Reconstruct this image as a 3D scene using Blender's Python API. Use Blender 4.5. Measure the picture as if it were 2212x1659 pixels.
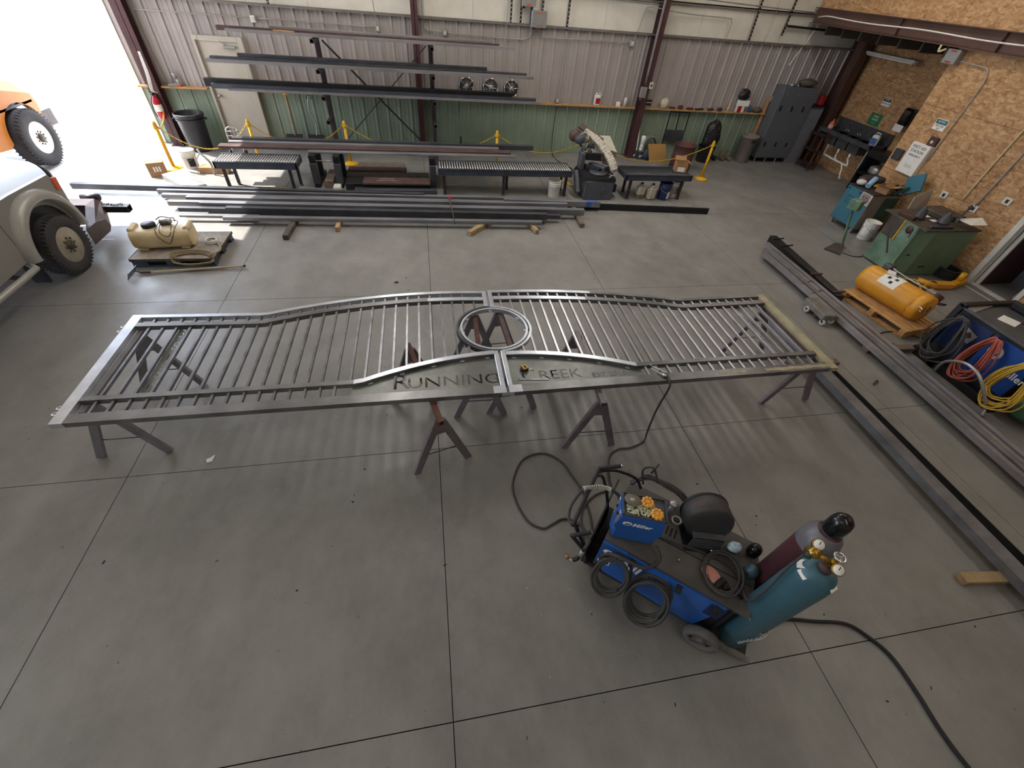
import bpy, bmesh, math, random
from mathutils import Vector, Matrix
for o in list(bpy.data.objects): bpy.data.objects.remove(o, do_unlink=True)
R = math.radians; PI = math.pi
scene = bpy.context.scene
COL = scene.collection
random.seed(7)

# ---------------------------------------------------------------- camera
PITCH, ROLL, YAW = R(44.63), R(5.67), R(13.38)
_fw = Vector((math.sin(YAW)*math.cos(PITCH), math.cos(YAW)*math.cos(PITCH), -math.sin(PITCH)))
_rt = Vector((math.cos(YAW), -math.sin(YAW), 0)); _up = _rt.cross(_fw)
_r2 = _rt*math.cos(ROLL) + _up*math.sin(ROLL); _u2 = -_rt*math.sin(ROLL) + _up*math.cos(ROLL)
cam_d = bpy.data.cameras.new('camera'); cam = bpy.data.objects.new('camera', cam_d); COL.objects.link(cam)
cam_d.sensor_width = 36; cam_d.lens = 909.0/2212*36; cam_d.clip_start = .05; cam_d.clip_end = 300
_m = Matrix.Identity(4)
for i in range(3): _m[i][0] = _r2[i]; _m[i][1] = _u2[i]; _m[i][2] = -_fw[i]
_m[2][3] = 3.8
cam.matrix_world = _m
scene.camera = cam
# ---------------------------------------------------------------- world, sun, exposure
scene.view_settings.view_transform = 'Standard'; scene.view_settings.look = 'None'
scene.view_settings.exposure = -0.2; scene.view_settings.gamma = 1.0; scene.view_settings.use_curve_mapping = False
w = bpy.data.worlds.new('world'); scene.world = w; w.use_nodes = True
bg = w.node_tree.nodes['Background']; bg.inputs[0].default_value = (.74, .83, 1.0, 1); bg.inputs[1].default_value = 8.0
sun_d = bpy.data.lights.new('sun', 'SUN'); sun_d.energy = 16; sun_d.angle = R(.6); sun_d.color = (1, .95, .88)
sun = bpy.data.objects.new('sun', sun_d); COL.objects.link(sun); sun.location = (-20, 20, 20)
_el = R(50); sun.rotation_euler = Vector((.91*math.cos(_el), -.41*math.cos(_el), -math.sin(_el))).to_track_quat('-Z', 'Y').to_euler()
pd = bpy.data.lights.new('door_portal', 'AREA'); pd.shape = 'RECTANGLE'; pd.size = 4.1; pd.size_y = 4.3; pd.cycles.is_portal = True
po = bpy.data.objects.new('door_portal', pd); COL.objects.link(po); po.location = (-6.5, 11.15, 2.15)
po.rotation_euler = Vector((1, 0, 0)).to_track_quat('-Z', 'Z').to_euler()

pd2 = bpy.data.lights.new('bay_portal', 'AREA'); pd2.shape = 'RECTANGLE'; pd2.size = 4.1; pd2.size_y = 3.9; pd2.cycles.is_portal = True
po2 = bpy.data.objects.new('bay_portal', pd2); COL.objects.link(po2); po2.location = (-8.55, 9.1, 1.95)
po2.rotation_euler = Vector((0, -1, 0)).to_track_quat('-Z', 'Z').to_euler()

pd3 = bpy.data.lights.new('side_portal', 'AREA'); pd3.shape = 'RECTANGLE'; pd3.size = 8.0; pd3.size_y = 3.4; pd3.cycles.is_portal = True  # guides sky light through the added side opening of the bay
po3 = bpy.data.objects.new('side_portal', pd3); COL.objects.link(po3); po3.location = (-10.6, 3.5, 1.7)
po3.rotation_euler = Vector((1, 0, 0)).to_track_quat('-Z', 'Z').to_euler()

# ---------------------------------------------------------------- helpers
def lin(c):
    if isinstance(c, str):
        c = c.lstrip('#'); c = [int(c[i:i+2], 16)/255 for i in (0, 2, 4)]
    return tuple((x/12.92 if x <= .04045 else ((x+.055)/1.055)**2.4) for x in c)
MATS = {}
def nd(nt, t, **kw):
    n = nt.nodes.new(t)
    for k, v in kw.items():
        if k in n.inputs: n.inputs[k].default_value = v
        else: setattr(n, k, v)
    return n
def mat(name, col, rough=.5, metal=0.0, var=.18, scale=5.0, bump=0.0, bscale=60.0, col2=None, detail=5, amt=None, spec=.5, alpha=None, trans=0, stretch=None):
    if name in MATS: return MATS[name]
    m = bpy.data.materials.new(name); m.use_nodes = True; nt = m.node_tree; L = nt.links
    b = nt.nodes['Principled BSDF']; c = lin(col)
    b.inputs['Roughness'].default_value = rough; b.inputs['Metallic'].default_value = metal
    b.inputs['Specular IOR Level'].default_value = spec
    if trans: b.inputs['Transmission Weight'].default_value = trans
    geo = nd(nt, 'ShaderNodeNewGeometry'); vec = geo.outputs['Position']
    if stretch:
        mp = nd(nt, 'ShaderNodeMapping'); mp.inputs['Scale'].default_value = stretch; L.new(vec, mp.inputs[0]); vec = mp.outputs[0]
    if var > 0 or col2:
        n1 = nd(nt, 'ShaderNodeTexNoise', Scale=scale, Detail=detail, Roughness=.6); L.new(vec, n1.inputs['Vector'])
        rp = nd(nt, 'ShaderNodeValToRGB'); L.new(n1.outputs[0], rp.inputs[0])
        rp.color_ramp.elements[0].position = .33 if amt is None else amt[0]; rp.color_ramp.elements[1].position = .68 if amt is None else amt[1]
        a = c if col2 else tuple(x*(1-var) for x in c); d = lin(col2) if col2 else tuple(min(1, x*(1+var)) for x in c)
        rp.color_ramp.elements[0].color = (*a, 1); rp.color_ramp.elements[1].color = (*d, 1)
        L.new(rp.outputs[0], b.inputs['Base Color'])
    else:
        b.inputs['Base Color'].default_value = (*c, 1)
    if bump > 0:
        n2 = nd(nt, 'ShaderNodeTexNoise', Scale=bscale, Detail=3.0); L.new(vec, n2.inputs['Vector'])
        bp = nd(nt, 'ShaderNodeBump', Strength=bump, Distance=.02); L.new(n2.outputs[0], bp.inputs['Height']); L.new(bp.outputs[0], b.inputs['Normal'])
    MATS[name] = m
    return m
def glow(name, col, s):
    m = bpy.data.materials.new(name); m.use_nodes = True; b = m.node_tree.nodes['Principled BSDF']
    b.inputs['Base Color'].default_value = (*lin(col), 1); b.inputs['Emission Color'].default_value = (*lin(col), 1); b.inputs['Emission Strength'].default_value = s
    MATS[name] = m; return m

WM = {}                                            # object name -> matrix of the thing it belongs to
def V(*a): return Vector(a)
class MB:
    """collects faces; build() links them as ONE mesh object"""
    def __init__(s): s.v = []; s.f = []; s.sm = []; s.M = None
    def add(s, vs, fs, smooth=False):
        o = len(s.v)
        for p in vs:
            p = Vector(p); s.v.append(s.M @ p if s.M else p)
        for f in fs: s.f.append([o+i for i in f]); s.sm.append(smooth)
        return s
    def box(s, c, d, M=None, b=0.0):
        hx, hy, hz = d[0]/2, d[1]/2, d[2]/2; c = Vector(c)
        if b <= 0:
            vs = [Vector((x*hx, y*hy, z*hz)) for x in (-1, 1) for y in (-1, 1) for z in (-1, 1)]
            fs = [(0, 1, 3, 2), (4, 6, 7, 5), (0, 4, 5, 1), (2, 3, 7, 6), (0, 2, 6, 4), (1, 5, 7, 3)]
        else:
            b = min(b, hx*.95, hy*.95, hz*.95); vs = []; idx = {}
            for x in (-1, 1):
                for y in (-1, 1):
                    for z in (-1, 1):
                        for a in range(3):
                            p = [x*(hx-b), y*(hy-b), z*(hz-b)]; p[a] = (x, y, z)[a]*(hx, hy, hz)[a]
                            idx[(x, y, z, a)] = len(vs); vs.append(Vector(p))
            fs = []
            for a in range(3):
                o1, o2 = [i for i in range(3) if i != a]
                for sg in (-1, 1):
                    q = []
                    for (i, j) in ((-1, -1), (1, -1), (1, 1), (-1, 1)):
                        k = [0, 0, 0]; k[a] = sg; k[o1] = i; k[o2] = j; q.append(idx[(*k, a)])
                    fs.append(q)
            for a in range(3):
                o1, o2 = [i for i in range(3) if i != a]
                for i in (-1, 1):
                    for j in (-1, 1):
                        q = []
                        for t, ax in ((-1, o1), (1, o1), (1, o2), (-1, o2)):
                            k = [0, 0, 0]; k[a] = t; k[o1] = i; k[o2] = j; q.append(idx[(*k, ax)])
                        fs.append(q)
            for x in (-1, 1):
                for y in (-1, 1):
                    for z in (-1, 1): fs.append([idx[(x, y, z, a)] for a in range(3)])
        if M is not None: vs = [M @ p for p in vs]
        return s.add([p+c for p in vs], fs)
    def bb(s, x0, x1, y0, y1, z0, z1, b=0.0): return s.box(((x0+x1)/2, (y0+y1)/2, (z0+z1)/2), (abs(x1-x0), abs(y1-y0), abs(z1-z0)), None, b)
    def bar(s, p, q, w, h, up=(0, 0, 1), b=0.0):
        p, q = Vector(p), Vector(q); d = q-p; n = d.normalized(); u = Vector(up)
        if abs(n.dot(u)) > .999: u = Vector((0, 1, 0))
        x = n.cross(u).normalized(); z = x.cross(n)
        M = Matrix((x, n, z)).transposed()
        return s.box((p+q)/2, (w, d.length, h), M, b)
    def rtube(s, p, q, w, h, t=.005, up=(0, 0, 1)):           # hollow rectangular tube, open ends
        p, q = Vector(p), Vector(q); n = (q-p).normalized(); u = Vector(up)
        if abs(n.dot(u)) > .999: u = Vector((0, 1, 0))
        x = n.cross(u).normalized(); z = x.cross(n); vs = []
        for e in (p, q):
            for (a, c) in ((w/2, h/2), (w/2-t, h/2-t)):
                for (i, j) in ((-1, -1), (1, -1), (1, 1), (-1, 1)): vs.append(e + x*(i*a) + z*(j*c))
        fs = []
        for i in range(4):
            j = (i+1) % 4
            fs += [(i, j, 8+j, 8+i), (4+i, 12+i, 12+j, 4+j), (i, 4+i, 4+j, j), (8+i, 8+j, 12+j, 12+i)]
        return s.add(vs, fs)
    def tube(s, pts, r, n=8, closed=False, cap=True, smooth=True):
        pts = [Vector(p) for p in pts]; N = len(pts); rs = r if isinstance(r, (list, tuple)) else [r]*N
        vs = []; fs = []; t0 = None; u = None
        for i, p in enumerate(pts):
            if closed: t = pts[(i+1) % N]-pts[i-1]
            else: t = pts[min(i+1, N-1)]-pts[max(i-1, 0)]
            t = t.normalized() if t.length > 1e-9 else Vector((0, 0, 1))
            if u is None:
                u = t.orthogonal().normalized()
            else:
                u = (u - t*u.dot(t)); u = u.normalized() if u.length > 1e-6 else t.orthogonal().normalized()
            w_ = t.cross(u)
            for k in range(n):
                a = 2*PI*k/n; vs.append(p + u*(math.cos(a)*rs[i]) + w_*(math.sin(a)*rs[i]))
        for i in range(N if closed else N-1):
            j = (i+1) % N
            for k in range(n):
                l = (k+1) % n; fs.append((i*n+k, i*n+l, j*n+l, j*n+k))
        s.add(vs, fs, smooth)
        if cap and not closed:
            o = len(s.v)-len(vs)
            s.f.append([o+k for k in range(n)][::-1]); s.sm.append(False)
            s.f.append([o+(N-1)*n+k for k in range(n)]); s.sm.append(False)
        return s
    def lathe(s, prof, n=20, M=None, smooth=True, a0=0, a1=2*PI, cap=True):
        full = abs(a1-a0-2*PI) < 1e-6; m = n if full else n+1; vs = []; fs = []
        for (r, z) in prof:
            for k in range(m):
                a = a0+(a1-a0)*k/n; p = Vector((r*math.cos(a), r*math.sin(a), z)); vs.append(M @ p if M is not None else p)
        for i in range(len(prof)-1):
            for k in range(n):
                l = (k+1) % m; fs.append((i*m+k, i*m+l, (i+1)*m+l, (i+1)*m+k))
        s.add(vs, fs, smooth); o = len(s.v)-len(vs)
        if full and cap:
            if prof[0][0] > 1e-5: s.f.append([o+k for k in range(m)][::-1]); s.sm.append(False)
            if prof[-1][0] > 1e-5: s.f.append([o+(len(prof)-1)*m+k for k in range(m)]); s.sm.append(False)
        return s
    def cyl(s, p, q, r, n=14, r2=None, smooth=True): return s.tube([p, q], [r, r if r2 is None else r2], n, smooth=smooth)
    def prism(s, poly, z0, z1, M=None):
        n = len(poly); vs = [Vector((x, y, z0)) for x, y in poly]+[Vector((x, y, z1)) for x, y in poly]
        if M is not None: vs = [M @ p for p in vs]
        fs = [list(range(n))[::-1], list(range(n, 2*n))]+[(i, (i+1) % n, n+(i+1) % n, n+i) for i in range(n)]
        return s.add(vs, fs)
    def grid(s, fn, nu, nv, smooth=True, closeu=False):
        vs = [fn(i/nu, j/nv) for j in range(nv+1) for i in range(nu+1)]; k = nu+1
        return s.add(vs, [(j*k+i, j*k+i+1, (j+1)*k+i+1, (j+1)*k+i) for j in range(nv) for i in range(nu)], smooth)
    def band(s, xs, lo, hi, z0, z1):                            # flat strip between two curves y(x)
        n = len(xs); vs = []
        for x in xs: vs += [(x, lo(x), z0), (x, hi(x), z0), (x, hi(x), z1), (x, lo(x), z1)]
        fs = [(0, 1, 2, 3), ((n-1)*4+3, (n-1)*4+2, (n-1)*4+1, (n-1)*4)]
        for i in range(n-1):
            a, b_ = i*4, i*4+4
            for k in range(4): fs.append((a+k, b_+k, b_+(k+1) % 4, a+(k+1) % 4))
        return s.add(vs, fs)
    def mesh(s, name, Minv=None):
        me = bpy.data.meshes.new(name)
        vs = [Minv @ p for p in s.v] if Minv is not None else s.v
        me.from_pydata([tuple(p) for p in vs], [], s.f); me.polygons.foreach_set('use_smooth', s.sm); me.update()
        bm = bmesh.new(); bm.from_mesh(me); bmesh.ops.recalc_face_normals(bm, faces=bm.faces); bm.to_mesh(me); bm.free()
        return me
    def build(s, name, m, parent=None, local=False):
        """verts are in world space (local=True: already in the parent's frame)"""
        if parent is not None: Mx = WM[parent.name]
        else:
            xs = [p.x for p in s.v]; ys = [p.y for p in s.v]; zs = [p.z for p in s.v]
            Mx = Matrix.Translation(((min(xs)+max(xs))/2, (min(ys)+max(ys))/2, min(zs)))
        me = s.mesh(name, None if (local and parent is not None) else Mx.inverted())
        me.materials.append(m if not isinstance(m, str) else MATS[m])
        o = bpy.data.objects.new(name, me); COL.objects.link(o)
        if parent is not None: o.parent = parent
        else: o.matrix_world = Mx
        WM[o.name] = Mx
        return o
def tag(o, label=None, cat=None, group=None, kind=None):
    if label: o['label'] = label
    if cat: o['category'] = cat
    if group: o['group'] = group
    if kind: o['kind'] = kind
    return o
def thing(name, label, cat, loc, rz=0, group=None):
    o = bpy.data.objects.new(name, None); COL.objects.link(o); o.empty_display_size = .1
    Mx = Matrix.Translation(loc) @ Matrix.Rotation(rz, 4, 'Z'); o.matrix_world = Mx; WM[o.name] = Mx
    return tag(o, label, cat, group)
def copy_tree(o, loc=None, rz=None, label=None, parent=None):
    c = o.copy(); COL.objects.link(c)
    if parent is not None: c.parent = parent
    if loc is not None:
        Mx = Matrix.Translation(loc) @ Matrix.Rotation(rz or 0, 4, 'Z'); c.matrix_world = Mx
    WM[c.name] = WM[parent.name] if parent is not None else (Mx if loc is not None else WM[o.name])
    if label: c['label'] = label
    for ch in list(o.children): copy_tree(ch, parent=c)
    return c
def one(name, mb, m, label, cat, group=None):               # a thing that is one mesh
    return tag(mb.build(name, m), label, cat, group)
def copy_piece(o, loc, parent, rz=0, sc=None):              # another piece sharing its mesh
    c = o.copy(); COL.objects.link(c); c.parent = parent; c.location = loc; c.rotation_euler = (0, 0, rz)
    if sc: c.scale = sc
    WM[c.name] = WM[parent.name]; return c
def spl(pts, n=8, closed=False):                            # Catmull-Rom through points
    P = [Vector(p) for p in pts]; out = []; N = len(P)
    for i in range(N if closed else N-1):
        if closed: a, b, c, d = P[i-1], P[i], P[(i+1) % N], P[(i+2) % N]
        else: a, b, c, d = P[max(i-1, 0)], P[i], P[i+1], P[min(i+2, N-1)]
        for k in range(n):
            t = k/n; out.append(.5*((2*b)+(c-a)*t+(2*a-5*b+4*c-d)*t*t+(3*b-a-3*c+d)*t**3))
    if not closed: out.append(P[-1])
    return out
def text_mesh(txt, size, depth=.002, M=None, shear=0, bold=0, align='CENTER', sx=1.0):
    c = bpy.data.curves.new('lettering', 'FONT'); c.body = txt; c.size = size; c.extrude = depth; c.align_x = align; c.align_y = 'CENTER'; c.resolution_u = 2; c.shear = shear; c.offset = bold
    o = bpy.data.objects.new('lettering', c); COL.objects.link(o)
    dg = bpy.context.evaluated_depsgraph_get(); me = bpy.data.meshes.new_from_object(o.evaluated_get(dg))
    bpy.data.objects.remove(o); bpy.data.curves.remove(c)
    mb = MB(); S = Matrix.Diagonal((sx, 1, 1, 1))
    mb.add([(M or Matrix.Identity(4)) @ S @ v.co for v in me.vertices], [list(p.vertices) for p in me.polygons]); bpy.data.meshes.remove(me)
    return mb
def frame3(o, x, y):                                        # matrix from origin + x and y axes
    x = Vector(x).normalized(); y = Vector(y); z = x.cross(y).normalized(); y = z.cross(x)
    M = Matrix.Identity(4)
    for i in range(3): M[i][0] = x[i]; M[i][1] = y[i]; M[i][2] = z[i]; M[i][3] = o[i]
    return M
def circ(c, r, n=24, z=None, ph=0):
    return [Vector((c[0]+r*math.cos(ph+2*PI*i/n), c[1]+r*math.sin(ph+2*PI*i/n), c[2] if z is None else z)) for i in range(n)]

# ---------------------------------------------------------------- materials
def concrete():
    m = bpy.data.materials.new('concrete'); m.use_nodes = True; nt = m.node_tree; L = nt.links; b = nt.nodes['Principled BSDF']
    g = nd(nt, 'ShaderNodeNewGeometry'); P = g.outputs['Position']
    def noise(sc, det=6, st=None, ro=.6):
        v = P
        if st:
            mp = nd(nt, 'ShaderNodeMapping'); mp.inputs['Scale'].default_value = st; L.new(P, mp.inputs[0]); v = mp.outputs[0]
        n = nd(nt, 'ShaderNodeTexNoise', Scale=sc, Detail=det, Roughness=ro); L.new(v, n.inputs['Vector']); return n.outputs[0]
    def ramp(src, a, b_, ca, cb):
        r = nd(nt, 'ShaderNodeValToRGB'); r.color_ramp.elements[0].position = a; r.color_ramp.elements[1].position = b_
        r.color_ramp.elements[0].color = (*ca, 1); r.color_ramp.elements[1].color = (*cb, 1); L.new(src, r.inputs[0]); return r.outputs[0]
    def mix(a, b_, f, bt='MIX'):
        x = nd(nt, 'ShaderNodeMix'); x.data_type = 'RGBA'; x.blend_type = bt
        L.new(a, x.inputs['A']); L.new(b_, x.inputs['B'])
        if isinstance(f, float): x.inputs['Factor'].default_value = f
        else: L.new(f, x.inputs['Factor'])
        return x.outputs['Result']
    base = ramp(noise(.55), .32, .7, lin('#777572'), lin('#918f8b'))
    c2 = ramp(noise(2.3, 8, (1, .7, 1), .7), .3, .72, lin('#625f5c'), lin('#a09d98'))
    col = mix(base, c2, .38)
    st = ramp(noise(1.1, 5, None, .55), .62, .78, (0, 0, 0), (1, 1, 1))
    brown = nd(nt, 'ShaderNodeRGB'); brown.outputs[0].default_value = (*lin('#544d46'), 1)
    sm = nd(nt, 'ShaderNodeMath'); sm.operation = 'MULTIPLY'; L.new(st, sm.inputs[0]); sm.inputs[1].default_value = .3
    col = mix(col, brown.outputs[0], sm.outputs[0])
    sc = ramp(noise(7, 6, (1, .35, 1), .7), .69, .74, (0, 0, 0), (1, 1, 1))
    pale = nd(nt, 'ShaderNodeRGB'); pale.outputs[0].default_value = (*lin('#bdb8b0'), 1)
    s2 = nd(nt, 'ShaderNodeMath'); s2.operation = 'MULTIPLY'; L.new(sc, s2.inputs[0]); s2.inputs[1].default_value = .35
    col = mix(col, pale.outputs[0], s2.outputs[0])
    sp = ramp(noise(16, 2), .735, .76, (0, 0, 0), (1, 1, 1))
    dk = nd(nt, 'ShaderNodeRGB'); dk.outputs[0].default_value = (*lin('#4c4845'), 1)
    s3 = nd(nt, 'ShaderNodeMath'); s3.operation = 'MULTIPLY'; L.new(sp, s3.inputs[0]); s3.inputs[1].default_value = .7
    col = mix(col, dk.outputs[0], s3.outputs[0])
    L.new(col, b.inputs['Base Color'])
    rr = nd(nt, 'ShaderNodeMapRange'); L.new(noise(1.7, 6), rr.inputs[0]); rr.inputs[1].default_value = .3; rr.inputs[2].default_value = .7; rr.inputs[3].default_value = .3; rr.inputs[4].default_value = .52
    L.new(rr.outputs[0], b.inputs['Roughness'])
    bp = nd(nt, 'ShaderNodeBump', Strength=.12, Distance=.01); L.new(noise(35, 4), bp.inputs['Height']); L.new(bp.outputs[0], b.inputs['Normal'])
    MATS['concrete'] = m; return m
concrete()
def osb():
    m = bpy.data.materials.new('osb'); m.use_nodes = True; nt = m.node_tree; L = nt.links; b = nt.nodes['Principled BSDF']
    g = nd(nt, 'ShaderNodeNewGeometry'); P = g.outputs['Position']
    nz = nd(nt, 'ShaderNodeTexNoise', Scale=9.0, Detail=3.0); L.new(P, nz.inputs['Vector'])
    ad = nd(nt, 'ShaderNodeMixRGB', blend_type='ADD'); ad.inputs[0].default_value = .16; L.new(P, ad.inputs[1]); L.new(nz.outputs['Color'], ad.inputs[2])
    outs = []
    for rot, s in ((.5, 20), (-.9, 27)):
        mp = nd(nt, 'ShaderNodeMapping'); mp.inputs['Rotation'].default_value = (rot, 0, rot); mp.inputs['Scale'].default_value = (1, .45, 1.15); L.new(ad.outputs[0], mp.inputs[0])
        vo = nd(nt, 'ShaderNodeTexVoronoi', Scale=s); L.new(mp.outputs[0], vo.inputs['Vector'])
        sx = nd(nt, 'ShaderNodeSeparateColor'); L.new(vo.outputs['Color'], sx.inputs[0]); outs.append(sx.outputs[0])
    mx = nd(nt, 'ShaderNodeMath'); mx.operation = 'ADD'; L.new(outs[0], mx.inputs[0]); L.new(outs[1], mx.inputs[1])
    big = nd(nt, 'ShaderNodeTexNoise', Scale=1.3, Detail=4.0); L.new(P, big.inputs['Vector'])
    m2 = nd(nt, 'ShaderNodeMath'); m2.operation = 'MULTIPLY_ADD'; L.new(big.outputs[0], m2.inputs[0]); m2.inputs[1].default_value = .7; L.new(mx.outputs[0], m2.inputs[2])
    rp = nd(nt, 'ShaderNodeValToRGB'); L.new(m2.outputs[0], rp.inputs[0]); e = rp.color_ramp.elements
    m3 = nd(nt, 'ShaderNodeMath'); m3.operation = 'DIVIDE'; L.new(m2.outputs[0], m3.inputs[0]); m3.inputs[1].default_value = 2.7; L.new(m3.outputs[0], rp.inputs[0])
    e[0].position = .12; e[0].color = (*lin('#8a6440'), 1); e[1].position = .9; e[1].color = (*lin('#cfab80'), 1)
    x = e.new(.5); x.color = (*lin('#b48a5f'), 1)
    L.new(rp.outputs[0], b.inputs['Base Color']); b.inputs['Roughness'].default_value = .62
    bp = nd(nt, 'ShaderNodeBump', Strength=.15, Distance=.01); L.new(m2.outputs[0], bp.inputs['Height']); L.new(bp.outputs[0], b.inputs['Normal'])
    MATS['osb'] = m
osb()
mat('ground', '#d8d5d0', .8, var=.06, scale=.6)
mat('joint', '#1c1a19', 1.0, var=.1, spec=.0)
mat('graypanel', '#aaa29e', .42, .1, var=.06, scale=2)
mat('greenpanel', '#8b9b88', .4, .1, var=.14, scale=1.3)
mat('insul', '#dcd7cb', .5, var=.07, scale=2.5, bump=.35, bscale=5)
mat('girt', '#86807a', .5, .3, var=.15)
mat('strutblk', '#2a2827', .5, .3, var=.2)
mat('redprimer', '#4f3335', .5, .1, var=.2, scale=4)
mat('beambrown', '#5f453d', .5, .1, var=.15, scale=3)
mat('oldpine', '#a08763', .7, var=.25, scale=6)
mat('pine', '#b98d5c', .6, var=.2, scale=5, stretch=(1, 1, 6))
mat('oldwood', '#6f6256', .8, var=.3, scale=7)
mat('darkwood', '#51483f', .8, var=.3, scale=8)
mat('palletwood', '#c79a62', .65, var=.22, scale=6)
mat('steel', '#8f9095', .32, .75, var=.25, scale=5, col2='#55565a', amt=(.3, .75))
mat('brightsteel', '#d2d6de', .22, .85, var=.12, scale=9)
mat('millsteel', '#7f8085', .4, .4, var=.3, scale=3, stretch=(.3, 1, 1))
mat('barsteel', '#8d898a', .4, .35, var=.3, scale=2.5, stretch=(.25, 1, 1))
mat('darksteel', '#4c4e54', .42, .4, var=.25, scale=3)
mat('blacksteel', '#222225', .45, .3, var=.25, scale=4)
mat('bluesteel', '#55585f', .4, .55, var=.25, scale=4)
mat('rust', '#6b4032', .7, .2, var=.35, scale=7, col2='#43312c')
mat('rustbar', '#5b4744', .6, .35, var=.3, scale=5)
mat('galv', '#a9a9a8', .35, .6, var=.12, scale=6)
mat('chrome', '#d9dadc', .12, 1.0, var=.05)
mat('white', '#e4e2dc', .5, var=.06)
mat('doorpaint', '#bdb6a8', .45, var=.08, scale=2)
mat('offwhite', '#cfccc4', .5, var=.1)
mat('paper', '#eeece6', .7, var=.03)
mat('black', '#18181a', .45, var=.2)
mat('rubber', '#242325', .75, var=.25, scale=8)
mat('tyre', '#3a383a', .8, var=.2, scale=9)
mat('cable', '#3f3d3a', .6, var=.2, scale=10)
mat('yellow', '#d9a416', .4, var=.12)
mat('amber', '#dd9a2b', .38, var=.1, scale=3)
mat('chainyellow', '#b89a2c', .5, var=.15)
mat('cardboard', '#a37c55', .8, var=.12, scale=4)
mat('red', '#a51f2a', .4, var=.1)
mat('ink', '#222326', .6, var=0)
# ================================================================ structure
# floor: saw-cut slabs over a recessed base
fl = tag(MB().bb(-6.6, 13.0, -9, 13.3, -.2, -.005).bb(-10.6, -6.6, -9, 9.1, -.2, -.005).build('floor', 'joint'), kind='structure')
XJ = [-6.6, -3.085, -.075, 2.83, 5.8, 8.75, 10.45, 13.0]; YJ = [-9, -5.4, -2.6, .445, 2.825, 5.88, 8.93, 11.98, 13.3]
for i in range(len(XJ)-1):
    for j in range(len(YJ)-1):
        g = .0035
        MB().bb(XJ[i]+g, XJ[i+1]-g, YJ[j]+g, YJ[j+1]-g, -.1, 0).build('slab', 'concrete', fl)
for j in range(5): MB().bb(-10.6, -6.607, YJ[j]+.0035, YJ[j+1]-.0035, -.1, 0).build('slab', 'concrete', fl)
MB().bb(-10.6, -6.607, 5.8835, 9.1, -.1, 0).build('slab', 'concrete', fl)
tag(MB().bb(-70, -6.6, -40, 60, -.2, -.03).build('ground_outside', 'ground'), kind='structure')
tag(MB().bb(-6.6, 40, 13.5, 60, -.2, -.03).build('ground_behind', 'ground'), kind='structure')

# back wall: sheeted below, insulation above
wb = tag(MB().bb(-6.55, 12.5, 13.26, 13.4, 0, 6.0).build('wall_back', 'insul'), kind='structure')
def sheet(x0, x1, z0, z1, m, rib=.034, pitch=.305):
    mb = MB(); pts = [(x0, 0)]
    k = math.ceil((x0+.02)/pitch)
    while k*pitch < x1-.02:
        c = k*pitch
        if c-.045 > x0 and c+.045 < x1: pts += [(c-.036, 0), (c-.018, rib), (c+.018, rib), (c+.036, 0)]
        for q in (.1, .203):
            d = c+q
            if d+.02 < x1 and d-.02 > x0: pts += [(d-.014, 0), (d-.008, rib*.22), (d+.008, rib*.22), (d+.014, 0)]
        k += 1
    pts.append((x1, 0)); vs = []
    for (x, h) in pts: vs += [(x, 13.225-h, z0), (x, 13.225-h, z1)]
    mb.add(vs, [(2*i, 2*i+2, 2*i+3, 2*i+1) for i in range(len(pts)-1)])
    n = len(vs); mb.add([(x0, 13.235, z0), (x1, 13.235, z0), (x1, 13.235, z1), (x0, 13.235, z1)], [(0, 1, 2, 3)])
    return mb.build('panel', m, wb)
x = -6.5
while x < 12.3:
    x1 = min(x+.914, 12.35)
    sheet(x+.002, x1-.002, 1.225, 2.80, 'graypanel')
    sheet(x+.002, x1-.002, .005, 1.20, 'greenpanel', .018)
    x = x1
for (a, b) in ((-6.5, -6.26), (-6.02, -5.04), (-3.9, -.16), (.04, 5.86), (6.12, 9.98)):
    MB().bb(a, b, 13.06, 13.2, 1.203, 1.24, .004).build('ledge_board', 'pine', wb)
for z, y in ((2.82, 13.12), (3.46, 13.18), (4.3, 13.18)):
    mb = MB(); mb.bb(-6.5, 12.3, y, 13.24, z, z+.02); mb.bb(-6.5, 12.3, y, y+.012, z-.02 if z < 3 else z-.03, z+.02); mb.build('girt', 'girt', wb)
def strut(p, q):
    mb = MB(); p, q = Vector(p), Vector(q); mb.bar(p, q, .042, .03, (0, -1, 0))
    o = mb.build('strut', 'strutblk', wb)
    m2 = MB(); n = int((q-p).length/.075)
    for i in range(n):
        c = p+(q-p)*((i+.5)/n); m2.bar(c-(q-p).normalized()*.012, c+(q-p).normalized()*.012, .016, .034, (0, -1, 0))
    tag(m2.build('slot', 'insul', o), kind='stuff')
for p, q in (((2.21, 13.15, 2.84), (2.21, 13.15, 4.4)), ((2.45, 13.15, 2.80), (2.45, 13.15, 4.4)), ((2.97, 13.15, 2.8), (2.97, 13.15, 4.4)), ((2.7, 13.15, 2.8), (2.7, 13.15, 4.4)),
             ((3.62, 13.15, 2.77), (3.62, 13.15, 4.4)), ((8.65, 13.15, 2.8), (8.61, 13.15, 4.4)), ((9.55, 13.15, 3.0), (9.6, 13.15, 4.4)), ((-3.2, 13.15, 2.84), (-3.2, 13.15, 4.4))): strut(p, q)
MB().bar((9.57, 13.15, 3.2), (11.9, 13.15, 3.16), .05, .05).build('girt', 'strutblk', wb)
# insulation seams
for xx in (-5.2, -2.4, 1.3, 4.6, 7.2, 10.4):
    MB().bb(xx-.006, xx+.006, 13.25, 13.262, 2.84, 6).build('seam', 'offwhite', wb)

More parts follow.
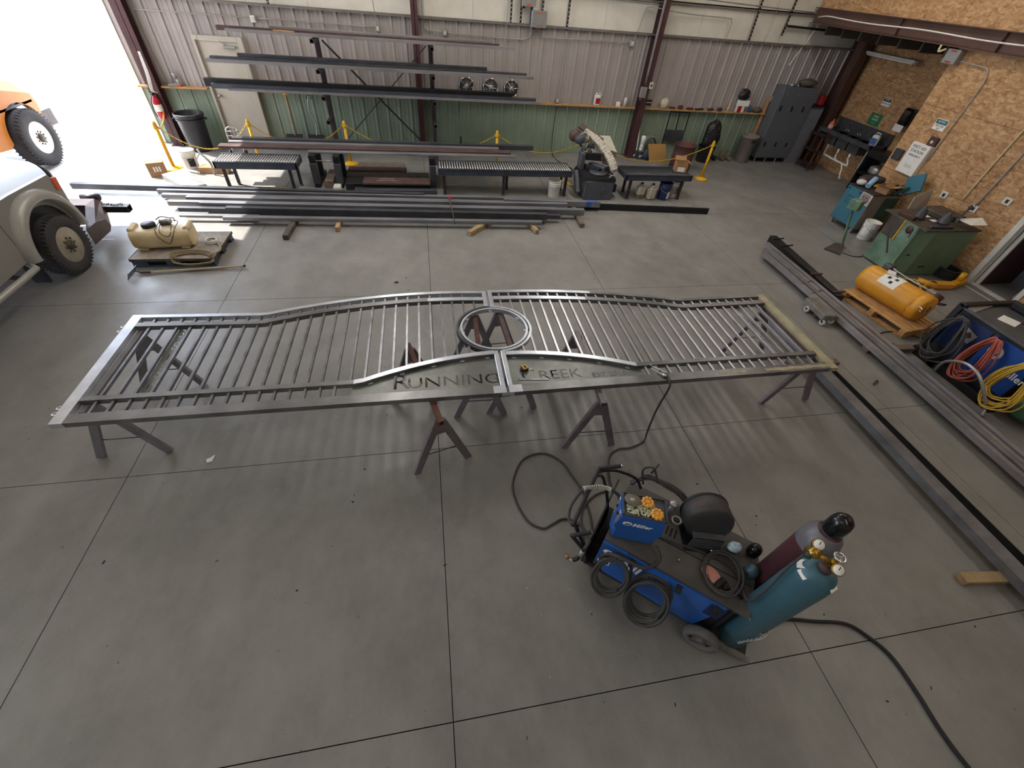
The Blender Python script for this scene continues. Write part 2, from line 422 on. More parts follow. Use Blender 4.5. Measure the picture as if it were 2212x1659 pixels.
# steel columns
def column(x, y, w, d, z1, label, yaw=0, mname='redprimer'):
    mb = MB(); mb.bb(x-w/2, x+w/2, y-d/2, y-d/2+.014, 0, z1); mb.bb(x-w/2, x+w/2, y+d/2-.014, y+d/2, 0, z1); mb.bb(x-.006, x+.006, y-d/2, y+d/2, 0, z1)
    t = thing('steel_column', label, 'column', (x, y, 0)); mb.build('shaft', mname, t)
    MB().bb(x-w/2-.04, x+w/2+.04, y-d/2-.04, y+d/2+.01, 0, .02).build('base_plate', mname, t)
    b = MB()
    for sx in (-1, 1):
        for sy in (-1, .7): b.cyl((x+sx*(w/2+.02), y+sy*(d/2), .02), (x+sx*(w/2+.02), y+sy*(d/2), .045), .012, 6)
    b.build('anchor_bolt', 'galv', t)
    return t
column(-6.14, 13.08, .2, .24, 6, 'dark maroon steel column at the edge of the bright bay opening')
column(-.06, 13.08, .16, .24, 6, 'maroon steel column on the back wall behind the cantilever rack')
c3 = column(5.99, 13.05, .17, .3, 6, 'maroon steel column with conduits between green wall panels')
column(11.98, 12.95, .26, .4, 6, 'wide dark brown steel column in the corner by the lockers', mname='beambrown')

# left wall with the wide bay opening, front wall, ceiling
wl = tag(MB().bb(-10.8, -10.6, -9, -.5, 0, 6).bb(-10.8, -10.6, 7.5, 9.1, 0, 6).bb(-10.8, -10.6, -.5, 7.5, 3.4, 6).bb(-6.62, -6.5, 9.1, 13.4, 4.3, 6).bb(-10.6, -6.5, 9.1, 9.22, 3.9, 6).bb(-6.62, -6.5, 13.2, 13.4, 0, 4.3).build('wall_left', 'insul'), kind='structure')  # unseen bay: lintel shaped to shade the truck, side opening added for sky light
tag(MB().bb(-10.8, 13, -9.2, -9, 0, 6).build('wall_front', 'insul'), kind='structure')
tag(MB().bb(-6.62, 13, -9.2, 13.4, 6, 6.15).bb(-10.8, -6.62, -9.2, 9.22, 6, 6.15).build('ceiling', 'insul'), kind='structure')  # second box: unseen bay roof, extended to keep sun off the truck

# right wall of OSB sheets, doorway, beam, alcove
wr = tag(MB().bb(10.42, 10.5, -9, 4.9, 0, 6).bb(10.42, 10.5, 5.75, 8.88, 0, 6).bb(10.42, 10.5, 4.9, 5.75, 2.08, 6).bb(10.5, 10.6, 8.86, 13.3, 3.3, 6).build('wall_right', 'darkwood'), kind='structure')
def osbsheet(y0, y1, z0, z1, x=10.405, par=None):
    g = .0025
    return MB().bb(x, x+.012, y0+g, y1-g, z0+g, z1-g).build('panel', 'osb', par or wr)
for (z0, z1, st) in ((0, 1.135, 8.0), (1.135, 2.37, 8.6), (2.37, 3.31, 8.62)):
    ys = [8.9, st]; 
    while ys[-1] > -9: ys.append(max(ys[-1]-2.44, -9))
    for a, b in zip(ys[1:], ys[:-1]):
        if b-a < .05: continue
        if z0 < 2.08 and a < 5.8 and b > 4.86:          # doorway
            zt = min(z1, 2.1)
            if b > 5.8: osbsheet(5.8, b, z0, z1)
            if a < 4.86: osbsheet(a, 4.86, z0, z1)
            if z1 > 2.1: osbsheet(max(a, 4.86), min(b, 5.8), 2.1, z1)
        else: osbsheet(a, b, z0, z1)
ys = [13.2, 11.6, 9.16, 6.72, 4.28, 1.84, -.6, -3.04, -9]
for a, b in zip(ys[1:], ys[:-1]):
    osbsheet(a, b, 3.6, 4.82, 10.36); osbsheet(a, b, 4.82, 6.0, 10.36)
# beam
bm_ = tag(MB().bb(10.33, 10.345, -9, 13.2, 3.31, 3.6).bb(10.24, 10.5, -9, 13.2, 3.295, 3.31).bb(10.24, 10.5, -9, 13.2, 3.6, 3.615).build('trim_1', 'beambrown'), kind='structure')
for yy in (10.4, 8.1, 5.6):
    MB().bb(10.26, 10.335, yy-.005, yy+.005, 3.31, 3.6).build('stiffener', 'beambrown', bm_)
wa = tag(MB().bb(12.33, 12.45, 8.8, 13.3, 0, 3.6).bb(10.5, 12.4, 8.74, 8.86, 0, 3.6).build('wall_alcove', 'darkwood'), kind='structure')
for (a, b) in ((8.88, 10.75), (10.75, 13.19)):
    for (z0, z1) in ((0, 1.0), (1.0, 2.2), (2.2, 3.3)): osbsheet(a, b, z0, z1, 12.315, wa)
tag(MB().bb(10.5, 12.45, 8.8, 13.3, 3.3, 3.4).build('ceiling_alcove', 'darkwood'), kind='structure')
mb = MB()
for yy in (9.3, 9.9, 10.5, 11.1, 11.7, 12.3, 12.9): mb.bb(10.6, 12.3, yy-.02, yy+.02, 3.1, 3.3)
tag(mb.build('trim_2', 'darkwood'), kind='structure')
# doorway in the OSB wall
dj = tag(MB().bb(10.38, 10.52, 5.70, 5.80, 0, 2.14, .004).bb(10.38, 10.52, 4.85, 4.93, 0, 2.14, .004).bb(10.38, 10.52, 4.85, 5.8, 2.04, 2.14, .004).build('door_2', 'offwhite'), kind='structure')
MB().bb(10.52, 10.56, 5.62, 5.69, 0, 2.04, .003).build('door_stop', 'offwhite', dj)
MB().bb(10.53, 11.35, 5.63, 5.67, .01, 2.03, .003).build('door_leaf', 'redprimer', dj)
MB().bb(10.42, 10.56, 4.93, 5.7, .001, .012).build('threshold', 'offwhite', dj)
tag(MB().bb(10.4, 10.42, 4.0, 4.86, 0, .1).bb(10.39, 10.42, -3, 4.86, 0, .09).build('baseboard_right', 'offwhite'), kind='structure')
tag(MB().bb(12.9, 13.0, 3, 8.8, 0, 3).bb(10.5, 13, 3.0, 3.1, 0, 3).build('wall_back_room', 'redprimer'), kind='structure')
tag(MB().bb(10.5, 13, 3, 8.8, 2.7, 2.8).build('ceiling_back_room', 'darkwood'), kind='structure')
mb = MB()
# painted worn lines on the floor by the doorway
tag(MB().bb(10.2, 10.24, 4.6, 5.65, .0005, .002).build('trim_3', 'offwhite'), kind='structure')

# steel man door in the back wall
d1 = tag(MB().bb(-4.87, -4.06, 13.1, 13.16, .02, 2.13, .004).build('door_1', 'doorpaint'), kind='structure')
for (a, b, z0, z1) in ((-4.98, -4.87, 0, 2.23), (-4.06, -3.95, 0, 2.23), (-4.868, -4.062, 2.13, 2.23)):
    MB().bb(a, b, 13.08, 13.2, z0, z1, .006).build('frame', 'doorpaint', d1)
MB().bb(-4.93, -4.89, 13.06, 13.09, 0, 2.15).build('frame_stop', 'oldwood', d1)
MB().bb(-4.38, -4.12, 13.04, 13.1, 2.02, 2.075, .008).build('closer', 'galv', d1)
MB().bar((-4.3, 13.05, 2.08), (-4.42, 13.04, 2.15), .02, .012).build('closer_arm', 'girt', d1)
mb = MB(); mb.cyl((-4.8, 13.1, 1.1), (-4.8, 13.02, 1.1), .025); mb.lathe([(0, -.035), (.022, -.03), (.034, 0), (.022, .03), (0, .035)], 12, Matrix.Translation((-4.8, 13.0, 1.1)) @ Matrix.Rotation(PI/2, 4, 'X')); mb.build('handle', 'chrome', d1)

# unseen ceiling lamps added as fill; back row placed from the picket shadows
lampm = glow('lampglow', '#fff3df', 6)
def strip(x, y, L, power, label):
    t = thing('added_strip_light', label, 'light fixture', (x, y, 5.75))
    MB().bb(x-.3, x+.3, y-L/2, y+L/2, 5.78, 5.86, .01).build('housing', 'white', t)
    MB().cyl((x-.06, y-L/2+.05, 5.76), (x-.06, y+L/2-.05, 5.76), .02, 8).build('tube', lampm, t)
    MB().cyl((x+.06, y-L/2+.05, 5.76), (x+.06, y+L/2-.05, 5.76), .02, 8).build('tube', lampm, t)
    MB().cyl((x, y, 5.86), (x, y, 6.0), .01, 6).build('hanger', 'galv', t)
    l = bpy.data.lights.new('lamp', 'AREA'); l.shape = 'RECTANGLE'; l.size = .6; l.size_y = L; l.energy = power; l.color = (1, .96, .9)
    o = bpy.data.objects.new('lamp', l); COL.objects.link(o); o.location = (x, y, 5.73)
for i, (x, y, L, p) in enumerate(((-1.0, 9.0, 4.8, 150), (3.6, 9.0, 4.8, 140), (8.2, 9.0, 4.8, 80), (-2.2, -1.0, 4.8, 25), (2.4, -1.5, 4.8, 30), (7.6, 1.0, 4.8, 40))):
    strip(x, y, L, p, 'added unseen white strip light under the roof above %s' % ('the cantilever rack', 'the band saw', 'the grey lockers', 'the bare floor', 'the welding cart', 'the blue generator')[i])
# ================================================================ gate on sawhorses
mat('gatesteel', '#8b8a8b', .36, .65, var=.2, scale=2.2, col2='#5b5a59', amt=(.35, .7))
mat('groundsteel', '#ced3dc', .3, .7, var=.15, scale=5)
mat('primer', '#aca486', .6, .1, var=.2, scale=5)
mat('platesteel', '#6c6d6a', .4, .5, var=.25, scale=3, col2='#8b8f8a', amt=(.45, .7))
ZB, ZT = .779, .832
def lsp(a, b, n): return [a+(b-a)*i/n for i in range(n+1)]
def plate_with_text(name, outline, items, z, m, parent):
    """flat plate with lettering cut right through (2D curve fill)"""
    cu = bpy.data.curves.new(name, 'CURVE'); cu.dimensions = '2D'; cu.fill_mode = 'BOTH'; cu.extrude = .002; cu.resolution_u = 3
    sp = cu.splines.new('POLY'); sp.points.add(len(outline)-1); sp.use_cyclic_u = True
    for i, p in enumerate(outline): sp.points[i].co = (p[0], p[1], 0, 1)
    for (txt, size, x, y, sx, rot, off) in items:
        fc = bpy.data.curves.new('t', 'FONT'); fc.body = txt; fc.size = size; fc.align_x = 'CENTER'; fc.align_y = 'CENTER'; fc.offset = off
        fo = bpy.data.objects.new('t', fc); COL.objects.link(fo)
        bpy.ops.object.select_all(action='DESELECT'); fo.select_set(True); bpy.context.view_layer.objects.active = fo
        bpy.ops.object.convert(target='CURVE'); fo = bpy.context.view_layer.objects.active
        M = Matrix.Translation((x, y, 0)) @ Matrix.Rotation(rot, 4, 'Z') @ Matrix.Diagonal((sx, 1, 1, 1))
        for s0 in fo.data.splines:
            if s0.type == 'BEZIER':
                n = len(s0.bezier_points); s1 = cu.splines.new('BEZIER'); s1.bezier_points.add(n-1); s1.use_cyclic_u = True
                for i in range(n):
                    b0, b1 = s0.bezier_points[i], s1.bezier_points[i]
                    b1.handle_left_type = b1.handle_right_type = 'FREE'
                    b1.co = M @ b0.co; b1.handle_left = M @ b0.handle_left; b1.handle_right = M @ b0.handle_right
            else:
                n = len(s0.points); s1 = cu.splines.new('POLY'); s1.points.add(n-1); s1.use_cyclic_u = True
                for i in range(n): q = M @ Vector(s0.points[i].co[:3]); s1.points[i].co = (*q, 1)
        d = fo.data; bpy.data.objects.remove(fo); bpy.data.curves.remove(d)
    co = bpy.data.objects.new(name, cu); COL.objects.link(co)
    dg = bpy.context.evaluated_depsgraph_get(); me = bpy.data.meshes.new_from_object(co.evaluated_get(dg)); bpy.data.objects.remove(co); bpy.data.curves.remove(cu)
    mb = MB(); mb.add([Vector((v.co.x, v.co.y, v.co.z+z)) for v in me.vertices], [list(p.vertices) for p in me.polygons]); bpy.data.meshes.remove(me)
    return mb.build(name, m, parent)
RC, RR = (.643, 3.865), .43
def leaf(side):
    L = side == 'L'
    t = thing('gate_leaf', 'steel gate leaf lying on sawhorses with RUNNING cut in its plate' if L else 'steel gate leaf lying on sawhorses with CREEK EST 2018 cut in its plate', 'gate', (-1.3 if L else 2.55, 3.6, ZB), 0, 'gate leaves on sawhorses')
    xo, xi = (-3.247, .628) if L else (4.457, .655)          # outer end, meeting end
    sk = (lambda x: 0.0) if L else (lambda x: .0066*(x-.655))
    if L:
        top = lambda x: max(4.359-.031*(x+3.25), 4.648-.083*(x-.1)**2)
        mid = lambda x: max(3.126, 3.46-.1407*(x-.75)**2) if x > -.95 else 3.126
    else:
        top = lambda x: max(4.308+.024*(x-3.1), 4.642-.0575*(x-.75)**2)
        mid = lambda x: max(3.120+sk(x), 3.435-.15*(x-.66)**2) if x < 2.3 else 3.120+sk(x)
    bot = lambda x: 2.813+sk(x)
    W = .098; a, b = (xo+W, xi-.048) if L else (xi+.05, xo-W)
    xs = sorted(lsp(a, b, 44))
    S = 'gatesteel'
    def rail(name, lo, hi, xs_, m=S): return MB().band(xs_, lo, hi, ZB, ZT).build(name, m, t)
    rail('rail', lambda x: top(x)-.05, top, sorted(lsp(a, xi, 44) if L else lsp(xi, b, 44)), 'groundsteel' if L else S)
    rail('rail', lambda x: top(x)-.206, lambda x: top(x)-.146, xs)
    if not L:
        pass
    rail('rail', lambda x: mid(x)-.055, mid, xs)
    rail('rail', bot, lambda x: bot(x)+.106, sorted([a, b] if L else [a, b]))
    # bright ground sections near the meeting stile, laid by the grinder: thin caps of polished steel
    for nm, lo, hi, r in (('polished_patch', lambda x: top(x)-.0505, lambda x: top(x)+.0005, (.0, xi) if L else (xi, 2.0)), ('polished_patch', lambda x: top(x)-.2065, lambda x: top(x)-.1455, (-.1, .58) if L else (.705, 1.9)), ('polished_patch', lambda x: mid(x)-.0555, lambda x: mid(x)+.0005, (-.84, .58) if L else (.705, 2.1))):
        MB().band(lsp(r[0], r[1], 16), lo, hi, ZT-.01, ZT+.0006).build(nm, 'groundsteel', t)
    # stiles
    y0, y1 = bot(xo), top(xo)
    MB().add([(xo, y0, ZB), (xo+(W if L else -W), y0, ZB), (xo+(W if L else -W), y1, ZB), (xo, y1, ZB), (xo, y0, ZT), (xo+(W if L else -W), y0, ZT), (xo+(W if L else -W), y1, ZT), (xo, y1, ZT)],
             [(0, 1, 2, 3), (4, 5, 6, 7), (0, 1, 5, 4), (1, 2, 6, 5), (2, 3, 7, 6), (3, 0, 4, 7)]).build('stile', 'groundsteel' if L else 'primer', t)
    sa, sb = (xi-.048, xi) if L else (xi, xi+.05)
    MB().bb(sa, sb, RC[1]+.425, top(xi)-.02, ZB, ZT+.0004, .003).build('stile', 'groundsteel', t)
    MB().bb(sa, sb, bot(xi), RC[1]-.412, ZB, ZT+.0004, .003).build('stile', 'groundsteel', t)
    # half ring
    mb = MB(); n = 24; vs = []
    for i in range(n+1):
        an = PI/2+PI*i/n if L else -PI/2+PI*i/n
        an = an + (.06 if (i == 0) == (not L and i == 0) and i == 0 else 0)
        for (r, z) in ((RR, ZB), (RR-.026, ZB), (RR-.026, ZT), (RR, ZT)): vs.append((RC[0]+(-.006 if L else .006)+r*math.cos(an), RC[1]+r*math.sin(an), z-(0 if not L else .0)))
    fs = [(0, 1, 2, 3), (n*4, n*4+1, n*4+2, n*4+3)]
    for i in range(n):
        for k in range(4): fs.append((i*4+k, i*4+(k+1) % 4, i*4+4+(k+1) % 4, i*4+4+k))
    mb.add(vs, fs); mb.build('half_ring', 'darksteel' if L else 'groundsteel', t)
    # pickets
    px = [-3.013+.1335*i for i in range(27)] if L else [.793+.1271*i for i in range(28)]
    hw = .011; zb, zt = ZB+.012, ZT-.012
    for x in px:
        def pk(ya, yb):
            if yb-ya > .03: MB().bb(x-hw, x+hw, ya, yb, zb, zt).build('picket', 'steel' if L else 'brightpicket', t)
        pk(top(x)-.148, top(x)-.048)
        d = RR**2-(x-RC[0])**2
        if d > 0:
            h = math.sqrt(d); pk(mid(x)-.002, RC[1]-h); pk(RC[1]+h, top(x)-.204)
        else: pk(mid(x)-.002, top(x)-.204)
        if (L and x < -.9) or (not L and x > 2.16): pk(bot(x)+.104, mid(x)-.053)
    # name plate
    if L:
        X = lsp(-.86, .578, 24); out = [(x, mid(x)-.05) for x in X][::-1]+[(-.86, 2.916), (.578, 2.916)]
        its = [('R', .295, -.4, 3.088, 1.0, 0, -.004), ('UNNING', .205, .13, 3.062, 1.14, 0, -.003)]
    else:
        X = lsp(.707, 2.15, 24); out = [(x, mid(x)-.05) for x in X][::-1]+[(.707, 2.918), (2.15, 2.926)]
        its = [('C', .24, .9, 3.075, 1.0, 0, -.006), ('REEK', .19, 1.235, 3.062, 1.1, 0, -.006), ('EST 2018', .092, 1.77, 3.015, 1.1, 0, -.002)]
    plate_with_text('name_plate', out, its, .786, 'platesteel', t)
    for f in ((.12, .33, .55, .76, .95) if L else (.06, .27, .48, .7, .9)):
        x = X[0]+(X[-1]-X[0])*f; y = mid(x)-.068
        MB().box((x, y, .792), (.045, .014, .012), Matrix.Rotation(math.atan((mid(x+.01)-mid(x-.01))/.02), 3, 'Z'), .002).build('weld_tab', 'groundsteel', t)
    # number plate between two pickets
    i0 = 2 if L else 24
    xa, xb = px[i0]+hw, px[i0+1]-hw
    xc = (xa+xb)/2
    its = [(ch, .19, xc, 4.05-.205*k, .62, 0, -.002) for k, ch in enumerate('38150')]
    ya, yb = mid(xc), top(xc)-.206
    plate_with_text('number_plate', [(xa, ya), (xb, ya), (xb, yb), (xa, yb)], its, .784, 'platesteel' if L else 'steel', t)
    # hinge loops
    s = -1 if L else 1
    for yy in ((3.03, 2.96, 4.19, 4.115) if L else (3.06, 2.99, 4.195, 4.135)):
        pts = [(xo, yy+.014, .80), (xo+s*.05, yy+.014, .80), (xo+s*.062, yy, .80), (xo+s*.05, yy-.014, .80), (xo, yy-.014, .80)]
        MB().tube(spl(pts, 4), .006, 6).build('hinge_loop', 'chrome' if L else 'primer', t)
    if not L:
        for (x0, x1) in ((3.55, 4.36),):
            X = lsp(x0, x1, 12); ph = lambda x: .006*math.sin(x*40)
            MB().band(X, lambda x: bot(x)+.03+.008*math.sin(x*23), lambda x: bot(x)+.075+.008*math.sin(x*31), ZT-.004, ZT+.0005).build('primer_patch', 'primer', t)
        for x in (3.02, 3.2, 3.28): MB().lathe([(0, 0), (.035, 0), (.03, .001), (0, .0012)], 12, Matrix.Translation((x, bot(x)+.05, ZT)) @ Matrix.Diagonal((1.3, .7, 1, 1))).build('primer_patch', 'primer', t)
        # scoured patch round the letter K
        pass
    else:
        for (x0, x1, y0, y1) in ((.1, .57, 3.19, 3.34), (-.3, .02, 3.19, 3.22)): pass
    for (x0, x1) in ((.5, xi) if L else (xi, .79),):
        MB().bb(x0, x1, bot(.6)+.0005, bot(.6)+.1, ZT-.01, ZT+.0008).build('polished_patch', 'groundsteel', t)
    return t
mat('brightpicket', '#a9a8ab', .3, .75, var=.15, scale=6)
mat('scour', '#8f8b6d', .3, .6, var=.2, scale=14, col2='#747468')
leaf('L'); leaf('R')
# loose ring between the leaves
rg = thing('ring', 'loose bright steel ring lying in the round opening between both gate leaves', 'ring', (RC[0], RC[1], ZB))
mb = MB(); n = 48; vs = []
for i in range(n):
    an = 2*PI*i/n
    for (r, z) in ((.392, ZB+.001), (.366, ZB+.001), (.366, ZT), (.392, ZT)): vs.append((RC[0]+r*math.cos(an), RC[1]+r*math.sin(an), z))
mb.add(vs, [(i*4+k, i*4+(k+1) % 4, ((i+1) % n)*4+(k+1) % 4, ((i+1) % n)*4+k) for i in range(n) for k in range(4)]); mb.build('band', 'groundsteel', rg)
for an in (1.57, .55, -.12, 2.5, 3.25):
    c = Vector((RC[0]+.357*math.cos(an), RC[1]+.357*math.sin(an), ZB+.02)); MB().box(c, (.02, .04, .012), Matrix.Rotation(an, 3, 'Z'), .002).build('tab', 'groundsteel', rg)
for an in (-.12, 1.0, -1.0):
    c = Vector((RC[0]+.398*math.cos(an), RC[1]+.398*math.sin(an), ZT-.02)); MB().box(c, (.012, .02, .03), Matrix.Rotation(an, 3, 'Z')).build('spacer', 'blacksteel', rg)

# ---- sawhorses
def sawhorse(a, b, label, m, mtop, w=.05, spread=.3, over=.12):
    a, b = Vector((*a, 0)), Vector((*b, 0)); d = b-a; L = d.length; mid = (a+b)/2; ang = math.atan2(d.y, d.x)-PI/2
    t = thing('sawhorse', label, 'sawhorse', mid, ang, 'sawhorses under the gate')
    MB().rtube((0, -L/2-over, ZB-.026), (0, L/2+over, ZB-.026), .05, .052, .005).build('top_beam', mtop, t, True)
    for e in (-1, 1):
        y = e*L/2
        for s in (-1, 1):
            MB().bar((s*.018, y, ZB-.045), (s*spread, y, .006), .075, .04, (0, 1, 0), .003).build('leg', m, t, True)
        MB().add([(-.035, y-.022, ZB-.05), (.035, y-.022, ZB-.05), (.1, y-.022, ZB-.22), (-.1, y-.022, ZB-.22), (-.035, y+.022, ZB-.05), (.035, y+.022, ZB-.05), (.1, y+.022, ZB-.22), (-.1, y+.022, ZB-.22)],
                 [(0, 1, 2, 3), (4, 5, 6, 7), (0, 1, 5, 4), (1, 2, 6, 5), (2, 3, 7, 6), (3, 0, 4, 7)]).build('gusset', m, t, True)
        z = .26; h = spread*(1-z/ZB)+.01
        MB().cyl((-h, y, z), (h, y, z), .006, 6).build('brace', 'darksteel', t, True)
    return t
mat('sawgrey', '#87858d', .5, .25, var=.2, scale=5)
mat('sawbrown', '#776c72', .5, .25, var=.25, scale=5)
sawhorse((-3.115, 3.1), (-3.115, 4.09), 'grey steel sawhorse under the left end of the gate', 'sawgrey', 'sawgrey', spread=.31)
sawhorse((4.4, 3.09), (4.4, 4.11), 'brownish grey steel sawhorse under the right end of the gate', 'sawbrown', 'sawbrown', spread=.33)
sawhorse((-.04, 2.61), (-.32, 3.66), 'sawhorse with orange rusty top poking out below the word RUNNING', 'sawbrown', 'rust', spread=.28, over=.06)
sawhorse((1.585, 2.675), (1.625, 3.75), 'sawhorse with purple grey legs poking out below the word CREEK', 'sawbrown', 'sawbrown', spread=.28, over=.05)
sawhorse((.43, 3.257), (.45, 4.22), 'sawhorse under the ring, nearer the RUNNING leaf, rusty top beam', 'sawgrey', 'rust', spread=.28, over=.04)
sawhorse((.81, 3.303), (.755, 4.256), 'sawhorse under the ring, nearer the CREEK leaf, brown top beam', 'sawgrey', 'rustbar', spread=.28, over=.04)
# ---- things on the gate
t = thing('tape_measure', 'yellow and black tape measure lying on the CREEK plate', 'tape measure', (.872, 3.165, .789), R(20))
MB().bb(-.032, .032, -.04, .04, 0, .042, .01).build('case', 'black', t, True)
MB().bb(-.026, .026, -.034, .034, .042, .046, .003).build('face', 'yellow', t, True)
MB().bb(-.01, .012, -.02, .02, .0455, .047).build('sticker', 'ink', t, True)
MB().bb(.03, .085, -.03, -.015, .003, .005).build('blade', 'offwhite', t, True)
MB().bb(-.05, -.032, -.02, .02, .005, .03, .004).build('clip', 'black', t, True)
one('steel_strip', MB().bar((.776, 3.031, .7915), (1.1, 3.0, .7915), .03, .004), 'steel', 'flat steel strip lying below the word CREEK', 'metal strip')
t = thing('ground_clamp', 'silver welding ground clamp gripping the rail near the CREEK plate', 'clamp', (2.3, 2.96, .83), math.atan2(-.1, .075))
MB().bar((-.09, .012, .012), (.08, .02, .03), .022, .014, (0, 0, 1), .003).build('jaw', 'brightsteel', t, True)
MB().bar((-.09, -.012, .004), (.08, -.025, .012), .022, .014, (0, 0, 1), .003).build('jaw', 'galv', t, True)
MB().tube([(.0, -.006, .01), (.012, 0, .026), (.0, .006, .01)], .008, 6).build('spring', 'darksteel', t, True)
MB().cyl((.05, -.02, .02), (.1, -.02, .02), .014, 10).build('lug', 'brightsteel', t, True)
MB().bar((-.1, .01, .02), (-.13, .03, .01), .018, .008).build('handle', 'galv', t, True)
pts = [(2.36, 2.885, .845), (2.355, 2.81, .84), (2.36, 2.775, .76), (2.345, 2.79, .4), (2.3, 2.72, .1), (2.26, 2.66, .018), (2.08, 2.59, .014), (1.92, 2.585, .014), (1.79, 2.5, .014), (1.72, 2.33, .014), (1.685, 2.2, .014), (1.66, 2.1, .014), (1.5, 2.06, .014), (1.37, 1.98, .014), (1.27, 1.85, .02), (1.22, 1.6, .1), (1.3, 1.42, .3)]
one('ground_cable', MB().tube(spl(pts, 7), .011, 8), 'cable', 'dark cable running from the gate clamp down to the floor and cart', 'cable')
pts = [(1.32, 1.42, .12), (1.22, 1.56, .03), (1.24, 1.75, .013), (1.1, 1.84, .012), (.97, 1.8, .012), (.86, 1.77, .012), (.73, 1.87, .012), (.655, 2.1, .012), (.66, 2.3, .012), (.78, 2.53, .012), (.93, 2.62, .012), (1.1, 2.61, .012), (1.24, 2.48, .012), (1.3, 2.3, .012), (1.36, 2.1, .012), (1.36, 1.85, .012), (1.33, 1.6, .03), (1.4, 1.42, .15)]
one('floor_cable', MB().tube(spl(pts, 7), .011, 8), 'cable', 'grey green cable lying in a big loop on the floor beside the cart', 'cable')
mb = MB()
pts = [(2.55, .72, .03), (2.8, .69, .016), (3.0, .645, .016), (3.27, .585, .016), (3.4, .46, .016), (3.48, .3, .016), (3.485, .05, .016), (3.47, -.157, .016), (3.49, -.38, .016), (3.6, -.9, .016)]
mb.tube(spl(pts, 7), .015, 8)
one('supply_cable', mb, 'rubber', 'thick black supply cable snaking across the floor from the gas cylinders', 'cable')
# ================================================================ back area: rack, stock, conveyors
# cantilever rack
rk = thing('cantilever_rack', 'brown steel cantilever storage rack standing before the back wall', 'storage rack', (-1.0, 12.42, 0))
mat('rackbrown', '#403639', .5, .3, var=.25)
for x in (-2.21, .25):
    MB().bb(x-.05, x+.05, 12.37, 12.47, 0, 2.42, .006).build('post', 'rackbrown', rk)
    MB().bb(x-.06, x+.06, 11.9, 12.75, 0, .08, .006).build('foot', 'rackbrown', rk)
    for z in (2.38, 1.86, 1.37, .9):
        MB().rtube((x+.02, 12.4, z), (x+.02, 11.72, z+.03), .07, .07, .006).build('arm', 'rackbrown', rk)
MB().bar((-2.1, 12.42, 2.36), (.2, 12.42, .12), .035, .035).build('brace', 'rackbrown', rk)
MB().bar((.16, 12.44, 2.38), (-2.1, 12.44, .25), .045, .02).build('brace', 'darksteel', rk)
def stock(name, x0, x1, y, z, w, h, m, lab, grp, y1=None, hollow=True):
    y1 = y if y1 is None else y1
    mb = MB()
    if hollow: mb.rtube((x0, y, z+h/2), (x1, y1, z+h/2), w, h, .006)
    else: mb.bar((x0, y, z+h/2), (x1, y1, z+h/2), w, h, (0, 0, 1), .002)
    return one(name, mb, m, lab, 'steel bar', grp)
G = 'steel stock on the cantilever rack'
RK = [  # x0 x1 y z w h mat label
 (-3.07, 1.63, 12.27, 2.455, .1, .1, 'barsteel', 'rear tube on the top level of the cantilever rack'),
 (-4.06, 1.79, 12.12, 2.455, .12, .075, 'rustbar', 'middle bar on the top level of the cantilever rack, longest to the bay door'),
 (-3.86, 2.14, 11.97, 2.455, .11, .05, 'barsteel', 'front flat bar on the top level of the cantilever rack'),
 (-3.87, 1.55, 12.27, 1.935, .1, .13, 'darksteel', 'rear tube on the middle level of the cantilever rack'),
 (-4.38, 2.48, 12.12, 1.935, .12, .08, 'darksteel', 'centre tube on the middle level of the cantilever rack'),
 (-4.42, 2.62, 11.95, 1.935, .14, .05, 'barsteel', 'front bar on the middle level of the cantilever rack'),
 (-4.71, 2.19, 12.26, 1.445, .12, .15, 'blacksteel', 'black rear tube on the lowest loaded level of the cantilever rack'),
 (-4.54, 2.76, 12.1, 1.445, .12, .08, 'darksteel', 'centre tube on the lowest loaded level of the cantilever rack'),
 (-4.16, 2.88, 11.95, 1.445, .13, .03, 'millsteel', 'front flat bar on the lowest loaded level of the cantilever rack')]
for (x0, x1, y, z, w, h, m, lb) in RK: stock('steel_tube', x0, x1, y, z, w, h, m, lb, G)
one('wood_scrap', MB().bar((-2.95, 11.985, 2.52), (-2.55, 11.985, 2.515), .07, .02), 'pine', 'short pale wood strip lying on the top rack level', 'wood strip')
# spoked wheel covers standing behind the rack
def hubcap(x, z, lab):
    t = thing('wheel_cover', lab, 'hubcap', (x, 13.03, z-.2), 0, 'wheel covers on the wall ledge')
    M = Matrix.Translation((x, 13.13, z)) @ Matrix.Rotation(R(88), 4, 'X')
    MB().lathe([(.2, -.02), (.2, .01), (.19, .02), (.175, .012), (.17, 0)], 28, M, cap=False).build('rim', 'chrome', t)
    MB().lathe([(0, -.012), (.175, -.012), (.175, -.006), (0, -.006)], 24, M).build('back_disc', 'blacksteel', t)
    MB().lathe([(0, .03), (.03, .03), (.04, .02), (.055, .012), (.055, -.005)], 18, M).build('hub', 'galv', t)
    mb = MB()
    for k in range(24):
        a = 2*PI*k/24; mb.tube([M @ Vector((.05*math.cos(a), .05*math.sin(a), .012)), M @ Vector((.178*math.cos(a+.12), .178*math.sin(a+.12), .002))], .0035, 4, cap=False)
    mb.build('spokes', 'chrome', t)
hubcap(1.14, 1.53, 'chrome spoked wheel cover, left of the three on the wall ledge')
hubcap(1.77, 1.53, 'chrome spoked wheel cover, middle of the three on the wall ledge')
hubcap(2.32, 1.52, 'chrome spoked wheel cover, right of the three on the wall ledge')
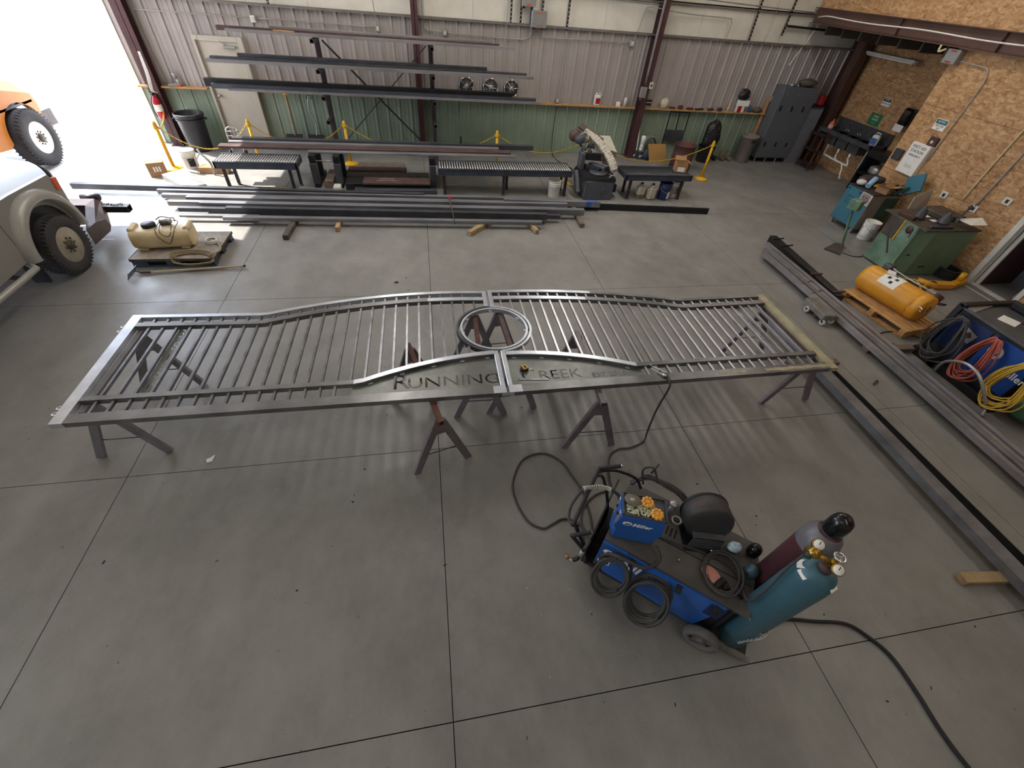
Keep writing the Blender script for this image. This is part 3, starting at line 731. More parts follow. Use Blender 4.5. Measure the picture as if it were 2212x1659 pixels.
# snow shovels against the wall
def shovel(x, lab, hm, handle):
    t = thing('snow_shovel', lab, 'shovel', (x, 12.95, 0), 0, 'snow shovels against the green wall')
    MB().grid(lambda u, v: Vector((x-.2+.4*u, 12.93-.09*math.sin(v*PI)*(1)-.02, .02+.34*v)), 6, 6).grid(lambda u, v: Vector((x-.2+.4*u, 12.945-.09*math.sin(v*PI)-.02, .02+.34*v)), 6, 6).build('blade', 'black', t)
    MB().tube(spl(handle, 5), .014, 8).build('handle', hm, t)
    MB().tube([(x-.05, 13.0, 1.12), (x-.05, 13.01, 1.2), (x+.05, 13.01, 1.2), (x+.05, 13.0, 1.12)], .012, 6).build('grip', 'amber' if hm == 'pine' else 'black', t)
shovel(-3.3, 'black bladed snow shovel with orange grip beside the steel door', 'pine', [(-3.29, 12.9, .3), (-3.29, 12.95, .7), (-3.3, 13.0, 1.18)])
shovel(-2.77, 'black bladed snow shovel with bent grey handle near the rack post', 'galv', [(-2.77, 12.9, .3), (-2.73, 12.97, .6), (-2.82, 12.98, .9), (-2.78, 13.0, 1.18)])

# ---- stock on the low stand
def uframe(x, lab):
    t = thing('stock_stand', lab, 'stand', (x, 10.65, 0), 0, 'black stands under the low stock')
    MB().bb(x-.06, x+.06, 10.28, 11.2, 0, .08, .006).build('base', 'blacksteel', t)
    MB().bb(x-.07, x+.07, 10.28, 10.42, .08, .5, .008).build('post', 'darksteel', t)
    MB().bb(x-.07, x+.07, 10.82, 10.95, .08, .6, .008).build('post', 'blacksteel', t)
    MB().bb(x-.06, x+.06, 10.28, 11.2, .6, .66, .006).build('saddle', 'blacksteel', t)
    MB().bb(x-.06, x+.06, 10.3, 10.4, .5, .6, .004).build('riser', 'blacksteel', t)
uframe(-2.42, 'black steel U stand nearer the left roller conveyor under the low stock')
uframe(-1.93, 'black steel U stand beside the stacked timber under the low stock')
uframe(.12, 'black steel U stand at the head of the long roller conveyor')
one('cross_rod', MB().cyl((-2.42, 10.4, .52), (-1.93, 10.4, .52), .014, 8), 'galv', 'thin bright rod spanning the two black stands', 'rod')
G = 'stock on the low black stands'
for (x0, x1, y, z, w, h, m, lb) in (
 (-4.12, 2.56, 11.06, .66, .13, .1, 'darksteel', 'long dark tube, rearmost of the stock on the low black stands'),
 (-4.15, 1.7, 10.9, .66, .12, .07, 'barsteel', 'grey bar second from the rear on the low black stands'),
 (-4.3, 1.95, 10.72, .66, .2, .045, 'rustbar', 'wide rust brown channel on the low black stands'),
 (-2.5, 2.05, 10.5, .66, .13, .03, 'millsteel', 'shorter pale flat bar in front on the low black stands')):
    stock('steel_bar', x0, x1, y, z, w, h, m, lb, G, hollow=h > .05)
one('peg', MB().bb(.8, .84, 11.05, 11.09, .762, .9), 'black', 'small black peg standing up on the low stock', 'peg')
# timber and plate under the stands
G = 'timbers between the stands'
one('timber_block', MB().bb(-2.25, -2.07, 10.25, 11.0, 0, .16, .01), 'oldwood', 'stained timber block on the floor between the black stands', 'timber')
one('timber_block', MB().bb(-2.05, -1.9, 10.0, 10.22, 0, .12, .01), 'offwhite', 'short pale timber end at the corner of the plate pile', 'timber')
for i, (x0, x1, y0, y1, z0, z1, m, lb, ct) in enumerate((
 (-1.65, -.55, 11.35, 11.75, 0, .1, 'oldwood', 'weathered wide board lying behind the plate pile', 'board'),
 (-1.85, -.5, 11.05, 11.3, 0, .13, 'rustbar', 'rusty bar lying in front of the weathered board', 'steel bar'),
 (-1.85, .03, 10.75, 10.98, 0, .12, 'darkwood', 'long dark plank in the pile under the stands', 'plank'),
 (-1.85, .03, 10.5, 10.7, 0, .08, 'darksteel', 'dark flat bar low in the pile under the stands', 'steel bar'),
 (-1.8, .03, 10.13, 10.45, 0, .16, 'blacksteel', 'black steel pile base behind the long floor stock', 'steel bar'),
 (-1.6, .18, 9.93, 10.1, 0, .1, 'darksteel', 'dark beam along the front of the plate pile', 'steel beam'))):
    one('pile_piece', MB().bb(x0, x1, y0, y1, z0, z1, .006), m, lb, ct, 'pile under the low stands')
t = thing('brown_plate', 'brown steel plate with chalk writing on top of the pile', 'steel plate', (-.63, 10.23, .16))
MB().bb(-1.42, .05, 10.04, 10.42, .16, .2, .003).build('plate', 'rustbar', t)
mb = MB(); random.seed(3)
for r_, (n, xx) in enumerate(((6, -1.05), (8, -1.12))):
    for i in range(n):
        x = xx+.055*i; y = 10.32-.12*r_
        mb.bar((x, y-.03, .2012), (x+.02*random.uniform(-1, 1), y+.03, .2012), .006, .001); mb.bar((x, y+.02*random.uniform(-1, 1), .2012), (x+.035, y+.03*random.uniform(-1, 1), .2012), .006, .001)
mb.build('chalk_writing', 'offwhite', t)

# ---- roller conveyors
mat('roller', '#bdbab6', .35, .45, var=.1)
mat('convframe', '#454b55', .45, .3, var=.25, scale=6)
def conveyor(x0, x1, y0, y1, zt, nroll, legs, lab, plain=False):
    t = thing('roller_conveyor', lab, 'conveyor', ((x0+x1)/2, (y0+y1)/2, 0), 0, 'roller conveyors beside the band saw')
    for y in (y0, y1-.04):
        mb = MB(); mb.bb(x0, x1, y, y+.04, zt-.14, zt-.01, .004); mb.bb(x0, x1, y-.015 if y == y0 else y, y+.04 if y == y0 else y+.055, zt-.012, zt, .002); mb.build('side_rail', 'convframe', t)
    MB().bb(x0, x0+.03, y0, y1, zt-.13, zt-.02).build('end_rail', 'convframe', t); MB().bb(x1-.03, x1, y0, y1, zt-.13, zt-.02).build('end_rail', 'convframe', t)
    MB().bb(x0+.03, x1-.03, y0+.04, y1-.04, zt-.13, zt-.12).build('gap_shade', 'blacksteel', t)  # dark sheet added so the gaps between rollers read as shade
    first = None; n = nroll
    for i in range(n):
        x = x0+.05+(x1-x0-.1)*i/(n-1)
        if first is None: first = MB().cyl((x, y0+.03, zt-.022), (x, y1-.03, zt-.022), (x1-x0)/n*.3, 8).build('roller', 'roller' if not plain else 'darksteel', t); fx = x
        else: copy_piece(first, (x-fx, 0, 0), t)
    for (lx, ly) in legs:
        MB().bb(lx-.028, lx+.028, ly-.028, ly+.028, .03, zt-.1, .004).build('leg', 'rackbrown', t)
        MB().lathe([(.05, 0), (.045, .012), (.015, .02), (.015, .05)], 10, Matrix.Translation((lx, ly, 0))).build('foot', 'darksteel', t)
    return t
conveyor(-4.23, -2.66, 9.93, 10.47, .62, 30, ((-4.1, 10.0), (-4.06, 10.42), (-2.84, 10.0), (-2.79, 10.42)), 'short roller conveyor at the bay door end of the stock')
conveyor(.23, 3.28, 9.86, 10.42, .585, 54, ((.36, 9.94), (1.7, 9.94), (1.84, 10.34), (3.17, 9.94), (.36, 10.34), (3.17, 10.34)), 'long roller conveyor running up to the band saw')
conveyor(4.55, 6.22, 9.72, 10.33, .58, 44, ((4.72, 9.8), (6.05, 9.8), (4.78, 10.25), (6.1, 10.25)), 'dark roller conveyor on the far side of the band saw with box on it', True)
one('level_bar', MB().bar((-4.2, 10.24, .02), (-2.95, 10.15, .02), .04, .03), 'blacksteel', 'black bar with yellow end on the floor under the short conveyor', 'bar')
one('level_end', MB().bar((-3.35, 10.183, .0375), (-2.97, 10.155, .0375), .044, .004), 'chainyellow', 'yellow sticker strip on the black floor bar', 'sticker')

# ---- long stock on the floor
G = 'long stock lying on dunnage on the floor'
FS = [((-6.9, 9.9), (-.1, 9.52), .1, .1, .09, 'darksteel', 'dark purple beam sticking out to the left of the floor stock'),
      ((-5.35, 9.76), (1.3, 9.5), .07, .05, .09, 'barsteel', 'grey tube behind the floor stock, against the dark beam'),
      ((-5.3, 9.64), (2.62, 9.3), .07, .09, .09, 'millsteel', 'second tube from the rear of the floor stock'),
      ((-5.16, 9.47), (2.82, 9.14), .09, .07, .09, 'barsteel', 'third tube from the rear of the floor stock'),
      ((-4.67, 9.3), (3.0, 9.05), .1, .09, .09, 'millsteel', 'fourth tube from the rear of the floor stock'),
      ((-4.92, 9.11), (2.67, 8.82), .1, .08, .09, 'barsteel', 'fifth tube from the rear of the floor stock, bright at the door end'),
      ((-4.31, 8.97), (3.27, 8.67), .12, .12, .09, 'millsteel', 'thick tube in the middle of the floor stock, longest to the right'),
      ((-4.65, 8.84), (2.7, 8.5), .1, .07, .09, 'darksteel', 'dark tube low in the front half of the floor stock'),
      ((-3.78, 8.71), (2.39, 8.42), .1, .13, .09, 'darksteel', 'dark tall tube second from the front of the floor stock'),
      ((-4.56, 8.6), (-3.2, 8.56), .09, .03, .09, 'millsteel', 'short flat bar at the bay end of the floor stock'),
      ((-3.78, 8.46), (2.24, 8.21), .11, .06, .09, 'millsteel', 'frontmost tube of the floor stock'),
      ((2.2, 9.3), (6.4, 8.92), .05, .13, .0, 'blacksteel', 'long black flat bar on edge pointing right of the floor stock'),
      ((1.6, 9.25), (3.77, 9.1), .12, .11, .09, 'millsteel', 'tube with blue tape reaching past the other floor stock')]
for (a, b, w, h, z, m, lb) in FS: stock('floor_tube', a[0], b[0], a[1], z, w, h, m, lb, G, y1=b[1])
mat('bluetape', '#3f5f97', .6, var=.1)
one('blue_tape', MB().bar((3.45, 9.124, .146), (3.7, 9.107, .146), .124, .114), 'bluetape', 'blue tape wrapped round the end of a floor tube', 'tape')
one('binding_strap', MB().tube([(.42, 9.35, .2), (.43, 8.9, .235), (.44, 8.5, .25), (.46, 8.27, .18), (.47, 8.22, .09)], .012, 6), 'rust', 'faded red strap tied over the floor stock', 'strap')
one('strap_buckle', MB().box((.425, 9.2, .225), (.05, .12, .03), None, .006), 'red', 'red buckle of the strap on the floor stock', 'buckle')
def dun(a, b, w, h, m, lb): one('dunnage', MB().bar((*a, h/2), (*b, h/2), w, h, (0, 0, 1), .006), m, lb, 'timber', 'dunnage under the floor stock')
dun((-2.6, 7.78), (-2.5, 9.7), .1, .09, 'darkwood', 'long dark timber poking out under the left of the floor stock')
dun((-1.75, 8.1), (-1.7, 9.6), .08, .09, 'oldpine', 'timber end barely showing under the floor stock')
dun((.72, 7.9), (1.9, 9.2), .1, .09, 'oldpine', 'pale timber laid askew, second from the right under the floor stock')
dun((2.1, 7.95), (1.85, 9.0), .08, .09, 'oldpine', 'pale timber, third from the left end of the tubes, leaning left')
dun((3.13, 8.22), (3.2, 9.6), .1, .09, 'oldwood', 'brown round ended timber under the right end of the floor stock')

# ---- stanchions and chain
mat('stanchion', '#d8a51c', .4, var=.1)
def stanchion(x, y, lab):
    t = thing('stanchion', lab, 'post', (x, y, 0), 0, 'yellow chain stanchions')
    M = Matrix.Translation((x, y, 0))
    MB().lathe([(.17, 0), (.17, .02), (.14, .04), (.05, .055), (.035, .07)], 22, M).build('base', 'stanchion', t)
    MB().lathe([(.034, .06), (.034, .86)], 14, M).build('pole', 'stanchion', t)
    MB().lathe([(.036, .8), (.046, .81), (.046, .86), (.036, .87), (.042, .89), (.03, .93), (.012, .955), (0, .96)], 14, M).build('cap', 'stanchion', t)
    for s in (-1, 1): MB().tube([(x+s*.035, y, .85), (x+s*.07, y, .85), (x+s*.07, y, .82)], .008, 5).build('hook', 'stanchion', t)
ST = [(-5.64, 11.29), (-3.93, 11.72), (-1.87, 11.87), (1.74, 11.47), (4.0, 11.28), (7.43, 11.2)]
for (p, lb) in zip(ST, ('yellow stanchion washed out by daylight at the bay opening', 'yellow stanchion in front of the steel door', 'yellow stanchion between the rack posts', 'yellow stanchion behind the long roller conveyor', 'yellow stanchion hidden partly behind the band saw', 'yellow stanchion standing clear on the floor before the lockers')): stanchion(*p, lb)
def chain(a, b, sag, lab, m='chainyellow', L=.05, r=.006, lab_cat='chain', grp='chains between the stanchions', nm='chain'):
    a, b = Vector(a), Vector(b); n = max(6, int((b-a).length*1.06/(L*.72))); mb = MB()
    P = [a+(b-a)*(i/n)+Vector((0, 0, -sag*4*(i/n)*(1-i/n))) for i in range(n+1)]
    for i in range(n):
        d = (P[i+1]-P[i]).normalized(); c = (P[i]+P[i+1])/2; u = Vector((0, 0, 1)) if abs(d.z) < .9 else Vector((1, 0, 0))
        s_ = d.cross(u).normalized(); s_ = s_ if i % 2 else s_.cross(d).normalized()
        pts = [c+d*(L*.5*math.cos(2*PI*k/8))+s_*(L*.27*math.sin(2*PI*k/8)) for k in range(8)]
        mb.tube(pts, r, 4, closed=True)
    return one(nm, mb, m, lab, lab_cat, grp)
ch = [((ST[i][0]+.06, ST[i][1], .83), (ST[i+1][0]-.06, ST[i+1][1], .83)) for i in range(5)]
for (a, b), sg, lb in zip(ch, (.45, .4, .5, .32, .42), ('yellow chain drooping from the washed out stanchion past the black bin', 'yellow chain drooping behind the short roller conveyor', 'yellow chain passing behind the rack posts', 'yellow chain drooping in front of the green wall toward the band saw', 'yellow chain running behind the rusty drum')): chain(a, b, sg, lb)
chain((-6.1, 12.9, .8), (-5.7, 11.33, .83), .15, 'yellow chain from the bay column to the washed out stanchion')

# ---- band saw
bs = thing('band_saw', 'grey horizontal band saw with worn white arm between the conveyors', 'band saw', (3.95, 10.0, 0))
mat('sawgreydk', '#565962', .5, .2, var=.15, scale=5); mat('wornwhite', '#b3ab9c', .6, .1, var=.3, scale=14, col2='#6d6459', amt=(.55, .72)); mat('guardwhite', '#b9b7a6', .5, var=.12)
MB().bb(3.58, 4.28, 9.7, 10.3, 0, .42, .015).build('cabinet', 'sawgreydk', bs)
MB().add([(3.5, 9.72, .42), (4.3, 9.68, .42), (4.42, 10.5, .42), (3.5, 10.5, .42), (3.55, 9.75, .5), (4.28, 9.7, .5), (4.4, 10.5, .5), (3.55, 10.5, .5)], [(0, 1, 2, 3), (4, 5, 6, 7), (0, 1, 5, 4), (1, 2, 6, 5), (2, 3, 7, 6), (3, 0, 4, 7)]).build('bed', 'blacksteel', bs)
MB().lathe([(0, 0), (.22, 0), (.22, .04), (.1, .05), (0, .05)], 24, Matrix.Translation((3.95, 10.0, .5))).build('turntable', 'darksteel', bs)
MB().bb(3.98, 4.06, 9.68, 9.72, .16, .28, .006).bb(4.015, 4.03, 9.69, 9.715, 0, .16).build('switch_box', 'sawgreydk', bs)
MB().bb(3.56, 3.66, 10.25, 10.5, .4, .85, .01).build('upright', 'sawgreydk', bs)
MB().bar((3.62, 10.3, .78), (4.12, 10.22, .78), .05, .16, (0, 0, 1), .006).build('blade_guard', 'blacksteel', bs)
MB().bar((4.02, 10.18, .8), (4.14, 10.16, .8), .05, .15, (0, 0, 1), .006).build('red_label', 'rust', bs)
arm = MB(); P = spl([(3.75, 10.85, 1.16), (3.95, 10.55, 1.06), (4.12, 10.2, .9), (4.22, 9.95, .74), (4.25, 9.82, .62)], 5)
for i in range(len(P)-1): arm.bar(P[i], P[i+1]+(P[i+1]-P[i])*.1, .1, .16 if i > 3 else .12, (1, 0, .4), .01)
arm.build('saw_arm', 'wornwhite', bs)
MB().bar((3.65, 11.0, 1.24), (4.05, 10.45, 1.06), .05, .14, (1, 0, .3), .006).build('arm_cover', 'rustbar', bs)
MB().add([(4.0, 10.75, 1.1), (4.35, 10.75, 1.1), (4.45, 10.35, .86), (4.12, 10.35, .94), (4.0, 10.95, .7), (4.35, 10.95, .7), (4.5, 10.5, .5), (4.2, 10.5, .55)], [(0, 1, 2, 3), (4, 5, 6, 7), (0, 1, 5, 4), (1, 2, 6, 5), (2, 3, 7, 6), (3, 0, 4, 7)]).build('motor_guard', 'guardwhite', bs)
MB().lathe([(0, -.09), (.09, -.09), (.1, -.07), (.1, .07), (.09, .09), (0, .09)], 18, Matrix.Translation((3.6, 10.7, 1.02)) @ Matrix.Rotation(R(70), 4, 'X') @ Matrix.Rotation(R(20), 4, 'Y')).build('motor', 'sawgreydk', bs)
MB().lathe([(0, -.07), (.13, -.07), (.13, .07), (0, .07)], 18, Matrix.Translation((3.52, 10.85, 1.06)) @ Matrix.Rotation(R(70), 4, 'X')).build('pulley_cover', 'rustbar', bs)
MB().bar((3.68, 10.35, .56), (3.98, 10.0, .56), .09, .08, (0, 0, 1), .006).build('vise_jaw', 'blacksteel', bs)
MB().bar((3.85, 10.4, .58), (4.12, 10.02, .58), .14, .1, (0, 0, 1), .01).build('vise_jaw', 'sawgreydk', bs)
mb = MB()
for (c, r) in (((4.27, 9.8, .6), .07), ((4.2, 9.72, .48), .07)): mb.tube([Vector(c)+Vector((r*math.cos(a), 0, r*math.sin(a))) for a in [2*PI*k/18 for k in range(18)]], .009, 6, closed=True)
mb.bar((4.12, 9.76, .58), (4.18, 9.73, .53), .03, .012); mb.build('hand_wheel', 'brightsteel', bs)
mb = MB(); random.seed(5)
for i in range(14):
    a = Vector((random.uniform(3.62, 3.9), random.uniform(10.35, 10.8), random.uniform(.85, 1.05))); mb.box(a, (.08, .1, .05), Matrix.Rotation(random.uniform(0, 3), 3, 'Y'), .01)
mb.build('feed_mechanism', 'darksteel', bs)
MB().tube(spl([(3.55, 10.6, 1.15), (3.7, 10.5, 1.2), (3.7, 10.4, 1.0), (3.62, 10.4, .86)], 6), .012, 6).build('hose', 'galv', bs)
MB().bb(4.28, 4.42, 9.85, 10.2, .12, .3, .01).build('coolant_box', 'blacksteel', bs)
MB().bar((3.42, 10.1, .52), (3.46, 9.8, .12), .12, .1, (1, 0, 0), .02).build('chip_chute', 'sawgreydk', bs)
one('yellow_rule', MB().bar((3.3, 11.35, .012), (3.55, 10.55, .012), .09, .012), 'chainyellow', 'worn yellow straightedge lying on the floor behind the saw', 'straightedge')

# ---- buckets and jugs
def bucket(x, y, r, h, lab, m='white', rz=0, rings=2, label=None, labm='ink', handle=True, inner='offwhite', lid=False):
    t = thing('bucket', lab, 'bucket', (x, y, 0), rz, 'buckets about the shop'); M = None
    prof = [(r*.86, 0), (r*.88, .005)]
    zz = [h*.7, h*.8, h*.88][:rings]
    for z in zz: rr = r*(.88+.12*z/h); prof += [(rr, z), (rr*1.04, z+.004), (rr*1.04, z+.018), (rr, z+.022)]
    prof += [(r, h-.01), (r*1.05, h-.008), (r*1.05, h), (r*.97, h), (r*.85, .02 if not lid else h-.01), (0, .02 if not lid else h-.01)]
    MB().lathe(prof, 26).build('body', m, t, True)
    if handle: MB().tube([(r*1.02*math.cos(a), r*1.02*math.sin(a), h*.8-.12*math.sin((a+PI)/1*1)) for a in [-PI+PI*k/12 for k in range(13)]], .003, 5).build('bail', 'galv', t, True)
    if label:
        a0, a1, z0, z1 = label
        MB().grid(lambda u, v: Vector(((r*(.885+.12*(z0+(z1-z0)*v)/h)+.0015)*math.cos(a0+(a1-a0)*u), (r*(.885+.12*(z0+(z1-z0)*v)/h)+.0015)*math.sin(a0+(a1-a0)*u), z0+(z1-z0)*v)), 8, 2).build('label', labm, t, True)
    return t
bucket(-5.32, 11.45, .15, .37, 'white bucket with dark label by the bay opening', label=(-1.5, -.5, .05, .22), labm='ink')
bucket(2.9, 9.9, .145, .37, 'white bucket under the long conveyor beside the band saw')
mat('bucketblue', '#26345f', .4, var=.1)
bucket(5.66, 9.82, .15, .38, 'navy blue bucket with white label under the dark conveyor', 'bucketblue', label=(-1.4, -.5, .04, .2), labm='paper')
bucket(5.98, 9.98, .145, .38, 'white bucket behind the navy one under the dark conveyor', label=(-2.2, -1.0, .1, .25), labm='galv', rings=3)
bucket(9.6, 7.62, .155, .39, 'white bucket standing between the teal cabinet and green machine', rings=3, label=(-3.3, -2.3, .1, .27), labm='paper')
def jug(x, y, lab, half):
    t = thing('jug', lab, 'jug', (x, y, 0), R(10), 'cloudy jugs under the dark conveyor')
    mb = MB(); mb.box((0, 0, .14), (.2, .17, .28), None, .03); mb.lathe([(.08, .27), (.03, .33)], 14); mb.build('body', 'jugplastic', t, True)
    MB().lathe([(.034, .33), (.034, .36), (0, .36)], 14).build('cap', 'black', t, True)
    MB().tube([(-.08, 0, .27), (-.08, 0, .33), (-.03, 0, .35)], .012, 8).build('handle', 'jugplastic', t, True)
    if half: MB().box((0, 0, .07), (.203, .173, .13), None, .03).build('liquid', 'oldwood', t, True)
mat('jugplastic', '#b9b5a4', .5, var=.12)
jug(5.05, 9.85, 'cloudy jug with dark liquid under the dark conveyor', True)
jug(5.32, 9.8, 'cloudy pale jug next to the navy bucket under the dark conveyor', False)
# open carton on the dark conveyor
t = thing('cardboard_box', 'open cardboard box with white label on the dark conveyor', 'box', (6.0, 10.02, .582), R(-14))
for (c, d) in (((0, -.13, .1), (.26, .006, .2)), ((0, .13, .1), (.26, .006, .2)), ((-.13, 0, .1), (.006, .26, .2)), ((.13, 0, .1), (.006, .26, .2)), ((0, 0, .004), (.26, .26, .006))): MB().box(c, d).build('side', 'cardboard', t, True)
MB().box((.0, .17, .24), (.26, .006, .1), Matrix.Rotation(R(-40), 3, 'X')).build('flap', 'cardboard', t, True); MB().box((.17, 0, .21), (.1, .26, .006), Matrix.Rotation(R(20), 3, 'Y')).build('flap', 'cardboard', t, True)
MB().box((-.01, -.1345, .07), (.17, .002, .1)).build('label', 'paper', t, True)
# ================================================================ left side: trucks, bin, pallet with sprayer
mat('silver', '#93918c', .38, .2, var=.04, scale=2); mat('flare', '#a3a19b', .35, .15, var=.05, scale=30)
mat('glassdk', '#15181b', .06, 0, var=0, spec=.8); mat('orangelens', '#c9603a', .25, var=.05); mat('headlamp', '#d9dbdd', .1, .2, var=.03)
mat('bumperbrown', '#4a3c3a', .5, .2, var=.25, scale=6); mat('rimtan', '#a89f8d', .35, .5, var=.15, scale=8); mat('hubdark', '#4f473e', .5, .4, var=.2)
def wheel(t, c, r, w, s, rim='rimtan', holes=5, lugs=8, rimr=.6):
    """wheel on the thing t: centre c, outer side toward s*X"""
    M = Matrix.Translation(c) @ Matrix.Rotation(PI/2, 4, 'Y') @ Matrix.Diagonal((1, 1, s, 1)); rr = r*rimr
    ty = MB().lathe([(rr, -w/2), (r*.86, -w/2), (r*.96, -w*.46), (r, -w*.38), (r, w*.38), (r*.96, w*.46), (r*.86, w/2), (rr*1.04, w/2), (rr, w*.45), (rr*.98, -w*.4)], 40, M, cap=False).build('tyre', 'tyre', t)
    mb = MB(); n = 44
    for k in range(n):
        a = 2*PI*k/n; p = M @ Vector((r*.985*math.cos(a), r*.985*math.sin(a), 0))
        for q in (-.36, 0.36): mb.box(M @ Vector((r*.99*math.cos(a+q*.05), r*.99*math.sin(a+q*.05), q*w)), (w*.22, .03, .02), Matrix.Rotation(-a, 3, 'X') if False else Matrix.Identity(3), 0)
    tag(mb.build('tread_blocks', 'tyre', ty), kind='stuff')
    rm = MB().lathe([(rr*1.03, w*.45), (rr, w*.47), (rr*.9, w*.3), (rr*.8, w*.24), (rr*.45, w*.34), (rr*.3, w*.36), (0, w*.36)], 32, M).build('rim', rim, t)
    MB().lathe([(rr*.3, w*.3), (rr*.28, w*.52), (rr*.2, w*.56), (0, w*.56)], 20, M).build('hub', 'hubdark', rm)
    mb = MB()
    for k in range(lugs):
        a = 2*PI*k/lugs; mb.lathe([(.018, 0), (.018, .035), (.01, .045), (0, .045)], 6, M @ Matrix.Translation((rr*.4*math.cos(a), rr*.4*math.sin(a), w*.34)))
    mb.build('lug_nuts', 'hubdark', rm)
    mb = MB()
    for k in range(holes):
        a = 2*PI*(k+.3)/holes; mb.lathe([(0, 0), (.05*r/.4, 0), (.05*r/.4, .004), (0, .004)], 12, M @ Matrix.Translation((rr*.72*math.cos(a), rr*.72*math.sin(a), w*.285)) @ Matrix.Rotation(a, 4, 'Z') @ Matrix.Rotation(R(-22), 4, 'Y') @ Matrix.Diagonal((.75, 1.25, 1, 1)))
    mb.build('vent_holes', 'black', rm)
    MB().cyl(M @ Vector((0, 0, -w*.45)), M @ Vector((0, 0, -w*.45-.25)), r*.2, 10).build('axle', 'black', t)
tk = thing('pickup_truck', 'silver pickup truck nose parked at the left edge with flared fender', 'truck', (-6.35, 5.5, 0))
XC, XS = -6.36, -5.44
def arch(cy, cz, r, n=14, a0=PI*1.02, a1=-.02): return [(cy+r*math.cos(a0+(a1-a0)*k/n), cz+r*math.sin(a0+(a1-a0)*k/n)) for k in range(n+1)]
def yfront(x): return 8.02-.5*abs((x-XC)/(XS-XC))**2.6
for s, nm in ((1, 'side_panel'), (-1, 'side_panel')):
    xa = XC+s*(XS-XC)
    poly = [(6.2, .5)]+arch(6.86, .46, .5)+[(7.5, .55), (7.53, 1.0), (7.42, 1.2), (6.6, 1.22), (6.2, 1.21)]
    M = Matrix(((0, 0, 1, 0), (1, 0, 0, 0), (0, 1, 0, 0), (0, 0, 0, 1)))
    MB().prism(poly, xa-.03, xa+.03, M).build('fender', 'silver', tk)
    door = [(6.19, .5), (6.19, 1.205), (5.6, 1.2), (4.9, 1.2), (4.9, .45)]
    MB().prism(door, xa-.028, xa+.028, M).build('door', 'silver', tk)
    MB().prism([(4.89, .45), (4.89, 1.2), (2.2, 1.2), (2.2, .5)], xa-.028, xa+.028, M).build('bed_side', 'silver', tk)
    MB().prism([(5.62, 1.2), (4.95, 1.2), (4.95, 1.78), (5.15, 1.8)], xa-.06-s*.02, xa+.02-s*.02, M).build('side_window', 'glassdk', tk)
    # flared arch
    fl_ = MB(); n = 22; vs = []
    ring = [(0, .0), (.03, .06), (.085, .1), (.11, .06), (.1, 0), (.0, -.02)]
    for k in range(n+1):
        a = PI*1.09+(-.12-PI*1.09)*k/n; cy, cz = 6.84, .45; ro = .66; w_ = 1.0
        for (dx, dr) in [(.0, ro), (.05, ro-.012), (.1, ro-.05), (.12, ro-.1), (.115, ro-.135), (.0, ro-.15)]:
            r_ = dr+ (.04*math.cos(a) if a < PI/2 else -.03*math.cos(a)*1.0)
            vs.append((xa+s*(dx+.02), cy+r_*math.cos(a), max(.47, cz+r_*math.sin(a)*1.1)))
    m_ = 6; fl_.add(vs, [(k*m_+j, k*m_+j+1, (k+1)*m_+j+1, (k+1)*m_+j) for k in range(n) for j in range(m_-1)], True); fl_.build('fender_flare', 'flare', tk)
    MB().bb(min(xa-s*.35, xa), max(xa-s*.35, xa), 6.3, 7.42, .55, 1.05).build('wheel_well', 'black', tk)
    MB().bb(xa-.12, xa+.1, 6.2, 6.26, .16, .55, .02).build('mud_flap', 'rubber', tk)
    MB().tube([(xa+s*.0, 6.2, .46), (xa+s*.12, 6.12, .44), (xa+s*.13, 5.9, .44), (xa+s*.13, 4.9, .44), (xa, 4.8, .46)], .04, 12).build('step_bar', 'flare', tk)
    for yy in (5.85, 5.2): MB().bar((xa+s*.12, yy, .44), (xa-s*.2, yy, .5), .06, .03).build('step_bracket', 'black', tk)
    wheel(tk, (xa+s*.02, 6.86, .41), .41, .27, s)
    wheel(tk, (xa-s*.05, 3.1, .41), .41, .27, s)
MB().grid(lambda u, v: Vector((XC+(u*2-1)*.93, 5.7+(yfront(XC+(u*2-1)*.93)-.06-5.7)*v, 1.205+.1*(1-abs(u*2-1)**3)-.06*v*v+.02*math.cos((u*2-1)*9)*(1-abs(u*2-1)))), 20, 12).build('hood', 'silver', tk)
MB().grid(lambda u, v: Vector((XC+(u*2-1)*.93, yfront(XC+(u*2-1)*.93)+.02*math.sin(v*PI), .55+.62*v+.02*(1-abs(u*2-1)**3)*v)), 20, 6).build('front_fascia', 'silver', tk)
MB().grid(lambda u, v: Vector((XC+(u*2-1)*.5, yfront(XC+(u*2-1)*.5)+.03, .8+.3*v)), 12, 2).build('grille', 'blacksteel', tk)
for s in (-1, 1):
    MB().grid(lambda u, v: Vector((XC+s*(.55+.4*u), yfront(XC+s*(.55+.4*u))+.032, .92+.24*v)), 8, 3).build('headlight', 'headlamp', tk)
    MB().box((XC+s*.945, 7.47, 1.06), (.05, .1, .17), Matrix.Rotation(R(-8), 3, 'X'), .012).build('marker_light', 'orangelens', tk)
MB().add([(XC-.9, 5.66, 1.22), (XC+.9, 5.66, 1.22), (XC+.75, 5.05, 1.84), (XC-.75, 5.05, 1.84), (XC-.9, 5.64, 1.2), (XC+.9, 5.64, 1.2), (XC+.75, 5.03, 1.82), (XC-.75, 5.03, 1.82)], [(0, 1, 2, 3), (4, 5, 6, 7), (0, 1, 5, 4), (1, 2, 6, 5), (2, 3, 7, 6), (3, 0, 4, 7)]).build('windshield', 'glassdk', tk)
MB().bb(XC-.78, XC+.78, 4.05, 5.05, 1.8, 1.88, .04).build('roof', 'silver', tk)
MB().bb(XC-.78, XC+.78, 4.0, 4.08, 1.15, 1.86, .02).build('cab_back', 'silver', tk)
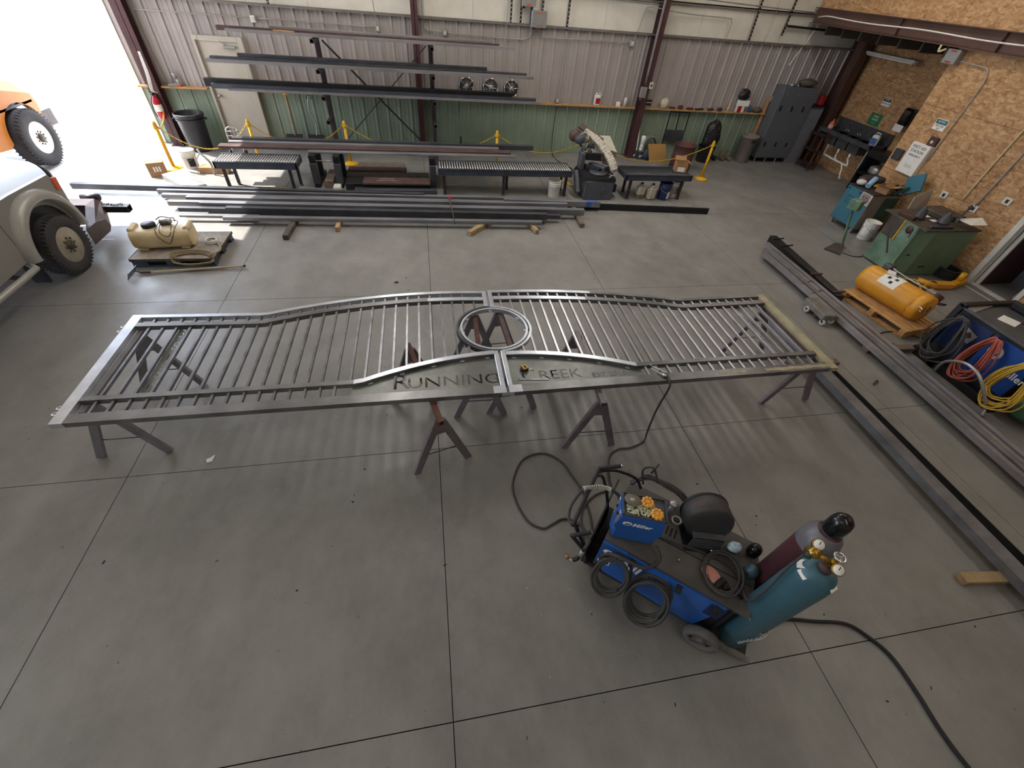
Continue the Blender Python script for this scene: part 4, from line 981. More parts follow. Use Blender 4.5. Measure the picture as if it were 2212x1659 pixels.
MB().bb(XC-.88, XC+.88, 2.2, 5.6, .5, .7, .02).bb(XC-.45, XC+.45, 5.6, 8.0, .42, .6, .02).build('chassis', 'black', tk)
MB().bar((XC-.7, 5.72, 1.26), (XC+.6, 5.72, 1.27), .05, .03).build('wiper', 'black', tk)
# heavy steel bumper with tow bar
bp_ = MB(); pf = [(8.06, .26), (8.42, .26), (8.5, .32), (8.46, .44), (8.34, .5), (8.06, .5)]
xs0, xs1 = XC-1.0, -5.62
bp_.add([(x, y, z) for x in (xs0, xs1) for (y, z) in pf], [list(range(6)), list(range(6, 12))]+[(i, (i+1) % 6, 6+(i+1) % 6, 6+i) for i in range(6)])
bp_.add([(xs1, y, z) for (y, z) in pf]+[(-5.3, y-.75 if i > 3 or i == 0 else y-.62, z-.08) for i, (y, z) in enumerate(pf)], [list(range(6)), list(range(6, 12))]+[(i, (i+1) % 6, 6+(i+1) % 6, 6+i) for i in range(6)])
bmp = bp_.build('bumper', 'bumperbrown', tk)
MB().cyl((xs1-.25, 8.45, .48), (xs1+.02, 8.45, .48), .05, 12).build('roll_end', 'blacksteel', bmp)
MB().rtube((-5.8, 8.3, .36), (-5.16, 8.34, .34), .14, .1, .01).build('tow_bar', 'blacksteel', bmp)
mb = MB()
for k in range(9):
    c = Vector((-5.5+.03*k, 8.33+.02*math.sin(k), .41)); mb.tube([c+Vector((.02*math.cos(a), .014*math.sin(a)*(1 if k % 2 else .3), .014*math.sin(a)*(.3 if k % 2 else 1))) for a in [2*PI*i/8 for i in range(8)]], .006, 4, closed=True)
mb.build('tow_chain', 'darksteel', bmp)

ok = thing('orange_truck', 'orange truck with big wheel standing in bright daylight outside', 'truck', (-9.2, 9.8, 0))
mat('rimwhite', '#d8d4cc', .4, .1, var=.08); mat('truckorange', '#c97a2a', .4, var=.06); OX = -8.2
M = Matrix(((0, 0, 1, 0), (1, 0, 0, 0), (0, 1, 0, 0), (0, 0, 0, 1)))
poly = [(10.3, .55)]+[(10.78, .5)]+arch(11.5, .52, .62, 14, PI*.98, PI*.12)+[(12.15, 1.0), (12.1, 1.2), (11.2, 1.42), (10.3, 1.5)]
for xa in (OX, OX-2.0): MB().prism(poly, xa-.05, xa+.05, M).build('fender', 'truckorange', ok)
MB().add([(OX-2, 10.3, 1.5), (OX, 10.3, 1.5), (OX, 12.1, 1.2), (OX-2, 12.1, 1.2), (OX-1.8, 10.3, 1.72), (OX-.2, 10.3, 1.72), (OX-.2, 12.1, 1.4), (OX-1.8, 12.1, 1.4)], [(4, 5, 6, 7), (0, 1, 5, 4), (1, 2, 6, 5), (2, 3, 7, 6), (3, 0, 4, 7)]).build('hood', 'truckorange', ok)
MB().bb(OX-2, OX, 8.55, 10.3, .6, 1.6, .05).bb(OX-1.9, OX-.1, 8.6, 9.9, 1.6, 2.3, .1).build('cab', 'truckorange', ok)
MB().bb(OX-1.95, OX-.35, 10.3, 12.0, .5, 1.15).build('engine_bay', 'black', ok)
MB().bb(OX-.02, OX+.06, 10.3, 10.36, .9, 1.0, .01).build('side_lamp', 'headlamp', ok)
MB().bb(OX-2.1, OX+.04, 12.0, 12.46, .56, .86, .01).build('bumper', 'bumperbrown', ok)
MB().bb(OX-.3, OX+.05, 10.95, 12.05, 1.06, 1.1).build('fender_liner', 'darksteel', ok)
for s, xx in ((1, OX), (-1, OX-2.0)): wheel(ok, (xx+s*.04, 11.5, .52), .52, .3, s, 'rimwhite', 2, 10, .56)
# ---- by the bay column
t = thing('fire_extinguisher', 'red fire extinguisher hung on the maroon column by the bay', 'extinguisher', (-6.16, 12.86, .62))
M = Matrix.Translation((-6.16, 12.85, .62))
MB().lathe([(0, 0), (.07, 0), (.08, .02), (.08, .36), (.06, .42), (.025, .45), (.025, .48), (0, .48)], 20, M).build('bottle', 'redgloss', t) if mat('redgloss', '#b5142a', .3, var=.05) else 0
MB().lathe([(.081, .16), (.081, .3)], 20, M, cap=False).build('label', 'paper', t)
MB().box((-6.16, 12.85, 1.12), (.03, .13, .04), None, .008).build('valve', 'black', t)
MB().tube(spl([(-6.16, 12.79, 1.1), (-6.2, 12.74, 1.0), (-6.24, 12.75, .8), (-6.22, 12.77, .68)], 6), .011, 6).build('hose', 'black', t)
MB().bb(-6.2, -6.12, 12.93, 12.96, .7, 1.1).build('bracket', 'black', t)
mb = MB()
for k in range(5): mb.tube(spl([(-6.1+.01*k, 12.9, 1.9), (-6.12+.02*k, 12.86-.01*k, 1.5), (-6.16+.015*k, 12.84, 1.2), (-6.1+.01*k, 12.9, 1.14)], 5), .006, 5)
one('cable_bundle', mb, 'offwhite', 'pale cables hanging down the column above the extinguisher', 'cable')
bn = thing('trash_bin', 'big black round bin by the steel door', 'bin', (-5.52, 12.72, 0)); M = None
MB().lathe([(.23, 0), (.245, .02), (.29, .7), (.3, .72), (.32, .74), (.32, .79), (.3, .8), (.29, .78), (.235, .03), (0, .03)], 28).build('body', 'binblack', bn, True) if mat('binblack', '#232329', .4, var=.1) else 0
MB().lathe([(.296, .66), (.306, .665), (.306, .69), (.298, .695)], 28, cap=False).build('band', 'binblack', bn, True)
for s in (-1, 1): MB().tube([(s*.3, -.06, .7), (s*.35, -.06, .68), (s*.35, .06, .68), (s*.3, .06, .7)], .014, 6).build('handle', 'binblack', bn, True)
t = thing('cardboard_box', 'brown cardboard box with printed lines on the floor at the bay opening', 'box', (-5.82, 10.95, 0), R(25))
MB().bb(-.16, .16, -.14, .14, 0, .28, .004).build('carton', 'cardboard', t, True)
MB().bb(-.03, .03, -.14, .14, .28, .2815).build('tape', 'pine', t, True)
mb = MB()
for k in range(3): mb.bb(-.06+.05*k, -.03+.05*k, -.1415, -.14, .1, .2)
mb.build('print', 'paper', t, True)
one('flat_plate', MB().add([(-5.6, 10.6, .0), (-5.05, 10.15, .0), (-4.7, 10.35, .0), (-5.3, 11.0, .0), (-5.6, 10.6, .13), (-5.05, 10.15, .03), (-4.7, 10.35, .03), (-5.3, 11.0, .13)], [(0, 1, 2, 3), (4, 5, 6, 7), (0, 1, 5, 4), (1, 2, 6, 5), (2, 3, 7, 6), (3, 0, 4, 7)]), 'galv', 'pale sloped plate on the floor beside the cardboard box', 'plate')
one('timber_offcut', MB().bb(-5.05, -4.45, 11.05, 11.25, 0, .13, .006), 'pine', 'orange brown timber offcut behind the short conveyor', 'timber')
one('bent_pipe', MB().tube(spl([(-4.72, 10.98, .01), (-4.72, 10.98, .25), (-4.85, 11.02, .42), (-4.9, 11.05, .5)], 5), .022, 8), 'galv', 'bent grey pipe leaning by the short conveyor', 'pipe')
# folded wire trolley
t = thing('wire_trolley', 'small tubular steel folding trolley frame near the steel door', 'trolley', (-4.55, 12.3, 0))
MB().tube(spl([(-4.68, 12.3, .02), (-4.68, 12.32, .5), (-4.66, 12.33, .58), (-4.6, 12.34, .62), (-4.5, 12.34, .62), (-4.44, 12.33, .58), (-4.42, 12.32, .5), (-4.42, 12.3, .02)], 4), .014, 8).build('frame', 'chrome', t)
for z in (.32, .44, .54): MB().cyl((-4.67, 12.31, z), (-4.43, 12.31, z), .009, 6).build('rung', 'chrome', t)
for x in (-4.62, -4.55, -4.48): MB().cyl((x, 12.31, .32), (x, 12.33, .6), .007, 6).build('slat', 'rustbar', t)
for x in (-4.72, -4.38): MB().lathe([(0, -.02), (.07, -.02), (.07, .02), (0, .02)], 16, Matrix.Translation((x, 12.3, .07)) @ Matrix.Rotation(PI/2, 4, 'Y')).build('wheel', 'rubber', t)
MB().bb(-4.68, -4.42, 12.1, 12.3, .04, .06).build('toe_plate', 'bluetape', t)

# ---- sprayer on the pallet
def pallet(x, y, L, D, lab, m, top, mblk, rz=0, h=.14, boards=7, along='x', gap=.03, solid=False, two=None):
    t = thing('pallet', lab, 'pallet', (x, y, 0), rz)
    n = boards
    for k in range(n):
        w = D/n; yy = -D/2+w*(k+.5)
        MB().bb(-L/2, L/2, yy-w/2+gap/2, yy+w/2-gap/2, h-.02, h, .002).build('deck_board', top, t, True)
    for xx in (-L/2+.05, 0, L/2-.05):
        MB().bb(xx-.045, xx+.045, -D/2, D/2, .02, h-.02, .003).build('stringer', mblk, t, True)
    for yy in (-D/2+.06, 0, D/2-.06): MB().bb(-L/2, L/2, yy-.05, yy+.05, 0, .02, .002).build('bottom_board', m, t, True)
    return t
mat('ply', '#83796f', .75, var=.3, scale=9, col2='#a39a91'); mat('palletblue', '#33475c', .6, var=.25, scale=5)
pl = thing('pallet', 'plywood topped blue pallet carrying the sprayer tank', 'pallet', (-4.08, 7.37, 0), R(0))
MB().bb(-.6, .6, -.48, .48, .115, .14, .003).build('plywood_top', 'ply', pl, True)
MB().bb(-.61, -.6, -.48, .48, .1, .142).bb(-.6, .6, -.49, -.48, .1, .142).bb(.6, .61, -.48, .48, .1, .142).build('edge_strip', 'darkwood', pl, True)
for xx in (-.48, .0, .48):
    for yy in (-.41, 0, .41): MB().bb(xx-.11, xx+.11, yy-.07, yy+.07, .02, .115, .006).build('block', 'palletblue', pl, True)
for yy in (-.41, 0, .41): MB().bb(-.6, .6, yy-.06, yy+.06, 0, .02, .002).build('bottom_board', 'palletblue' if yy else 'darkwood', pl, True)
sp_ = thing('sprayer_tank', 'yellowed plastic sprayer tank with black cap on the pallet', 'sprayer', (-4.28, 7.36, .142), R(6))
mat('tankplastic', '#dccdaa', .45, var=.14, scale=5, col2='#c9b07c')
def tank(u, v):
    a = 2*PI*u; e = abs(v*2-1); x = (v-.5)*.82
    rx = .2*(1-.12*e**4)*(1+.03*math.cos(v*PI*8)); rz = .15*(1-.1*e**4)
    c, s_ = math.cos(a), math.sin(a); q = (abs(c)**3.2+abs(s_)**3.2)**(-1/3.2)
    return Vector((x, rx*c*q, .155+rz*s_*q+.015*(abs(x) > .34)*(s_ > .4)))
mb = MB(); mb.grid(tank, 28, 18); mb.add([tank(k/28, 0) for k in range(28)], [list(range(28))]); mb.add([tank(k/28, 1) for k in range(28)], [list(range(28))]); mb.build('tank', 'tankplastic', sp_, True)
for x in (-.38, .38): MB().box((x, .02, .3), (.09, .26, .08), Matrix.Rotation(R(18 if x < 0 else -18), 3, 'Y'), .02).build('shoulder', 'tankplastic', sp_, True)
for x in (-.3, .28): MB().bb(x-.06, x+.06, -.16, .16, 0, .03, .005).build('foot', 'tankplastic', sp_, True)
MB().lathe([(.085, .29), (.1, .3), (.1, .345), (.09, .36), (0, .362)], 24, Matrix.Translation((-.16, .04, 0))).build('cap', 'black', sp_, True)
pm = MB().box((.07, .08, .335), (.15, .09, .07), None, .015).build('pump', 'darksteel', sp_, True)
MB().cyl((.0, .08, .36), (.16, .08, .36), .035, 12).build('pump_motor', 'galv', pm, True)
MB().tube(spl([(-.05, .1, .38), (.03, .12, .42), (.15, .1, .4), (.2, .1, .4), (.21, .08, .35)], 5), .007, 5).build('fitting', 'darksteel', pm, True)
mb = MB(); mb.tube(spl([(0, .05, .36), (-.03, -.12, .32), (.0, -.2, .22), (.1, -.215, .12), (.18, -.21, .2), (.24, -.12, .32), (.26, .05, .36), (.18, .08, .37)], 6), .005, 5)
mb.tube(spl([(.02, .05, .36), (.03, -.16, .3), (.1, -.2, .23), (.17, -.19, .26), (.17, .0, .34)], 6), .005, 5); mb.build('wires', 'ink', sp_, True)
mat('hosetan', '#8e7c5b', .5, var=.12)
pts = [(.42, .1, .05), (.5, .0, .02)]
P = []
for k in range(48):
    a = k*2*PI/16; r = .17+.012*k/8; P.append((-3.78+r*1.35*math.cos(a), 6.86+r*.62*math.sin(a)+.06, .16+.004*k/4 - (.1 if math.sin(a) < -.35 else 0)))
P += [(-3.5, 6.95, .17), (-3.43, 7.1, .17), (-3.5, 7.3, .16), (-3.62, 7.4, .17), (-3.75, 7.45, .17)]
one('sprayer_hose', MB().tube(spl(P, 3), .012, 7), 'hosetan', 'tan sprayer hose coiled over the front of the pallet', 'hose')
mb = MB(); mb.tube(circ((-3.65, 7.42, .17), .085, 20), .014, 7, closed=True); mb.tube(circ((-3.65, 7.42, .195), .08, 20), .012, 7, closed=True)
one('hose_ring', mb, 'offwhite', 'small grey coil of hose at the tank end on the pallet', 'hose')
t = thing('garden_rake', 'garden rake with pale wooden handle lying before the pallet', 'rake', (-3.8, 6.74, 0), math.atan2(.155, 1.52))
MB().cyl((-.55, 0, .03), (.77, 0, .035), .016, 10).build('handle', 'rakewood', t, True) if mat('rakewood', '#b7a98f', .6, var=.15) else 0
MB().cyl((.75, 0, .035), (.78, 0, .035), .019, 10).build('end_cap', 'black', t, True)
MB().cyl((-.68, 0, .03), (-.55, 0, .03), .019, 10).build('ferrule', 'rust', t, True)
MB().bar((-.78, -.15, .09), (-.75, .12, .09), .015, .015).bar((-.68, 0, .03), (-.765, 0, .09), .014, .014).build('head', 'darksteel', t, True)
mb = MB()
for k in range(12): mb.cyl((-.778+.0025*k, -.15+.0245*k, .09), (-.82+.0025*k, -.155+.0245*k, .002), .004, 5)
mb.build('tines', 'darksteel', t, True)
# ================================================================ right side: lockers, sink, machines
lk = thing('locker', 'tall grey three door locker on legs in the back corner', 'locker', (10.5, 12.95, 0)); mat('lockergrey', '#666a70', .45, .2, var=.08, scale=2); mat('lockerside', '#80838a', .45, .2, var=.08, scale=2)
LX0, LX1, LY0, LY1 = 10.03, 11.16, 12.75, 13.18
MB().bb(LX0, LX1, LY0+.015, LY1, .13, 1.95, .004).build('body', 'lockergrey', lk)
for k in range(4):
    MB().bb(LX0+.02+.36*k, LX0+.05+.36*k, LY0+.02, LY0+.05, 0, .13).build('leg', 'galv', lk)
MB().bb(LX0+.02, LX1-.02, LY0+.2, LY1-.02, 0, .13).build('plinth', 'black', lk)
for k in range(3):
    x0 = LX0+.01+.372*k; x1 = x0+.362
    d = MB().bb(x0, x1, LY0, LY0+.018, .15, 1.93, .003).build('door', 'lockergrey', lk)
    MB().bb(x0+.09, x0+.15, LY0-.004, LY0, 1.37, 1.51).build('recess', 'black', d); MB().bb(x0+.1, x0+.14, LY0-.018, LY0-.002, 1.39, 1.47, .004).build('handle', 'blacksteel', d)
    MB().bb(x0+.09, x0+.15, LY0-.004, LY0, .45, .57).build('recess', 'black', d)
    MB().bb(x0+.13, x0+.17, LY0-.003, LY0, 1.78, 1.795).build('name_tag', 'galv', d)
one('side_cabinet', MB().bb(11.18, 11.62, 12.78, 13.18, 0, 1.5, .004), 'lockerside', 'lower light grey steel cabinet beside the tall locker', 'cabinet')
t = thing('cabinet_shelf', 'dark board on top of the lower light grey cabinet', 'shelf', (11.4, 13.0, 1.5)); MB().bb(11.16, 11.66, 12.74, 13.18, 1.502, 1.53).build('board', 'blacksteel', t)
one('red_can', MB().box((11.52, 12.92, 1.66), (.17, .12, .25), None, .02), 'red', 'red can on the dark board beside the locker', 'can')
mb = MB(); random.seed(11)
def crumple(c, rx, ry, rz, n=16, m=10, amp=.25, seed=0, flat=True):
    rnd = random.Random(seed); ph = [(rnd.uniform(2, 7), rnd.uniform(0, 6), rnd.uniform(2, 6), rnd.uniform(0, 6)) for _ in range(5)]
    def fn(u, v):
        a, b = 2*PI*u, PI*v; k = 1+sum(amp/5*math.sin(p[0]*a*1.0//1+p[0]*math.sin(a)+p[1])*math.sin(p[2]*b+p[3]) for p in ph)
        z = math.cos(b)*rz*k
        if flat: z = max(z, -rz*.8)
        return Vector((c[0]+rx*k*math.sin(b)*math.cos(a), c[1]+ry*k*math.sin(b)*math.sin(a), c[2]+z))
    return fn
mat('camo', '#6b6353', .8, var=.35, scale=14, col2='#3d3a30')
one('bundle', MB().grid(crumple((10.85, 12.97, 2.04), .28, .16, .1, seed=3), 22, 12), 'camo', 'rumpled camouflage bundle lying on top of the tall locker', 'bundle')
one('scrap_pieces', MB().box((10.4, 12.95, 1.985), (.2, .1, .06), Matrix.Rotation(.4, 3, 'Z'), .01).box((10.52, 12.9, 1.975), (.1, .06, .04), Matrix.Rotation(1.0, 3, 'Z'), .01), 'galv', 'small pale metal pieces on top of the tall locker', 'scrap')
# rusty step shelf beside the locker
t = thing('step_stand', 'rusty angle iron step stand between the locker and the sink', 'stand', (11.57, 12.36, 0))
for (x, y) in ((11.46, 12.1), (11.46, 12.62), (11.68, 12.1), (11.68, 12.62)): MB().bb(x-.02, x+.02, y-.02, y+.02, 0, .95).build('leg', 'rust', t)
for z in (.12, .5, .9): MB().bb(11.44, 11.7, 12.08, 12.64, z, z+.03).build('tread', 'rackbrown', t)
# ---- three bowl sink
sk_ = thing('sink', 'three bowl stainless sink with splash back in the OSB alcove', 'sink', (12.0, 11.6, 0)); mat('sinksteel', '#5f6063', .3, .5, var=.2, scale=5)
MB().bb(11.74, 12.28, 12.68, 12.73, .95, 1.06).bb(11.74, 12.28, 10.72, 10.77, .95, 1.06).bb(11.74, 11.8, 10.72, 12.73, .96, 1.06).bb(12.2, 12.28, 10.72, 12.73, .9, 1.06).build('rim', 'sinksteel', sk_)
MB().bb(12.26, 12.3, 10.72, 12.73, .95, 1.33, .004).build('splash_back', 'sinksteel', sk_)
for (a, b) in ((12.15, 12.42), (11.72, 12.1), (11.3, 11.68), (10.85, 11.26)):
    pass
MB().bb(11.8, 12.26, 12.42, 12.69, 1.0, 1.03).bb(11.8, 12.26, 10.77, 11.05, 1.0, 1.03).build('drain_board', 'sinksteel', sk_)
for k, (a, b) in enumerate(((12.0, 12.4), (11.55, 11.95), (11.1, 11.5))):
    mb = MB(); mb.bb(11.82, 11.84, a, b, .74, 1.03).bb(12.2, 12.22, a, b, .74, 1.03).bb(11.82, 12.22, a, a+.02, .74, 1.03).bb(11.82, 12.22, b-.02, b, .74, 1.03).bb(11.82, 12.22, a, b, .72, .745); bo = mb.build('bowl', 'sinksteel', sk_)
    yc = (a+b)/2
    MB().cyl((11.86, yc, .74), (11.86, yc, .56), .03, 12).build('tailpiece', 'white', bo)
    MB().cyl((12.24, yc-.05, 1.03), (12.24, yc-.05, 1.12), .012, 8).tube(spl([(12.24, yc, 1.03), (12.24, yc, 1.2), (12.18, yc, 1.24), (12.08, yc, 1.2)], 5), .01, 8).cyl((12.24, yc+.05, 1.03), (12.24, yc+.05, 1.12), .012, 8).build('tap', 'chrome', bo)
mb = MB(); mb.tube(spl([(11.86, 12.2, .58), (11.86, 12.2, .48), (11.86, 12.12, .44), (11.86, 11.3, .42), (11.86, 11.22, .46), (11.86, 11.3, .58)], 6), .024, 10)
mb.tube([(11.86, 11.75, .58), (11.86, 11.75, .5), (11.86, 11.68, .44)], .024, 10); mb.tube(spl([(11.86, 11.4, .42), (11.88, 11.33, .3), (11.88, 11.3, .2), (11.9, 11.28, .12)], 5), .024, 10); mb.lathe([(.05, 0), (.05, .03), (.03, .03), (.03, 0)], 14, Matrix.Translation((11.9, 11.27, .06)) @ Matrix.Rotation(R(50), 4, 'Y'))
mb.build('drain_pipe', 'white', sk_)
for (x, y) in ((11.78, 12.7), (12.25, 12.7), (11.78, 10.75), (12.25, 10.75)): MB().cyl((x, y, 0), (x, y, .96), .022, 8).build('leg', 'galv', sk_)
t = thing('detergent_jug', 'white jug with blue label on the sink board', 'jug', (11.95, 10.9, 1.032), R(15)); MB().box((0, 0, .13), (.1, .19, .26), None, .03).build('body', 'white', t, True); MB().box((-.0505, 0, .11), (.004, .15, .15)).build('label', 'bluetape', t, True); MB().tube([(0, -.05, .25), (0, -.06, .3), (0, .03, .31), (0, .05, .25)], .014, 8).build('handle', 'white', t, True); MB().cyl((0, .06, .25), (0, .06, .31), .025, 10).build('cap', 'bluetape', t, True)
t = thing('soap_bottle', 'orange bottle with pink label at the far end of the sink', 'bottle', (11.95, 12.56, 1.032)); MB().lathe([(.07, 0), (.075, .02), (.075, .13), (.05, .19), (.025, .21), (.025, .25), (0, .25)], 16).build('body', 'orangelens', t, True); MB().lathe([(.0765, .02), (.0765, .11)], 16, cap=False).build('label', 'pinkpaper', t, True) if mat('pinkpaper', '#d59aa0', .6, var=.1) else 0
t = thing('bench_cabinet', 'black box cabinet with shelves of rags beside the sink', 'cabinet', (12.0, 10.3, 0))
MB().bb(11.7, 12.28, 9.7, 10.68, .86, 1.0, .004).build('top', 'black', t); MB().bb(11.7, 12.28, 9.7, 9.74, 0, .86).build('side', 'black', t); MB().bb(11.7, 12.28, 10.64, 10.68, 0, .86).build('side', 'black', t); MB().bb(11.7, 12.28, 9.7, 10.68, .45, .48).build('shelf', 'black', t)
one('rags', MB().grid(crumple((11.95, 10.35, .58), .15, .2, .12, seed=8), 16, 10), 'galv', 'grey rags heaped on the shelf of the black cabinet', 'rags')
one('carton', MB().box((11.9, 10.35, .2), (.2, .3, .38), None, .006), 'offwhite', 'pale carton under the shelf of the black cabinet', 'box')
def signp(name, lab, c, w, h, lines, bgm='paper', head=None, hm='ink', nrm='x', tilt=0, cat='sign'):
    """flat sign on an x=const wall facing -x; lines: (text, size, z offset, material)"""
    t = thing(name, lab, cat, c); x, y, z = c
    MB().bb(x-.004, x, y-w/2, y+w/2, z-h/2, z+h/2).build('board', bgm, t)
    if head: MB().bb(x-.0055, x-.004, y-w/2+.01, y+w/2-.01, z+h/2-head-.01, z+h/2-.01).build('header', hm, t)
    for (tx, sz, dz, m) in lines:
        text_mesh(tx, sz, .0008, frame3((x-.0065, y, z+dz), (0, -1, 0), (0, 0, 1)), sx=.9).build('lettering', m, t)
    return t
mat('signgreen', '#2f7a4a', .5, var=.05); mat('signteal', '#23606b', .5, var=.05)
signp('wall_sign', 'small white notice above the sink on the OSB', (12.31, 11.55, 1.92), .27, .18, [('NOTICE', .05, .05, 'paper'), ('SINK IN USE', .05, -.035, 'ink')], head=.07)
signp('wash_poster', 'green safety poster on the OSB above the sink', (12.31, 11.6, 1.5), .4, .28, [('WASH', .07, .07, 'paper'), ('HANDS', .07, 0, 'paper'), ('+  +', .06, -.08, 'paper')], 'signgreen')
t = thing('towel_dispenser', 'dark paper towel dispenser with a sheet hanging out above the black cabinet', 'dispenser', (12.15, 10.55, 1.55)); MB().bb(12.02, 12.31, 10.4, 10.7, 1.6, 1.98, .05).build('case', 'glassdk', t); MB().bb(12.02, 12.03, 10.42, 10.68, 1.47, 1.62).build('paper', 'paper', t)
t = thing('tube_light', 'long unlit white tube lamp under the alcove ceiling', 'light fixture', (12.05, 11.95, 2.75)); MB().bb(12.0, 12.14, 11.15, 12.75, 2.8, 2.86, .01).build('housing', 'offwhite', t); MB().cyl((12.03, 11.2, 2.785), (12.03, 12.7, 2.785), .016, 8).build('tube', 'paper', t); MB().cyl((12.11, 11.2, 2.785), (12.11, 12.7, 2.785), .016, 8).build('tube', 'paper', t)
for y in (11.4, 12.5): MB().cyl((12.07, y, 2.86), (12.07, y, 3.1), .006, 5).build('hanger', 'galv', t)
# ---- on the OSB wall
WX = 10.404
signp('first_aid_sign', 'white and teal FIRST AID KIT sign on the OSB wall', (WX, 8.27, 2.12), .26, .19, [('NOTICE', .05, .05, 'paper'), ('FIRST AID', .05, -.02, 'ink'), ('KIT', .05, -.07, 'ink')], head=.075, hm='signteal')
t = thing('first_aid_cabinet', 'white FIRST AID STATION cabinet hung on the OSB wall', 'cabinet', (WX-.05, 8.29, 1.17)); MB().bb(WX-.11, WX, 8.06, 8.5, 1.18, 1.76, .006).build('case', 'white', t)
for (tx, sz, dz) in (('FIRST AID', .075, .22), ('STATION', .075, .14), ('EMERGENCY', .05, .06)): text_mesh(tx, sz, .0008, frame3((WX-.112, 8.28, 1.47+dz), (0, -1, 0), (0, 0, 1))).build('lettering', 'ink', t)
MB().bb(WX-.114, WX-.11, 8.2, 8.36, 1.3, 1.36).build('latch', 'offwhite', t)
one('dark_wall_box', MB().bb(WX-.06, WX, 8.62, 8.82, 1.33, 1.54, .006), 'darksteel', 'dark flat box on the OSB wall beside the first aid cabinet', 'box')
t = thing('alarm_box', 'maroon alarm box above the first aid cabinet', 'alarm', (WX-.03, 8.16, 1.72)); MB().bb(WX-.06, WX, 8.07, 8.25, 1.74, 1.92, .008).build('case', 'redprimer', t); MB().lathe([(.03, 0), (.03, .006), (0, .006)], 14, Matrix.Translation((WX-.06, 8.16, 1.83)) @ Matrix.Rotation(-PI/2, 4, 'Y')).build('button', 'offwhite', t)
t = thing('junction_box', 'grey electrical box high on the OSB corner under the beam', 'electrical box', (WX-.06, 8.82, 3.03)); MB().bb(WX-.14, WX, 8.7, 8.98, 3.04, 3.27, .006).build('case', 'galv', t); MB().bb(WX-.142, WX-.14, 8.78, 8.9, 3.06, 3.08).bb(WX-.142, WX-.14, 8.78, 8.9, 3.23, 3.25).build('label', 'red', t)
def conduit(pts, lab, r=.011, m='conduit', n=5):
    return one('conduit', MB().tube(spl(pts, n) if n else pts, r, 7), m, lab, 'conduit', 'conduit runs on the walls')
mat('conduit', '#a7a39b', .4, .4, var=.08); mat('pvcyellow', '#cfc098', .5, var=.08)
conduit([(WX-.03, 8.7, 3.1), (WX-.03, 8.3, 3.09), (WX-.03, 8.1, 3.07), (WX-.03, 8.03, 2.98), (WX-.03, 7.99, 2.8), (WX-.03, 8.01, 2.0), (WX-.03, 8.02, 1.5)], 'pale conduit dropping down the OSB wall beside the first aid cabinet')
conduit([(WX-.03, 6.72, 2.9), (WX-.03, 6.8, 2.377), (WX-.03, 6.85, 1.6), (WX-.03, 6.87, 1.15)], 'cream pipe dropping down the OSB wall above the green machine', .013, 'pvcyellow')
conduit([(WX-.03, 6.5, 2.8), (WX-.03, 6.55, 1.8), (WX-.03, 6.59, 1.15)], 'grey conduit dropping to the outlet above the green machine', .013, 'galv')
conduit([(WX-.2, 8.98, 3.25), (WX-.2, 9.1, 3.2), (WX-.2, 9.12, 3.3)], 'short cream elbow pipe beside the high corner box', .02, 'pvcyellow')
P = [(10.2, y, 3.46+.012*math.sin(y*2.1)) for y in [13.1-.5*k for k in range(0, 40)]]; P[0] = (10.35, 13.1, 3.42)
conduit(P, 'wavy white hose clipped along the brown beam', .014, 'white', 3)
conduit([(10.45, 13.1, 3.4), (10.47, 13.14, 3.2), (10.33, 13.16, 2.8), (10.2, 13.16, 2.5), (10.15, 13.16, 2.38)], 'white hose dropping down the grey wall above the lockers', .012, 'white')
def outlet(c, lab, ax='x', s=.07):
    t = thing('outlet', lab, 'outlet', c, 0, 'outlets'); x, y, z = c
    if ax == 'x':
        MB().bb(x-.03, x, y-s, y+s, z-.06, z+.06, .004).build('plate', 'offwhite', t); MB().bb(x-.033, x-.03, y-.025, y+.025, z-.03, z+.03).build('socket', 'black', t)
    else:
        MB().bb(x-s, x+s, y-.04, y, z-.06, z+.06, .004).build('plate', 'offwhite', t)
        for k in (-1, 1): MB().bb(x+k*s*.5-.02, x+k*s*.5+.02, y-.043, y-.04, z-.03, z+.03).build('socket', 'black', t)
outlet((WX, 7.25, 1.11), 'double outlet low on the OSB above the teal cabinet'); outlet((WX, 6.59, 1.1), 'round grey outlet at the end of the grey conduit'); outlet((WX, 6.19, 1.4), 'white outlet plate nearest the doorway')
# ---- teal cabinet machine
tl = thing('teal_cabinet', 'teal machine cabinet heaped with boxes and rags', 'machine', (9.8, 8.2, 0)); mat('teal', '#3c7386', .45, .1, var=.1, scale=4); mat('tealdk', '#27493f', .5, .1, var=.15)
X0, X1, Y0, Y1 = 9.44, 10.15, 7.87, 8.58
MB().bb(X0+.01, X1, Y0+.01, Y1, .1, .84, .006).build('body', 'sawgreydk', tl)
MB().bb(X0, X0+.012, Y0+.28, Y1, .12, .84, .003).build('door', 'teal', tl)
d = MB().bb(X0, X0+.012, Y0, Y0+.275, .12, .6, .003).build('door', 'teal', tl)
MB().bb(X0-.003, X0, Y0+.4, Y0+.58, .5, .66).build('vent_frame', 'tealdk', tl); MB().bb(X0-.004, X0-.002, Y0+.415, Y0+.565, .515, .645).build('vent', 'teal', tl)
pn = MB().bb(X0-.002, X0+.012, Y0, Y0+.275, .61, .84, .003).build('control_panel', 'offwhite', tl); MB().bb(X0-.004, X0-.001, Y0+.03, Y0+.25, .64, .82).build('panel_face', 'galv', pn)
mb = MB(); [mb.lathe([(.014, 0), (.014, .02), (0, .02)], 10, Matrix.Translation((X0-.004, Y0+.06+.045*k, .7+.05*(k % 2))) @ Matrix.Rotation(-PI/2, 4, 'Y')) for k in range(4)]; mb.build('buttons', 'red', pn)
